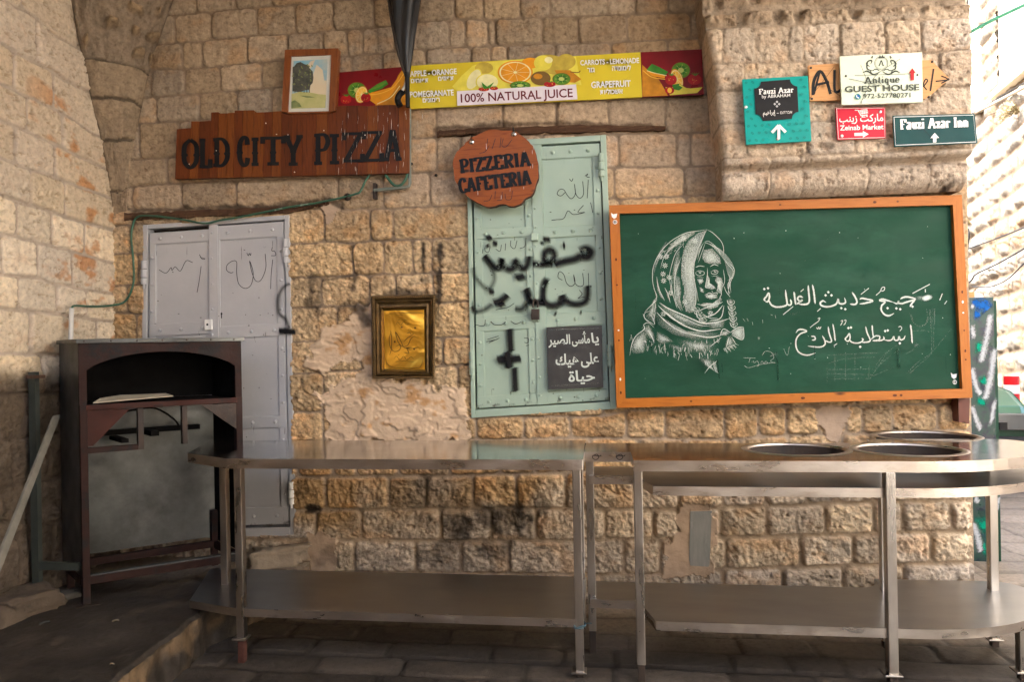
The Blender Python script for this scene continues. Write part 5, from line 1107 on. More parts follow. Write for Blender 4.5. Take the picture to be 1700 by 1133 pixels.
t4 = board('market_sign', 'small red market sign with white shopping cart and right arrow', 'sign', z9, [(768, 533), (1012, 530), (1016, 683), (777, 691)], S - .005, REDS, .01)
mb = MB(); P = wallY(S - .0045); mb.rib(z9([(772, 537), (1008, 534), (1012, 680), (781, 687), (772, 537)]), .8, P, WHT, smooth=False)
mb.rib(z9([(862, 545), (878, 545), (892, 572), (925, 568)]), 1.6, P, WHT, smooth=False); mb.poly(z9([(884, 545), (924, 537), (928, 560), (893, 566)]), P, WHT)
for k in range(4): mb.rib(z9([(892 + k * 10, 543 - k * 2), (896 + k * 9, 565 - k)]), .5, P, REDS)
for y in (549, 557): mb.rib(z9([(886, y), (927, y - 7)]), .5, P, REDS)
mb.ell(*z9([(899, 578)])[0], 1.3, 1.3, P, WHT, n=10); mb.ell(*z9([(922, 575)])[0], 1.3, 1.3, P, WHT, n=10)
mb.text(rv('ﻣﺎﺭﻛﺖ ﺯﻳﻨﺐ'), *z9([(785, 604), (1003, 598)]), 34 / 2.982, P, WHT, .015); mb.text('Zeinab Market', *z9([(788, 645), (1004, 639)]), 24 / 2.982, P, WHT, .02)
mb.poly(z9([(860, 658), (902, 657), (902, 648), (930, 664), (902, 681), (902, 672), (860, 673)]), P, WHT); mb.build('printing', t4); bolt(t4, z9, [(988, 553), (797, 673)], S - .0045)
DGR = surf('dark_green_enamel', (.006, .055, .055), (.004, .04, .042), 6, .45, spec=.15, spot=(.03, .09, .085), spot_at=.66, spot_scale=10)
t5 = board('inn_sign', 'bent dark green sign with white border reading Fauzi Azar Inn', 'sign', z9, [(1050, 572), (1455, 562), (1470, 708), (1058, 727)], S + .005, DGR, .006)
mb = MB(); P = wallY(S + .0056); mb.rib(z9([(1056, 579), (1449, 569), (1462, 702), (1064, 719), (1056, 579)]), .9, P, WHT, smooth=False)
mb.serif('Fauzi Azar Inn', z9([(1086, 641)])[0], z9([(1424, 629)])[0], 50 / 2.982, 4.0, 1.5, P, WHT); mb.poly(z9([(1256, 659), (1278, 683), (1264, 684), (1264, 705), (1248, 706), (1248, 684), (1234, 685)]), P, WHT)
mb.rib(z9([(1200, 640), (1245, 690)]), .5, P, BKP); mb.build('printing', t5)

# ------------------------------------------------------------------ big chalkboard
ORW = wood_mat('orange_pine', (.36, .11, .014), (.41, .135, .018), (.29, .08, .009), 0, scale=5, rough=.42, coat=.1); ORV = wood_mat('orange_pine_upright', (.36, .11, .014), (.41, .135, .018), (.29, .08, .009), 2, scale=5, rough=.42, coat=.1)
GRB = surf('green_chalkboard', (.0045, .041, .021), (.007, .053, .028), 3.2, .62, spec=.2, spot=(.013, .070, .040), spot_at=.5, soft=.25, spot_scale=2.2, stretch=(1, 1, 2.4))
z8 = zm(1000, 310, 2.656)
ch = thing('chalkboard', 'big green chalkboard in an orange pine frame with a chalk portrait of a woman', 'chalkboard', onY(1315, 678, -.06))
out = z8([(30, 82), (1585, 36), (1632, 932), (64, 977)]); inn = z8([(75, 118), (1546, 80), (1588, 893), (102, 936)])
Pc = wallY(.115); Pd = wallY(.088); mb = MB(); mb.prism([wallY(.090)(*p) for p in inn][::-1], (0, .025, 0), GRB); gb = mb.build('board', ch)
for i in range(4):
    j = (i + 1) % 4; mb = MB(); mb.prism([Pc(*out[i]), Pc(*inn[i]), Pc(*inn[j]), Pc(*out[j])], (0, .065, 0), ORV if i % 2 else ORW)
    if i == 0 or i == 2:
        for k in range(4):
            f = r.uniform(.08, .92); x = (out[i][0] + inn[i][0]) / 2 * (1 - f) + (out[j][0] + inn[j][0]) / 2 * f; y = (out[i][1] + inn[i][1]) / 2 * (1 - f) + (out[j][1] + inn[j][1]) / 2 * f; mb.ell(x, y, r.uniform(1.5, 4), r.uniform(1.2, 2.2), wallY(.1155), W1[2], n=12)
    else:
        for k in range(6):
            f = r.uniform(.05, .95); x = (out[i][0] + inn[i][0]) / 2 * (1 - f) + (out[j][0] + inn[j][0]) / 2 * f; y = (out[i][1] + inn[i][1]) / 2 * (1 - f) + (out[j][1] + inn[j][1]) / 2 * f; mb.ell(x, y, 1.6, 2.6 if k % 2 else 1.4, wallY(.1155), W1[2] if k % 3 else WHT, n=10)
    mb.build('frame_rail', ch, bevel=.003)
mb = MB(); P = wallY(.1165)
for ox, oy in ((52, 128), (1550, 835)):
    pl_ = P if ox < 100 else wallY(.092)
    mb.poly(z8([(ox - 14, oy - 14), (ox - 4, oy - 6), (ox + 14, oy - 10), (ox + 10, oy + 8), (ox, oy + 14), (ox - 10, oy + 6)]), pl_, WHT); mb.ell(*z8([(ox + 4, oy + 28)])[0], 3.6, 3.6, pl_, WHT, n=14); mb.ell(*z8([(ox + 4, oy + 28)])[0], 2.6, 2.6, pl_, BKP, n=14); mb.rib(z8([(ox + 4, oy + 22), (ox + 4, oy + 34)]), .9, pl_, WHT)
mb.build('stickers', ch)
# chalk: smears, writing, portrait
P = wallY(.0912); mb = MB()
for x, y, rx, ry, a in ((880, 330, 190, 60, .42), (620, 200, 120, 50, .38), (1000, 230, 160, 60, .4), (1250, 200, 140, 50, .36), (1430, 490, 40, 22, 1.0), (1400, 490, 60, 30, .6), (690, 670, 26, 22, .55), (760, 740, 40, 24, .5), (850, 560, 180, 40, .36), (1200, 760, 200, 70, .34), (1380, 700, 80, 40, .42), (300, 300, 200, 120, .3), (420, 760, 120, 50, .4), (1300, 340, 200, 60, .34), (500, 120, 200, 30, .36)): mb.ell(*z8([(x, y)])[0], rx / 2.656, ry / 2.656, P, CHALKS, rot=-.25, a=a * (.72 if a < .9 else 1), a1=0)
mb.build('chalk_smears', gb)
P = wallY(.0935); mb = MB(); zc = zm(1230, 440, 4.595)
def k1(pts, w=18, a=.95): mb.rib(zc(pts), w / 4.595, P, CHALK, edge=.3, a=a, taper=.12)
def k2(pts, w=9, a=.85): mb.rib(zc(pts), w / 4.595, P, CHALK, edge=.3, a=a)
def dt(*pp):
    for x, y in pp: mb.poly(zc([(x - 10, y), (x, y - 10), (x + 11, y + 1), (x, y + 11)]), P, CHALK, .95)
for s in ([(188, 278), (178, 262), (196, 240), (212, 216), (218, 245), (208, 278), (188, 282)], [(214, 268), (228, 300), (255, 318), (290, 322), (330, 315), (352, 298), (345, 240), (340, 190)], [(352, 298), (372, 308), (385, 295), (378, 262)], [(405, 205), (412, 260), (418, 305)],
          [(474, 250), (448, 240), (432, 258), (448, 275), (470, 268), (440, 290), (424, 300)], [(440, 298), (480, 302), (510, 296), (522, 270), (516, 200), (514, 155)], [(546, 150), (558, 220), (566, 298)],
          [(650, 288), (625, 275), (605, 292), (618, 312), (660, 320), (700, 312), (730, 295), (742, 262), (748, 290), (775, 298), (798, 285), (790, 250)], [(832, 298), (870, 302), (885, 280), (868, 240), (848, 208)], [(905, 298), (950, 292), (1005, 275), (960, 262), (925, 255), (905, 262)],
          [(1160, 285), (1110, 270), (1080, 262), (1058, 272), (1100, 282), (1075, 310), (1070, 345), (1095, 378), (1130, 388), (1168, 370)], [(1160, 285), (1190, 295), (1205, 275), (1198, 290), (1230, 295), (1260, 285), (1330, 262), (1270, 245), (1235, 250), (1215, 262)], [(1330, 262), (1300, 300), (1290, 320)]): k1(s)
dt((178, 184), (206, 178), (666, 208), (645, 232), (690, 232), (765, 330), (795, 338), (1118, 330), (1185, 332), (1214, 338), (1308, 318))
for s in ([(322, 380), (398, 318)], [(455, 205), (478, 185)], [(582, 356), (608, 332)], [(915, 225), (975, 178)], [(1030, 232), (1060, 205), (1075, 175), (1095, 172), (1090, 195), (1070, 200)], [(1308, 218), (1440, 148)], [(1405, 185), (1406, 210)], [(1515, 270), (1535, 220)], [(1552, 300), (1570, 275)]): k2(s)
for s in ([(418, 520), (440, 495), (475, 495), (500, 508), (455, 525), (425, 560), (418, 610), (435, 660), (475, 685), (520, 688), (570, 672)], [(535, 545), (560, 548), (565, 570), (540, 575)], [(620, 540), (640, 580), (638, 610), (600, 628), (510, 620)], [(640, 575), (670, 590), (690, 580), (672, 520), (665, 470)], [(700, 450), (712, 520), (718, 582)],
          [(805, 580), (795, 565), (812, 545), (825, 525), (832, 555), (822, 580), (800, 582)], [(828, 572), (845, 590), (880, 598), (915, 590), (930, 570), (920, 560)], [(918, 590), (960, 590), (985, 575), (962, 520), (950, 470)], [(985, 575), (1020, 545), (1055, 545), (1050, 572), (1005, 578), (1060, 578), (1090, 565), (1085, 545)], [(1010, 560), (1002, 500), (1000, 460)], [(1090, 572), (1130, 578), (1150, 570), (1165, 548), (1170, 572), (1195, 575), (1205, 548), (1215, 572), (1240, 565), (1252, 540)], [(1292, 455), (1300, 520), (1305, 600)]): k1(s, 15, .85)
dt((818, 482), (838, 478), (908, 625), (1098, 505), (1118, 500), (1210, 598))
for s in ([(525, 480), (560, 452), (590, 430), (600, 405), (585, 412)], [(575, 478), (585, 490), (592, 475), (600, 490), (610, 472)], [(760, 430), (775, 425), (768, 445), (758, 462)], [(785, 425), (800, 422), (795, 445), (782, 460)], [(708, 618), (732, 600)], [(1200, 475), (1215, 470), (1225, 485), (1210, 505)]): k2(s, 8, .8)
for s in ([(20, 710), (110, 712)], [(70, 712), (60, 745)], [(80, 745), (95, 735), (100, 748), (125, 735), (135, 765), (120, 775)], [(25, 770), (60, 785), (150, 760), (260, 745)], [(150, 750), (160, 735), (175, 752), (190, 735), (205, 752)], [(220, 700), (240, 690), (250, 710), (225, 735), (260, 750)], [(325, 640), (352, 692), (368, 625)], [(160, 690), (185, 660), (225, 665), (250, 690)], [(15, 410), (30, 432)], [(45, 408), (55, 430)], [(85, 435), (90, 460)], [(165, 420), (165, 445)], [(225, 380), (240, 385)], [(260, 385), (265, 408)]): k2(s, 4, .6)
for s in ([(660, 690), (1040, 670)], [(660, 755), (760, 725), (900, 708), (1020, 705)], [(665, 800), (1000, 795)], [(660, 830), (1000, 838)], [(655, 870), (980, 868)], [(715, 690), (715, 890)], [(795, 668), (795, 890)], [(868, 680), (865, 880)], [(975, 760), (970, 860)], [(655, 770), (655, 900)], [(1015, 790), (1060, 720), (1120, 660), (1190, 612)], [(1020, 800), (1110, 715), (1200, 650)], [(1255, 680), (1320, 640), (1340, 600)], [(1265, 825), (1350, 740), (1450, 670), (1600, 490)], [(1280, 830), (1360, 760), (1440, 690)], [(1285, 370), (1310, 440), (1350, 470), (1400, 455), (1420, 400), (1410, 335)], [(1295, 380), (1330, 455), (1380, 465), (1425, 430), (1438, 340)], [(1455, 330), (1450, 680)], [(1470, 330), (1465, 640)], [(1440, 340), (1442, 500), (1400, 500), (1310, 505)], [(1475, 340), (1474, 450)], [(1120, 660), (980, 870)], [(1000, 850), (1160, 780)]): k2(s, 2.0, .40)
for x, y in [(r.uniform(60, 1540) / 2.656 + 1000, r.uniform(110, 860) / 2.656 + 310) for _ in range(26)]: mb.ell(x, y, r.uniform(.3, .7), r.uniform(.3, .9), P, CHALK, n=6, a=.9)
mb.build('chalk_writing', gb)
P = wallY(.0975); mb = MB()
for s, w in (([(560, 580), (565, 740)], 18), ([(1195, 620), (1205, 740), (1210, 800)], 40), ([(270, 650), (280, 760), (285, 900)], 30), ([(1560, 640), (1568, 880)], 5), ([(290, 140), (300, 260)], 6), ([(445, 130), (455, 380)], 8)): mb.rib(zc(s), w / 4.595, P, WETM, edge=0, a=.6)
zp = zm(1030, 370, 4.357)
for s, w in (([(700, 975), (712, 1100), (716, 1133)], 22), ([(730, 985), (742, 1120)], 10), ([(368, 590), (372, 830)], 7), ([(445, 640), (450, 860)], 8), ([(265, 540), (255, 820)], 10), ([(640, 740), (636, 860)], 7), ([(768, 600), (772, 760)], 12), ([(215, 830), (230, 960)], 22), ([(110, 440), (112, 780)], 3)): mb.rib(zp(s), w / 4.357, P, WETM, edge=0, a=.6)
mb.build('wet_runs', gb)
# ---- the chalk portrait of a woman in a headscarf
P = wallY(.0945); mb = MB()
def pw(pts, w=7, a=.8, t=.2): mb.rib(zp(pts), w / 4.357, P, CHALK, edge=.25, a=a, taper=t)
def pf_(pts, a=.6, a1=.35): mb.fan(zp(pts), P, CHALK, a, a1)
# scarf over the head: filled bands with dark gaps between the folds
pf_([(560, 75), (620, 55), (585, 120), (555, 200), (538, 260), (530, 330), (538, 420), (548, 560), (535, 640), (505, 655), (470, 640), (458, 560), (462, 470), (440, 400), (440, 300), (455, 200), (490, 130)], .62, .42)
pf_([(535, 62), (470, 75), (420, 105), (370, 150), (335, 200), (330, 235), (370, 190), (430, 150), (490, 110), (540, 80)], .58, .38)
pf_([(410, 200), (430, 180), (430, 300), (395, 420), (380, 470), (370, 400), (385, 290)], .5, .3); pf_([(400, 380), (430, 400), (440, 500), (430, 560), (455, 640), (420, 610), (395, 560), (385, 470)], .55, .35)
pf_([(335, 130), (290, 190), (255, 260), (240, 330), (235, 400), (255, 330), (280, 260), (320, 190)], .5, .3); pf_([(262, 390), (280, 480), (310, 550), (325, 570), (290, 540), (265, 480)], .55, .35); pf_([(325, 470), (350, 520), (358, 575), (335, 530)], .5, .3)
for s, w in (([(625, 48), (560, 60), (480, 72), (400, 110), (330, 165), (275, 235), (238, 320), (232, 410), (245, 480), (270, 540)], 6), ([(625, 48), (590, 120), (555, 200), (535, 290), (530, 380), (545, 480), (545, 580), (535, 610)], 7), ([(625, 48), (670, 75), (725, 130), (745, 180), (745, 240)], 5), ([(430, 130), (360, 190), (315, 250), (290, 330)], 5), ([(460, 150), (400, 220), (365, 330), (355, 400), (370, 500)], 5), ([(262, 390), (275, 470), (320, 565)], 6), ([(320, 470), (345, 520), (360, 580)], 6), ([(370, 440), (375, 500), (395, 570), (410, 620)], 6), ([(440, 250), (400, 360), (390, 480), (405, 580), (440, 640)], 5), ([(240, 470), (258, 520), (262, 560)], 5), ([(500, 180), (470, 320), (490, 480), (520, 600)], 4), ([(352, 375), (372, 430), (362, 480), (372, 510)], 4)): pw(s, w)
rr = random.Random(21)
for cx_3, cy_3 in ((290, 245), (332, 245), (322, 310), (308, 372), (312, 420), (352, 395), (455, 110), (540, 130), (310, 660), (650, 655), (465, 575), (362, 510)):
    for k in range(8):
        t = k * math.pi / 4 + .2; pw([(cx_3 + 5 * math.cos(t), cy_3 + 5 * math.sin(t)), (cx_3 + 20 * math.cos(t), cy_3 + 20 * math.sin(t))], 6, .9, 0)
for k in range(70):
    x = rr.uniform(450, 540); y = rr.uniform(110, 620); l = rr.uniform(10, 30); pw([(x, y), (x + rr.uniform(-8, 3), y + l)], rr.uniform(3, 7), .6, 0)
for k in range(60):
    t = rr.random(); x = 270 + t * 220; y = 240 - t * 150 + rr.uniform(-30, 40) + (1 - t) * 40 * rr.random(); pw([(x, y), (x + rr.uniform(6, 16), y - rr.uniform(4, 14))], rr.uniform(3, 6), .6, 0)
# hair
for k in range(10):
    f = k / 9; pw([(600 + 12 * f, 145), (650 + 30 * f, 165 + 8 * f), (700 + 50 * f, 215 + 10 * f), (750 + 60 * f, 290 + 30 * f - 10), (770 + 46 * f, 360 + 20 * f), (790 - 20 * f, 430 + 20 * f), (770 + 20 * f, 520)], 2.2, .7, .1)
for s in ([(600, 145), (570, 200), (555, 270)], [(590, 160), (560, 240)], [(610, 150), (585, 220), (560, 290)], [(605, 140), (640, 140), (700, 190), (720, 235)], [(735, 250), (770, 300), (810, 350), (800, 400), (770, 420)], [(760, 280), (815, 330), (815, 380), (790, 440), (795, 510)], [(740, 340), (750, 420), (735, 470)], [(745, 460), (760, 500), (790, 540)]): pw(s, 4, .9)
# face: lit planes
pf_([(600, 200), (660, 190), (715, 250), (725, 300), (690, 300), (640, 300), (610, 290), (585, 255)], .62, .4)
pf_([(622, 375), (640, 400), (640, 440), (670, 455), (690, 480), (640, 480), (610, 470), (618, 420)], .7, .4); pf_([(690, 390), (730, 400), (740, 460), (725, 520), (690, 500), (700, 450), (680, 420)], .66, .4)
pf_([(550, 410), (590, 405), (600, 430), (570, 450)], .66, .4); pf_([(560, 460), (600, 480), (600, 510), (575, 505)], .55, .3); pf_([(610, 525), (650, 515), (690, 520), (700, 545), (655, 556), (615, 545)], .62, .4)
pf_([(600, 580), (650, 590), (700, 575), (720, 540), (730, 560), (700, 610), (640, 630), (570, 600)], .62, .4)
for s, w in (([(540, 325), (570, 315), (605, 320)], 6), ([(645, 320), (675, 305), (705, 315)], 6), ([(540, 360), (565, 350), (600, 358), (598, 378), (565, 385), (545, 375), (540, 360)], 4), ([(650, 355), (680, 345), (702, 355), (690, 372), (660, 372), (650, 355)], 4), ([(562, 358), (572, 366), (582, 360)], 7), ([(672, 352), (682, 360), (690, 354)], 7), ([(625, 330), (625, 380), (615, 440), (612, 468), (640, 478)], 5), ([(640, 478), (665, 480), (675, 465)], 4), ([(605, 525), (640, 510), (660, 515), (690, 508), (700, 520)], 5), ([(610, 530), (655, 528), (700, 522)], 3), ([(550, 590), (580, 595), (620, 600)], 5), ([(720, 470), (725, 520), (710, 550)], 4), ([(545, 470), (555, 540), (560, 570)], 3), ([(655, 495), (665, 505)], 4), ([(550, 395), (600, 400)], 3), ([(655, 390), (705, 385)], 3)): pw(s, w, .9)
# braids, neck scarf and bow
for x0, y0, x1, y1, n_, r_ in ((790, 560, 815, 760, 5, 24), (530, 610, 600, 720, 4, 20)):
    for k in range(n_):
        f = k / n_; f2 = (k + 1.1) / n_; ax, ay = x0 + (x1 - x0) * f, y0 + (y1 - y0) * f; bx, by = x0 + (x1 - x0) * f2, y0 + (y1 - y0) * f2
        pf_([(ax - r_, ay), (ax, ay - 8), (ax + r_, ay + 4), (bx + r_ * .6, by - 6), (bx, by), (bx - r_ * .8, by - 14)], .5, .3); pw([(ax - r_, ay), (ax - r_ * .5, (ay + by) / 2 + 8), (bx + r_ * .5, by)], 5); pw([(ax + r_, ay), (bx + r_, (ay + by) / 2), (bx - r_ * .3, by)], 4)
for s, w in (([(280, 580), (340, 620), (430, 660), (520, 700), (600, 730), (700, 720), (780, 695)], 12), ([(290, 620), (350, 670), (430, 730), (520, 770), (600, 785), (720, 770)], 14), ([(260, 650), (330, 720), (420, 780), (520, 810), (640, 830), (740, 810)], 12), ([(270, 600), (320, 650), (380, 700), (460, 735)], 9), ([(560, 640), (620, 615), (700, 590), (735, 575)], 8), ([(600, 690), (680, 660), (735, 600)], 10), ([(640, 710), (720, 690), (745, 600)], 8), ([(590, 660), (640, 690), (700, 690)], 5), ([(540, 640), (560, 690), (620, 740)], 7), ([(470, 700), (560, 740), (640, 750)], 6)): pw(s, w, .8)
pf_([(285, 590), (380, 640), (500, 700), (600, 740), (580, 770), (470, 740), (370, 690), (300, 640)], .5, .3); pf_([(250, 660), (340, 740), (460, 800), (600, 820), (700, 800), (690, 840), (540, 850), (380, 810), (270, 740)], .5, .28); pf_([(610, 720), (700, 700), (750, 700), (740, 760), (650, 770)], .5, .3)
pf_([(800, 780), (850, 755), (888, 760), (885, 845), (840, 835), (800, 810)], .62, .42); pf_([(720, 790), (770, 780), (790, 795), (760, 820), (715, 815)], .55, .35); pf_([(770, 820), (800, 815), (820, 870), (790, 910), (750, 900)], .5, .3)
for s in ([(790, 795), (840, 760), (885, 755)], [(885, 755), (880, 845), (800, 815)], [(790, 795), (740, 770), (715, 815)], [(780, 830), (760, 900)], [(800, 830), (830, 880)], [(725, 830), (690, 860), (640, 900)]): pw(s, 6)
for k in range(18): x = 740 + k * 5; pw([(x, 890 - k * 2 + 20), (x + 12 + k % 3 * 6, 930 - k * 3 + (k % 4) * 8)], 3, .8, 0)
for s in ([(258, 545), (235, 580), (232, 620), (210, 640)], [(240, 560), (250, 600), (245, 650)], [(210, 640), (175, 655), (172, 690), (200, 720)], [(205, 660), (230, 690), (235, 720)], [(250, 650), (240, 700), (246, 740)]): pw(s, 8, .65)
pf_([(235, 560), (258, 550), (262, 640), (245, 720), (205, 715), (178, 680), (200, 640)], .5, .25)
# shawl on the shoulders, fading into smears
pf_([(110, 820), (180, 770), (200, 830), (170, 940), (110, 950), (70, 930), (80, 860)], .62, .3); pf_([(150, 760), (200, 730), (240, 800), (250, 860), (210, 840)], .55, .3); pf_([(260, 790), (330, 820), (380, 860), (290, 880), (255, 850)], .56, .3); pf_([(400, 840), (540, 850), (660, 860), (700, 890), (640, 960), (520, 940), (420, 900)], .52, .2); pf_([(520, 960), (620, 960), (690, 990), (680, 1060), (610, 1060)], .46, .15); pf_([(330, 870), (420, 880), (500, 920), (420, 950), (350, 900)], .45, .15)
for k in range(120):
    t = rr.random(); x = 75 + 640 * t; y = 820 + 60 * math.sin(t * 3) + rr.uniform(-20, 90) * (.5 + t * .7); pw([(x, y), (x + rr.uniform(-14, 14), y + rr.uniform(8, 40))], rr.uniform(2, 6), rr.uniform(.45, .85), 0)
for k in range(40): t = rr.random(); pw([(600 + 80 * t, 1000 + 80 * t * rr.random()), (610 + 90 * t, 1030 + 60 * t)], 3, .6, 0)
for s in ([(65, 960), (80, 880), (110, 820), (170, 770), (165, 740), (200, 725), (240, 760)], [(200, 780), (230, 840), (240, 870)], [(160, 660), (180, 700), (240, 740)], [(170, 650), (230, 590), (260, 560)], [(600, 1090), (640, 1040), (690, 1000)]): pw(s, 6)
mb.build('chalk_portrait', gb)
# ------------------------------------------------------------------ steel counters
def steel_mat(name, c0, c1, ro, spot=None, at=.62, brush=(1, 30, 1)):
    return surf(name, c0, c1, 2.6, ro, .035, metal=1.0, bump=.004, bscale=9, stretch=(1.0, 3.0, 1.0), spot=None)
STEEL = steel_mat('counter_steel', (.56, .58, .61), (.48, .50, .53), .15, (.50, .47, .44), .62)
STEEL2 = steel_mat('shelf_steel', (.34, .345, .355), (.29, .295, .305), .33, (.33, .30, .27), .60)
TUBE = surf('tube_steel', (.46, .43, .40), (.34, .31, .27), 5, .34, metal=1, bump=.06, stretch=(3, 3, .6), spot=(.16, .11, .07), spot_at=.70, spot_scale=26, soft=.12)
EDGE = surf('worn_edge_steel', (.52, .48, .44), (.40, .35, .30), 4, .34, metal=1, bump=.08, spot=(.26, .21, .16), spot_at=.58, spot_scale=7, stretch=(1, 1, 3), soft=.2, spot2=(.13, .08, .04), spot2_at=.69, spot2_scale=24)
FOOT = surf('red_oxide_foot', (.07, .02, .013), (.045, .015, .01), 16, .7, bump=.2)
ZT = 0.88
def slab(mb, pxs, z, th, mat, side, curve=False, pts=None):
    P_ = pts or [onZ(x, y, z) for x, y in pxs]; O = [Vector((p.x, p.y, z)) for p in P_]; n = len(O); Q = [p - NZ * th for p in O]
    mb.add(O, [tuple(range(n))], mat); mb.add(Q, [tuple(reversed(range(n)))], STEEL2); mb.add(O + Q, [((i + 1) % n, i, n + i, n + (i + 1) % n) for i in range(n)], side)
def leg(parent, x, y, w, z0, z1, foot=.06, plate=True, fm=None):
    mb = MB(); mb.box(x - w / 2, x + w / 2, y - w / 2, y + w / 2, z0 + foot, z1, TUBE); o = mb.build('leg', parent, bevel=.003)
    if foot:
        mb = MB(); h = w / 2 - .003; mb.box(x - h, x + h, y - h, y + h, z0, z0 + foot, fm or DARKI); 
        if plate: mb.box(x - w, x + w * .8, y - w * .8, y + w * .8, z0 + foot + .0, z0 + foot + .008, TUBE)
        mb.build('foot', o, bevel=.002)
    return o
lt = thing('steel_counter', 'long stainless steel counter with chamfered corner and lower shelf, in front of the oven', 'counter', onZ(660, 763, 0) * 0 + Vector((onZ(660, 763, ZT).x, onZ(660, 763, ZT).y + .25, 0)))
tp = [(374, 763), (968, 763), (966, 733), (354, 731), (311, 753)]
W_ = [onZ(x, y, ZT) for x, y in tp]; yf = (W_[0].y + W_[1].y) / 2; yb = (W_[2].y + W_[3].y) / 2
T1 = [Vector((W_[0].x, yf, ZT)), Vector((W_[1].x, yf, ZT)), Vector((W_[1].x + .005, yb, ZT)), Vector((W_[3].x, yb, ZT)), Vector((W_[4].x, min(W_[4].y, yb - .02), ZT))]
mb = MB(); slab(mb, None, ZT, .042, STEEL, EDGE, pts=T1); mb.build('counter_top', lt, bevel=.004)
sh = [(403, 1029), (958, 1032), (962, 953), (408, 944), (340, 952), (322, 974)]
Sx = [onZ(x, y, .235) for x, y in sh]
S1 = [Vector((T1[0].x + .02, yf + .02, 0)), Vector((T1[1].x - .01, yf + .02, 0)), Vector((T1[2].x - .01, yb - .02, 0)), Vector((T1[3].x, yb - .02, 0)), Vector((T1[4].x + .03, T1[4].y - .05, 0))]
mb = MB(); slab(mb, None, .235, .034, STEEL2, EDGE, pts=S1); mb.build('shelf', lt, bevel=.003)
lw = .034
leg(lt, T1[0].x + .035, yf + .036, lw, 0, ZT - .042, .10, True, FOOT); leg(lt, onZ(377, 1052, 0).x, onZ(377, 1052, 0).y, lw, 0, ZT - .042, .12); leg(lt, T1[1].x - .028, yf + .036, lw, 0, ZT - .042, .015, True); leg(lt, T1[1].x - .028, yb - .04, lw, 0, ZT - .042, .03, False)
BLUE_W = flat('blue_wire', (.07, .13, .16), .6); mb = MB(); q = Vector((T1[1].x - .028, yf + .036, .205))
mb.tube([q + Vector((.026 * math.cos(a), .026 * math.sin(a), .006 * math.sin(a * 2.3))) for a in [k * .5 for k in range(28)]] + [q + Vector((.05, -.03, .02))], .0022, BLUE_W, 6); tag(mb.build('wire_tie'), 'thin bluish wire wound round a leg of the left counter', 'wire')

# right counter with pot holes, rounded end
rt = thing('steel_counter', 'steel counter with three round pot holes and a rounded end, below the chalkboard', 'counter', Vector((onZ(1400, 765, ZT).x, onZ(1400, 765, ZT).y + .3, 0)))
fl_, fr_ = onZ(1057, 770, ZT), onZ(1500, 762, ZT); yF = (fl_.y + fr_.y) / 2; yB = onZ(1200, 736, ZT).y
xN = onZ(1432, 727, ZT).x; yTop = min(onZ(1560, 716, ZT).y, -.035 + .6); xA = fr_.x + .02
xl0 = onZ(971, 737, ZT).x; xStep = onZ(1048, 760, ZT).x; yStep = onZ(1010, 751, ZT).y
XE = atd(1712, 740, 2.9).x + .02; yTop = min(yTop, -.30)
def outline(inset=0.0, slot=True):
    o_ = []
    if slot: o_ += [(xl0 + inset, yStep + inset), (xStep + .004, yStep + inset), (xStep + .004 + inset, yF + inset)]
    else: o_ += [(xl0 + inset, yStep + inset + 0), (xStep + .03, yStep + inset), (xStep + .03 + .05, yF + inset)]
    # rounded right end: ellipse quarter from the front to the far right, then back to the wall side
    yc = (yF + yTop + .46) / 2; rx = XE - xA - inset; 
    yE = yTop + .62 if False else yF + .46
    for k in range(0, 15):
        a = -math.pi / 2 + k / 14 * math.pi / 2; o_.append((xA + rx * math.cos(a), yE + (yE - yF - inset) * math.sin(a)))
    r2 = .10; yT = yTop - inset
    for k in range(0, 7):
        a = k / 6 * math.pi / 2; o_.append((XE - inset - r2 + r2 * math.cos(a), max(yT, yE + .02) - r2 + r2 * math.sin(a)))
    o_.append((xN + inset, max(yT, yE + .02)))
    for k in range(1, 7):      # concave fillet at the notch
        a = k / 6 * math.pi / 2; o_.append((xN + inset - .12 + .12 * math.cos(a), yB - inset + .10 - .10 * math.sin(a) - .0))
    o_.append((xl0 + inset, yB - inset)); return o_
HOLES = [((1241 + 1392) / 2, 744, 76), ((1410 + 1565) / 2, 740, 77), ((1462 + 1612) / 2, 724.5, 75)]
hol = []
for x, y, rpx in HOLES:
    c_ = onZ(x, y, ZT); d_ = (c_ - CAM).dot(FWD); hol.append((c_.x, c_.y, rpx / FPX * d_))
hol = [(hx, min(hy, yB - hr * .78 - .03) if i < 2 else hy, hr) for i, (hx, hy, hr) in enumerate(hol)]
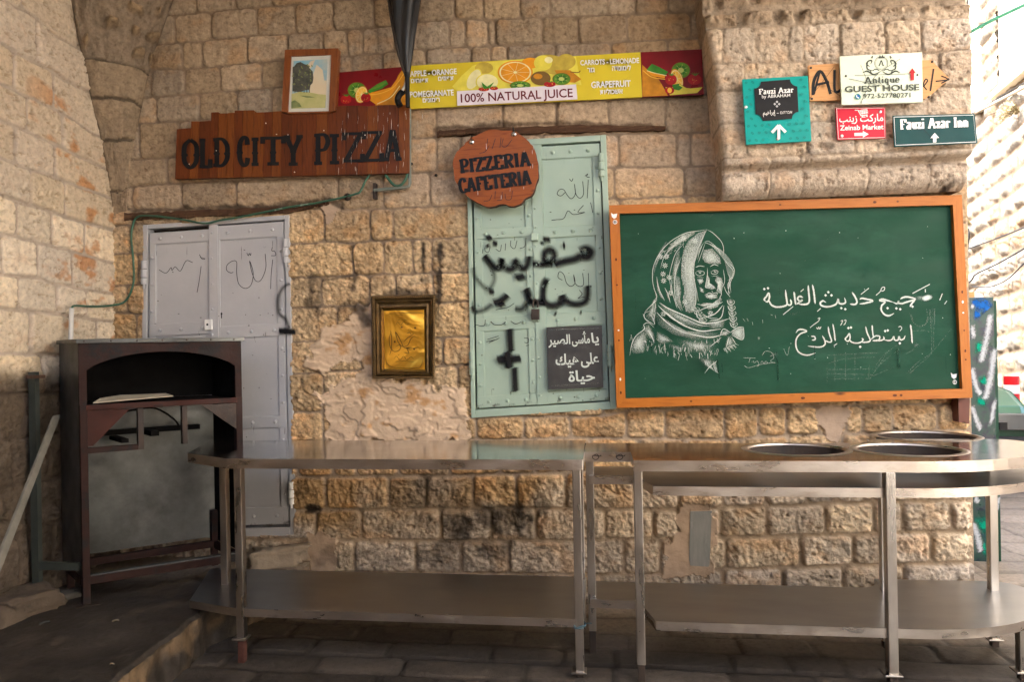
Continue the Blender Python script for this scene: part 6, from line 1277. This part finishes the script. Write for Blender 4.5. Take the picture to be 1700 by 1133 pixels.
def holed(mb, out_, holes, z, th, mat, side):
    bm = bmesh.new(); vs_ = [bm.verts.new((x, y, z)) for x, y in out_]; es = [bm.edges.new((vs_[i], vs_[(i + 1) % len(vs_)])) for i in range(len(vs_))]
    rings = []
    for hx, hy, hx_r, hy_r in holes:
        rv_ = [bm.verts.new((hx + hx_r * math.cos(k / 64 * 2 * math.pi), hy + hy_r * math.sin(k / 64 * 2 * math.pi), z)) for k in range(64)]
        es += [bm.edges.new((rv_[i], rv_[(i + 1) % 64])) for i in range(64)]; rings.append(rv_)
    bmesh.ops.triangle_fill(bm, edges=es, use_beauty=True); bm.verts.index_update(); bm.faces.ensure_lookup_table()
    V_ = [v.co.copy() for v in bm.verts]; F = []
    for f in bm.faces:
        c_ = f.calc_center_median()
        if any(((c_.x - h[0]) / h[2]) ** 2 + ((c_.y - h[1]) / h[3]) ** 2 < .97 for h in holes): continue
        idx = [v.index for v in f.verts]; F.append(tuple(idx if f.normal.z > 0 else idx[::-1]))
    bm.free(); mb.add(V_, F, mat); mb.add([v - NZ * th for v in V_], [tuple(reversed(f)) for f in F], STEEL2)
    n = len(out_); O = [Vector((x, y, z)) for x, y in out_]; mb.add(O + [p - NZ * th for p in O], [(i, n + i, n + (i + 1) % n, (i + 1) % n) for i in range(n)], side)
    for hx, hy, a_, b_ in holes:
        O = [Vector((hx + a_ * math.cos(k / 64 * 2 * math.pi), hy + b_ * math.sin(k / 64 * 2 * math.pi), z)) for k in range(64)]
        mb.add(O + [p - NZ * (th + .02) for p in O], [(i, (i + 1) % 64, 64 + (i + 1) % 64, 64 + i) for i in range(64)], MATS['dark_iron'])
HR = [(hx, hy, hr, hr * .80) for hx, hy, hr in hol]
mb = MB(); holed(mb, outline(), HR, ZT, .042, STEEL, EDGE); tpo = mb.build('counter_top', rt)
for hx, hy, a_, b_ in HR:
    mb = MB(); ri = []
    for k in range(64):
        t = k / 64 * 2 * math.pi; ri.append([Vector((hx + (a_ + e_) * math.cos(t), hy + (b_ + e_) * math.sin(t), ZT + h_)) for e_, h_ in ((-.003, -.006), (-.003, .002), (.020, .002), (.024, .0008))])
    V_ = [p for q in ri for p in q]; mb.add(V_, [(k * 4 + j, ((k + 1) % 64) * 4 + j, ((k + 1) % 64) * 4 + j + 1, k * 4 + j + 1) for k in range(64) for j in range(3)], EDGE); mb.build('hole_rim', tpo, smooth=True)
mb = MB(); slab(mb, None, .775, .036, STEEL2, EDGE, pts=[Vector((x, y, 0)) for x, y in outline(.02, False)]); mb.build('middle_shelf', rt)
mb = MB(); slab(mb, None, .245, .036, STEEL2, EDGE, pts=[Vector((x, y, 0)) for x, y in outline(.015, False)]); mb.build('shelf', rt)
mb = MB()
for k, x in enumerate((990, 1030)):
    mb.rib([(x - 5, 757), (x + 1, 755), (x + 4, 760), (x - 1, 764), (x - 6, 761), (x - 5, 757), (x + 5, 758), (x + 8, 756)], 1.2, lambda a, b_: onY(a, b_, yStep - .001), INK)
mb.build('marker_doodle', rt)
fx = onZ(1487, 770, ZT).x
leg(rt, xStep + .022, yF + .03, lw, 0, ZT - .042, .07, False); leg(rt, fx, yF + .02, lw + .002, 0, ZT - .042, .07, True); leg(rt, xl0 + .022, yStep + .05, lw, 0, ZT - .042, .1, False)
bl_ = onY(1451, 830, yB - .03); leg(rt, xN + .0, yB - .05, lw, 0, ZT - .042, .03, False); br_ = onY(1646, 830, -.42); leg(rt, br_.x, -.42, lw, 0, ZT - .042, .03, True)
leg(rt, XE - .22, yF + .17, lw, 0, .21, .03, True)

# ------------------------------------------------------------------ pizza oven
MAR = surf('oven_maroon', (.030, .011, .008), (.018, .008, .006), 7, .6, bump=.15, spec=.2, spot=(.012, .010, .010), spot_at=.55, spot_scale=7, spot2=(.13, .04, .02), spot2_at=.68, spot2_scale=24)
MARB = surf('oven_red_patch', (.055, .015, .010), (.03, .010, .007), 8, .6, spec=.2, spot=(.02, .014, .012), spot_at=.56, spot_scale=9)
GALV = surf('galvanised_sheet', (.15, .155, .15), (.09, .095, .09), 4, .42, metal=.75, bump=.08, bscale=14, spot=(.04, .038, .034), spot_at=.42, spot_scale=2.2, soft=.3, spot2=(.06, .04, .03), spot2_at=.72, spot2_scale=40)
SOOT = surf('soot', (.0022, .002, .002), (.004, .0035, .003), 10, .9, spec=.1)
PZo = PZ
FL = onZ(138, 1008, PZo); FL = Vector((FL.x, FL.y, PZo))
aw_ = R(29) + YAW * 0; E1 = (RIGHT * math.cos(aw_) + FWD * math.sin(aw_)); E1.z = 0; E1.normalize()
ad_ = R(45); E2 = (-RIGHT * math.sin(ad_) + FWD * math.cos(ad_)); E2.z = 0; E2.normalize()
OW, OD, OT = .70, .37, 1.405 - PZo
def ov(a, b, h): return FL + E1 * a + E2 * b + NZ * h
def obx(mb, a0, a1, b0, b1, h0, h1, m_): mb.hexa([ov(a0, b0, h0), ov(a1, b0, h0), ov(a1, b1, h0), ov(a0, b1, h0), ov(a0, b0, h1), ov(a1, b0, h1), ov(a1, b1, h1), ov(a0, b1, h1)], m_)
po = thing('pizza_oven', 'rusty maroon and galvanised metal pizza oven with black arched mouth, standing on legs', 'oven', ov(OW / 2, OD / 2, 0))
sil = .925; spr = 1.085; apx = 1.165
mb = MB(); n_ = 22; arch = [(.03 + (OW - .06) * k / n_, spr + (apx - spr) * (1 - (2 * k / n_ - 1) ** 2) ** .75 * 1.0) for k in range(n_ + 1)]
for (x0, h0), (x1, h1) in zip(arch[:-1], arch[1:]): mb.hexa([ov(x0, 0, h0), ov(x1, 0, h1), ov(x1, .012, h1), ov(x0, .012, h0), ov(x0, 0, OT - .02), ov(x1, 0, OT - .02), ov(x1, .012, OT - .02), ov(x0, .012, OT - .02)], MAR)
obx(mb, 0, .03, 0, .012, sil, OT - .02, MAR); obx(mb, OW - .03, OW, 0, .012, sil, OT - .02, MAR); mb.build('arched_front', po)
mb = MB(); obx(mb, -.012, OW + .012, -.012, OD, OT - .02, OT, GALV)
for k in range(7): mb.dome(ov(.02 + k * .107, -.012, OT - .010), -E2, .005, DARKI)
mb.build('top_sheet', po, bevel=.002)
mb = MB(); obx(mb, 0, .006, .012, OD, .135, OT - .02, GALV); o = mb.build('side_panel', po)
mb = MB(); obx(mb, OW - .006, OW, .012, OD, .135, OT - .02, SOOT); mb.build('side_panel', po)
mb = MB(); obx(mb, .03, OW - .03, .02, OD - .01, sil - .02, sil - .002, SOOT); obx(mb, .0065, OW - .0065, OD - .03, OD - .02, sil, OT - .02, SOOT); obx(mb, .0065, .014, .0125, OD - .03, sil, OT - .02, SOOT); obx(mb, OW - .014, OW - .0065, .0125, OD - .03, sil, OT - .02, SOOT); obx(mb, .0065, OW - .0065, .0125, OD - .03, OT - .03, OT - .0205, SOOT); mb.build('baking_chamber', po)
mb = MB(); obx(mb, .007, OW - .007, OD - .014, OD - .006, .15, sil - .03, GALV); mb.build('back_panel', po)
mb = MB(); obx(mb, .025, OW - .025, -.006, .02, sil - .026, sil, MARB); obx(mb, .30, .34, -.009, .02, sil - .028, sil - .014, MAR); mb.build('sill', po, bevel=.002)
for a in (0, OW - .03):
    mb = MB(); obx(mb, a, a + .03, -.004, .03, .0, sil, MAR); o = mb.build('leg', po, bevel=.002)
    mb = MB(); obx(mb, a - .03, a + .06, -.03, .05, .0, .008, DARKI); mb.build('foot', o)
for a in (.0065, OW - .0365):
    mb = MB(); obx(mb, a, a + .03, OD - .05, OD - .02, .0, .3, MAR); mb.build('leg', po, bevel=.002)
mb = MB(); obx(mb, .03, OW - .03, 0, .03, .095, .132, MAR); obx(mb, .03, OW - .03, .0, .035, .1325, .138, GALV); obx(mb, -.002, .004, .03, OD - .02, .09, .134, MAR); obx(mb, .03, OW - .03, OD - .05, OD - .02, .10, .135, MAR); obx(mb, OW - .028, OW - .008, .03, OD - .05, .095, .132, MAR); mb.build('base_rail', po, bevel=.002)
mb = MB(); f2 = -.003
mb.prism([ov(.03, f2, sil - .028), ov(.03, f2, .735), ov(.05, f2, .735), ov(.20, f2, sil - .028)], E2 * .006, MARB); mb.build('gusset', po)
mb = MB(); mb.prism([ov(OW - .03, f2, sil - .028), ov(OW - .19, f2, sil - .028), ov(OW - .03, f2, .765)], E2 * .006, DARKI); mb.build('gusset', po)
mb = MB(); obx(mb, .235, .258, .0, .025, .70, sil - .028, DARKI); obx(mb, .0305, .2345, .0, .025, .70, .725, MAR); obx(mb, .425, .447, .0, .025, .71, sil - .028, DARKI); obx(mb, .10, .58, .22, .25, .755, .78, SOOT); obx(mb, .30, .335, .04, .22, .755, .78, SOOT); obx(mb, .17, .2, .02, .22, .735, .754, SOOT); mb.build('burner_bracket', po)
mb = MB(); mb.tube([ov(.12, .2, .86), ov(.25, .18, .875), ov(.36, .2, .88), ov(.46, .25, .82), ov(.5, .25, .76)], .005, SOOT); mb.build('hose', po)
SHT = surf('pale_sheet', (.42, .37, .28), (.34, .29, .21), 8, .7, spot=(.15, .10, .06), spot_at=.62)
mb = MB(); q = [ov(.06, .03, sil + .004), ov(.40, .04, sil + .018), ov(.40, .15, sil + .026), ov(.2, .14, sil + .028), ov(.10, .08, sil + .02)]; mb.prism(q, (0, 0, .004), SHT); tag(mb.build('baking_sheet'), 'thin pale baking sheet lying in the mouth of the oven', 'baking sheet')

# ------------------------------------------------------------------ bits round the oven
GRW = surf('grey_batten', (.17, .16, .135), (.11, .105, .085), 12, .8, bump=.2, spot=(.08, .06, .045), spot_at=.63, spot_scale=14)
mb = MB(); a = onL(92, 690, .12); b2 = onL(-14, 960, .30); d_ = (b2 - a); sd_ = LDIR * .022; mb.obox(a - sd_, sd_ * 2, LNRM * .012, d_, GRW); tag(mb.build('batten', bevel=.002), 'narrow grey batten leaning diagonally against the side of the oven', 'batten')
FRM = surf('dark_green_iron', (.035, .042, .035), (.025, .03, .026), 9, .6, bump=.2)
ff = thing('iron_frame', 'dark iron frame standing between the side wall and the oven', 'frame', onL(55, 930, .05))
mb = MB(); a = onL(55, 618, .05); mb.box(a.x - .015, a.x + .02, a.y - .012, a.y + .012, PZ, a.z, FRM); mb.build('post', ff)
mb = MB(); mb.box(a.x - .012, a.x + .22, a.y - .01, a.y + .01, PZ + .16, PZ + .195, FRM); mb.build('cross_bar', ff); mb = MB(); mb.box(a.x - .02, a.x + .05, a.y - .02, a.y + .014, a.z - .03, a.z - .015, RUST); mb.build('cap', ff)
PVC = flat('white_pipe', (.62, .61, .58), .4); GRC = surf('green_cable_sheath', (.02, .09, .05), (.035, .11, .07), 9, .5, spot=(.35, .40, .33), spot_at=.6, spot_scale=8)
tag(MB().tube([onL(117, 592, .06), onL(118, 545, .06), onL(119, 512, .06)], .011, PVC).build('pipe', smooth=True), 'short white plastic pipe rising behind the oven', 'pipe')
cp = [onL(119, 513, .06), onL(124, 508, .05), onL(150, 509, .04), onL(180, 508, .03)] + [onY(x, y, -.03) for x, y in ((204, 503), (216, 488), (222, 465), (221, 430), (218, 395), (221, 372), (227, 361), (240, 358), (270, 360), (310, 366), (340, 371), (365, 366), (400, 360), (440, 352), (480, 344), (520, 338), (555, 331), (577, 326))]
tag(MB().tube(cp, .0058, GRC).build('cable', smooth=True), 'thin green cable drooping from the white pipe and along the blue-grey door top', 'cable')
cp = [onY(x, y, -.04) for x, y in ((577, 326), (590, 322), (598, 318), (607, 300), (614, 290))]
tag(MB().tube(cp, .006, GRC).build('cable', smooth=True), 'green cable slanting up behind the lower edge of the plank sign', 'cable')
tag(MB().tube([onY(x, y, -.045) for x, y in ((640, 290), (647, 300), (655, 308), (664, 308), (672, 300), (677, 288))], .0075, GRC).build('cable', smooth=True), 'green hose looping below the right end of the plank sign', 'cable')
cdt = thing('conduit', 'grey green conduit elbow running under the plank sign and up its right edge', 'conduit', onY(650, 318, -.04))
GCD = surf('grey_green_pipe', (.12, .15, .125), (.20, .21, .18), 12, .5, spot=(.3, .3, .26), spot_at=.62)
MB().tube([onY(x, y, -.042) for x, y in ((621, 316), (672, 311), (679, 309), (680.5, 303), (680, 280), (680, 180))], .009, GCD, smooth=False).build('pipe', cdt)
mb = MB(); a = onY(622, 318, -.03); mb.box(a.x - .008, a.x + .008, -.036, .02, a.z - .04, a.z + .045, DARKI); mb.build('bracket', cdt)
for x, y, l in ((683, 272, 'black wall plug in the joint beside the plank sign'), (724, 291, 'small black hole plug in the stone above the gold frame')):
    p = onY(x, y, -.012); tag(MB().dome(p, (0, -1, 0), .009, BLK, .8).build('wall_plug'), l, 'plug')
mb = MB(); mb.dome(onY(577, 327, -.02), (0, -1, 0), .022, DARKI, .7); tag(mb.build('cable_clip'), 'dark clip holding the cable joint above the bare plaster', 'clip')
PLT = surf('grey_metal_plate', (.27, .27, .25), (.21, .215, .205), 12, .55, metal=.3, bump=.15, spot=(.36, .35, .32), spot_at=.6, spot_scale=10, stretch=(3, 1, .6))
mb = MB(); P = wallY(.006); mb.prism([P(*p) for p in [(1146, 850), (1182, 849), (1178, 938), (1176, 942), (1146, 940), (1144, 930)]][::-1], (0, .03, 0), PLT); tag(mb.build('metal_plate', bevel=.004), 'narrow grey metal plate set into the wall under the right counter', 'plate')
RWD = surf('red_brown_bracket', (.12, .028, .014), (.08, .02, .01), 9, .5, spot=(.04, .02, .015), spot_at=.63)
mb = MB(); P = wallY(.07); mb.prism([P(*p) for p in [(1591, 662), (1610, 661), (1609, 704), (1604, 704), (1603, 701), (1592, 702)]][::-1], (0, .09, 0), RWD); tag(mb.build('bracket', bevel=.003), 'red-brown wooden bracket under the right corner of the chalkboard', 'bracket')
# broken masonry and litter
def rock(name, label, c_, sx, sy, sz, col0, col1, seed, cat='stone'):
    r_ = random.Random(seed); bm = bmesh.new(); bmesh.ops.create_icosphere(bm, subdivisions=4, radius=1.0)
    V_ = np.array([v.co[:] for v in bm.verts]); q = np.sign(V_) * np.abs(V_) ** .55; q = q / np.maximum(1e-6, np.abs(q).max(1, keepdims=True)) * .5 + q * .5
    nn_ = fbm(V_[:, 0] * 2.2 + seed, V_[:, 1] * 2.2 + V_[:, 2] * 1.7, 4, seed); q = q * (1 + .38 * nn_)[:, None]
    for v, w in zip(bm.verts, q): v.co = (w[0] * sx, w[1] * sy, w[2] * sz)
    me = bpy.data.meshes.new(name); bm.to_mesh(me); bm.free(); me.materials.append(surf(name + str(seed), col0, col1, 9, .9, bump=.6, bscale=40, spot=tuple(x * .5 for x in col0), spot_at=.6, spot_scale=12))
    me.polygons.foreach_set('use_smooth', [True] * len(me.polygons)); o = bpy.data.objects.new(name, me); COL.objects.link(o); o.location = c_; o.rotation_euler = (0, 0, r_.uniform(-.4, .4)); return tag(o, label, cat)
q = onZ(12, 1035, PZ); rock('stone_block', 'rough squared stone block lying on the raised floor by the side wall', (q.x - .02, q.y + .10, PZ + .045), .12, .13, .055, (.10, .075, .05), (.07, .05, .035), 1)
rock('rubble_lump', 'pale broken plaster lump at the wall foot beside the blue-grey door', (onY(470, 935, -.06).x, -.10, PZ + .045), .15, .07, .055, (.30, .24, .17), (.22, .17, .12), 2, 'rubble')
rock('timber_offcut', 'flat grey stone slab lying between the oven and the side wall', tuple(onL(62, 925, .08) * 1.0)[:2] + (PZ + .02,), .10, .13, .022, (.09, .08, .065), (.065, .06, .05), 4, 'slab').name = 'stone_slab'
def scrap(nm, lab, cat, x, y, l, w, ang, mt, z=PZ + .012):
    p = onZ(x, y, z); u = Vector((math.cos(ang), math.sin(ang), 0)) * l; v = Vector((-math.sin(ang), math.cos(ang), 0)) * w; mb = MB(); mb.tube([p - u, p + Vector((0, 0, .004)), p + u], w, mt, 7); return tag(mb.build(nm, smooth=True), lab, cat)
BUT = flat('paper_filter', (.16, .13, .09), .8); FEA = flat('pale_feather', (.05, .05, .047), .8)
scrap('cigarette_butt', 'cigarette butt lying on the raised floor in front of the oven', 'cigarette butt', 192, 1032, .012, .0035, .5, BUT); scrap('feather', 'small grey feather on the raised floor near the stone block', 'feather', 74, 1035, .02, .004, 1.0, FEA); scrap('twig', 'pale splinter on the edge of the raised floor', 'splinter', 186, 1104, .009, .0025, .2, BUT)

# ------------------------------------------------------------------ the lane on the right
GPN = surf('painted_metal', (.004, .030, .026), (.007, .052, .036), 5, .35, spot=(.008, .012, .03), spot_at=.5, spot_scale=5, spot2=(.012, .06, .16), spot2_at=.62, spot2_scale=4)
DGN = flat('dark_green_metal', (.01, .05, .03), .4)
gc = thing('graffiti_cabinet', 'tall dark green metal cabinet sprayed with white and blue graffiti, at the wall corner', 'cabinet', atd(1630, 922, 4.05))
c0 = atd(1600, 922, 4.05); c1 = atd(1654, 922, 4.05); zt_ = atd(1630, 494, 4.05).z; zb_ = min(c0.z, 0.02)
cx0 = max(c0.x, XR + .03); mb = MB(); mb.box(cx0, c1.x, c0.y, c0.y + .30, 0, zt_, GPN); mb.build('body', gc, bevel=.004)
mb = MB(); mb.box(c1.x + .002, c1.x + .026, c0.y + .02, c0.y + .34, 0.0, zt_ - .02, DGN); dr = mb.build('door', gc, bevel=.003); mb = MB(); q = atd(1660, 710, 4.0); mb.box(c1.x + .027, c1.x + .075, c0.y + .02, c0.y + .05, q.z - .02, q.z + .025, BLK); mb.build('latch', dr, bevel=.004)
mb = MB(); mb.box(cx0 - .0, cx0 + .10, c0.y + .03, c0.y + .22, zt_ + .001, zt_ + .035, PLY); tag(mb.build('wooden_batten'), 'short orange wooden batten lying on top of the graffiti cabinet', 'batten')
PG = lambda x, y: (lambda p: Vector((p.x, c0.y - .0012, p.z)))(onY(x, y, c0.y)); GWH = dust_mat('white_spray', (.42, .45, .48), .25, .75, 110.0, .7); GBL = dust_mat('blue_spray', (.01, .10, .36), .3, .7, 40.0, .7); GTL = dust_mat('teal_spray', (.0, .24, .15), .3, .7, 30.0, .7)
zg = zm(1540, 460, 2.36); mb = MB()
for s, w, m_ in (([(170, 100), (220, 110), (240, 130)], 44, GBL), ([(175, 140), (215, 150)], 40, GBL), ([(180, 260), (235, 300)], 40, GTL), ([(200, 420), (240, 400)], 34, GTL), ([(185, 480), (235, 500)], 30, GTL), ([(180, 980), (280, 960)], 50, GTL), ([(200, 1060), (270, 1080)], 50, GTL), ([(245, 140), (235, 220), (205, 350)], 24, GWH), ([(170, 180), (185, 250)], 20, GWH), ([(170, 350), (190, 430), (210, 465)], 22, GWH), ([(262, 270), (245, 400), (222, 490)], 26, GWH), ([(170, 500), (190, 560), (210, 606)], 20, GWH), ([(265, 460), (245, 600)], 18, GWH), ([(180, 860), (205, 890)], 24, GWH), ([(175, 960), (195, 1020), (210, 1085)], 26, GWH), ([(278, 850), (268, 940)], 18, GWH), ([(165, 110), (185, 120)], 20, GWH)): mb.rib(zg(s), w * 1.95 / 2.36, PG, m_, edge=0, a=.8)
mb.build('graffiti', gc)
# red and white post
RDP = flat('red_plastic', (.55, .015, .02), .4); WHP = flat('white_plastic', (.80, .80, .78), .4)
q = atd(1679, 625, 7.4); bo = thing('striped_bollard', 'red and white striped bollard beyond the green car', 'bollard', (q.x, q.y, -.2)); hz = .094
for k in range(9): mb = MB(); h = q.z - hz * k; mb.tube([(q.x, q.y, h - hz + .001), (q.x, q.y, h)], .072, RDP if k % 2 == 0 else WHP, 24, False); mb.build('band', bo, bevel=.004)

# mint green saloon car coming up the lane
CARP = surf('mint_car_paint', (.03, .11, .06), (.028, .10, .055), 3, .35, rvar=.05, coat=.1); CGL = surf('car_glass', (.03, .035, .035), (.05, .055, .055), 4, .08); CBL = flat('car_rubber', (.012, .012, .012), .6); AMBR = flat('amber_lens', (.75, .28, .01), .25); HLG = surf('headlight_glass', (.10, .11, .11), (.08, .085, .085), 6, .12)
fr0 = atd(1725, 826, 5.6); car_dir = Vector((math.sin(R(10)), math.cos(R(10)), 0)); cr = Vector((math.cos(R(10)), -math.sin(R(10)), 0)); GZ = 0.0
CW = 1.62; Ocar = Vector((fr0.x, fr0.y, 0)) - cr * (CW / 2)     # front centre on the ground
ca = thing('parked_car', 'mint green saloon car in the lane behind the graffiti cabinet, front towards us', 'car', Ocar + car_dir * 2.1)
def cpnt(x, s, z): return Ocar + cr * x + car_dir * s + NZ * z
prof_ = [(0.02, .30), (0.0, .42), (.02, .62), (.10, .74), (.5, .86), (1.25, .93), (1.30, .94), (3.1, .97), (3.9, .93), (4.15, .82), (4.2, .6), (4.15, .32)]
mb = MB(); secs = []
for x, kx in ((-CW / 2, .90), (-CW / 2 + .06, .975), (-CW / 4, 1.0), (0, 1.01), (CW / 4, 1.0), (CW / 2 - .06, .975), (CW / 2, .90)):
    inn_ = .03 if abs(x) > .8 else 0; secs.append([cpnt(x, s + (inn_ if s < 2 else -inn_) + .10 * (abs(x) / (CW / 2)) ** 3 * (1 if s < .2 else 0), z if z < .5 else .5 + (z - .5) * kx) for s, z in prof_])
n_ = len(prof_); mb.add([p for s in secs for p in s], [(i * n_ + k, i * n_ + (k + 1) % n_, (i + 1) * n_ + (k + 1) % n_, (i + 1) * n_ + k) for i in range(len(secs) - 1) for k in range(n_)] + [tuple(range(n_)), tuple(reversed(range((len(secs) - 1) * n_, len(secs) * n_)))], CARP); mb.build('body', ca, smooth=False, bevel=.012)
cab = [(1.22, .93, .70), (1.85, 1.36, .56), (3.05, 1.38, .56), (3.55, .96, .70)]
mb = MB(); L1_ = [cpnt(-w, s, z) for s, z, w in cab]; R1_ = [cpnt(w, s, z) for s, z, w in cab]
mb.add(L1_ + R1_, [(1, 2, 6, 5)], CARP); mb.add([p + NZ * .002 for p in L1_ + R1_], [(0, 1, 5, 4), (2, 3, 7, 6), (0, 3, 2, 1), (4, 5, 6, 7)], CGL); mb.build('cabin_glass', ca)
mb = MB()
for i, j in ((0, 1), (2, 3), (1, 2)): mb.tube([L1_[i], L1_[j]], .03, CARP); mb.tube([R1_[i], R1_[j]], .03, CARP)
mb.tube([L1_[1], R1_[1]], .03, CARP); mb.tube([L1_[0], R1_[0]], .018, CBL); mb.build('pillars', ca)
mb = MB(); mb.tube([cpnt(x, s, .44) for x, s in ((-.84, .3), (-.8, -.02), (-.4, -.07), (0, -.08), (.4, -.07), (.8, -.02), (.84, .3))], .07, CBL); mb.build('bumper', ca, smooth=True)
mb = MB(); mb.obox(cpnt(-.42, -.015, .54), cr * .84, car_dir * .04, NZ * .14, CBL)
for k in range(9): mb.obox(cpnt(-.42 + k * .1, -.022, .54), cr * .012, car_dir * .02, NZ * .14, CHROME)
mb.build('grille', ca)
for sgn in (-1, 1):
    mb = MB(); mb.obox(cpnt(sgn * .62 - .15, -.012, .55), cr * .30, car_dir * .08, NZ * .14, HLG); mb.build('headlight', ca, bevel=.01); mb = MB(); mb.obox(cpnt(sgn * .79 - .035, -.005, .55), cr * .07, car_dir * .12, NZ * .14, AMBR); mb.build('indicator', ca, bevel=.008)
    mb = MB(); mb.tube([cpnt(sgn * .3 - .25, 1.28, .955), cpnt(sgn * .3 + .2, 1.40, 1.04)], .008, CBL); mb.build('wiper', ca)
    for s_ in (.85, 3.35):
        mb = MB(); a = cpnt(sgn * .84, s_, .30); b2 = cpnt(sgn * .62, s_, .30); mb.tube([a, b2], .30, CBL, 24, False); w_ = mb.build('wheel', ca, bevel=.02); mb = MB(); mb.tube([a + cr * sgn * .006, a - cr * sgn * .02], .18, CHROME, 20, False); mb.build('hub_cap', w_)
# cables on the far wall and across the opening
def aonp(px, py, off=.09): return onpl(px, py, AG + ANRM * off, ANRM)
DCB = flat('dark_cable', (.03, .03, .032), .6); GCB = flat('buff_cable', (.45, .38, .30), .6)
tag(MB().tube([aonp(*p) for p in ((1590, 200), (1618, 187), (1651, 171), (1700, 145), (1730, 128))], .022, GCB).build('cable', smooth=True), 'buff cable climbing along the sunlit wall below the cream windows', 'cable')
tag(MB().tube([aonp(*p, .16) for p in ((1600, 196), (1651, 166), (1700, 138), (1730, 122))], .007, DCB).build('cable', smooth=True), 'thin dark wire just above the buff cable on the sunlit wall', 'cable')
tag(MB().tube([aonp(*p) for p in ((1596, 417), (1625, 407), (1665, 392), (1700, 378), (1740, 362))], .011, DCB).build('cable', smooth=True), 'upper straight dark cable on the sunlit wall beside the chalkboard', 'cable')
tag(MB().tube([aonp(*p) for p in ((1606, 472), (1614, 464), (1621, 455), (1660, 436), (1700, 413), (1740, 390))], .012, DCB).build('cable', smooth=True), 'kinked dark cable on the sunlit wall just above the graffiti cabinet', 'cable')
tag(MB().tube([aonp(*p) for p in ((1615, 476), (1640, 477), (1662, 470), (1680, 458), (1700, 438), (1740, 410))], .009, DCB).build('cable', smooth=True), 'lowest sagging dark cable above the graffiti cabinet', 'cable')
tag(MB().tube([aonp(*p) for p in ((1606, 440), (1606, 415), (1609, 390), (1607, 380))], .012, DCB).build('cable', smooth=True), 'short upright dark cable end beside the chalkboard frame', 'cable')
tag(MB().tube([atd(1605, 56, 3.45), atd(1650, 32, 3.45), atd(1705, 6, 3.45), atd(1760, -20, 3.45)], .0085, flat('green_rope', (.03, .20, .11), .5)).build('cable', smooth=True), 'taut green cable crossing the lane in front of the cream windows', 'cable')
# dry plants rooted in the far wall
STW = flat('dry_stalk', (.24, .19, .10), .8)
for x, y, n_, h_, l in ((1690, 188, 46, .26, 'dry tuft of weed growing from the sunlit wall below the window'), (1611, 372, 26, .34, 'sparse dry stalks on the sunlit wall beside the chalkboard')):
    mb = MB(); rr = random.Random(n_); p = aonp(x, y, .05)
    for k in range(n_):
        t = rr.uniform(0, 6.28); d_ = (ANRM * rr.uniform(.3, 1) + ADIR * math.cos(t) * .8 + NZ * rr.uniform(-.2, 1.1)).normalized() * h_ * rr.uniform(.5, 1); q = p + d_; mb.tube([p + ADIR * rr.uniform(-.06, .06), p + d_ * .55 + NZ * .02, q - NZ * .03], .004, STW, 4); mb.ell
        for j in range(3): w = q + Vector((rr.uniform(-.05, .05), rr.uniform(-.05, .05), rr.uniform(-.08, .03))); e_ = Vector((rr.uniform(-1, 1), rr.uniform(-1, 1), rr.uniform(-1, 1))).normalized() * .022; f_ = e_.orthogonal().normalized() * .012; mb.add([w - e_, w + f_, w + e_, w - f_], [(0, 1, 2, 3)], STW)
    tag(mb.build('dry_plant'), l, 'plant')
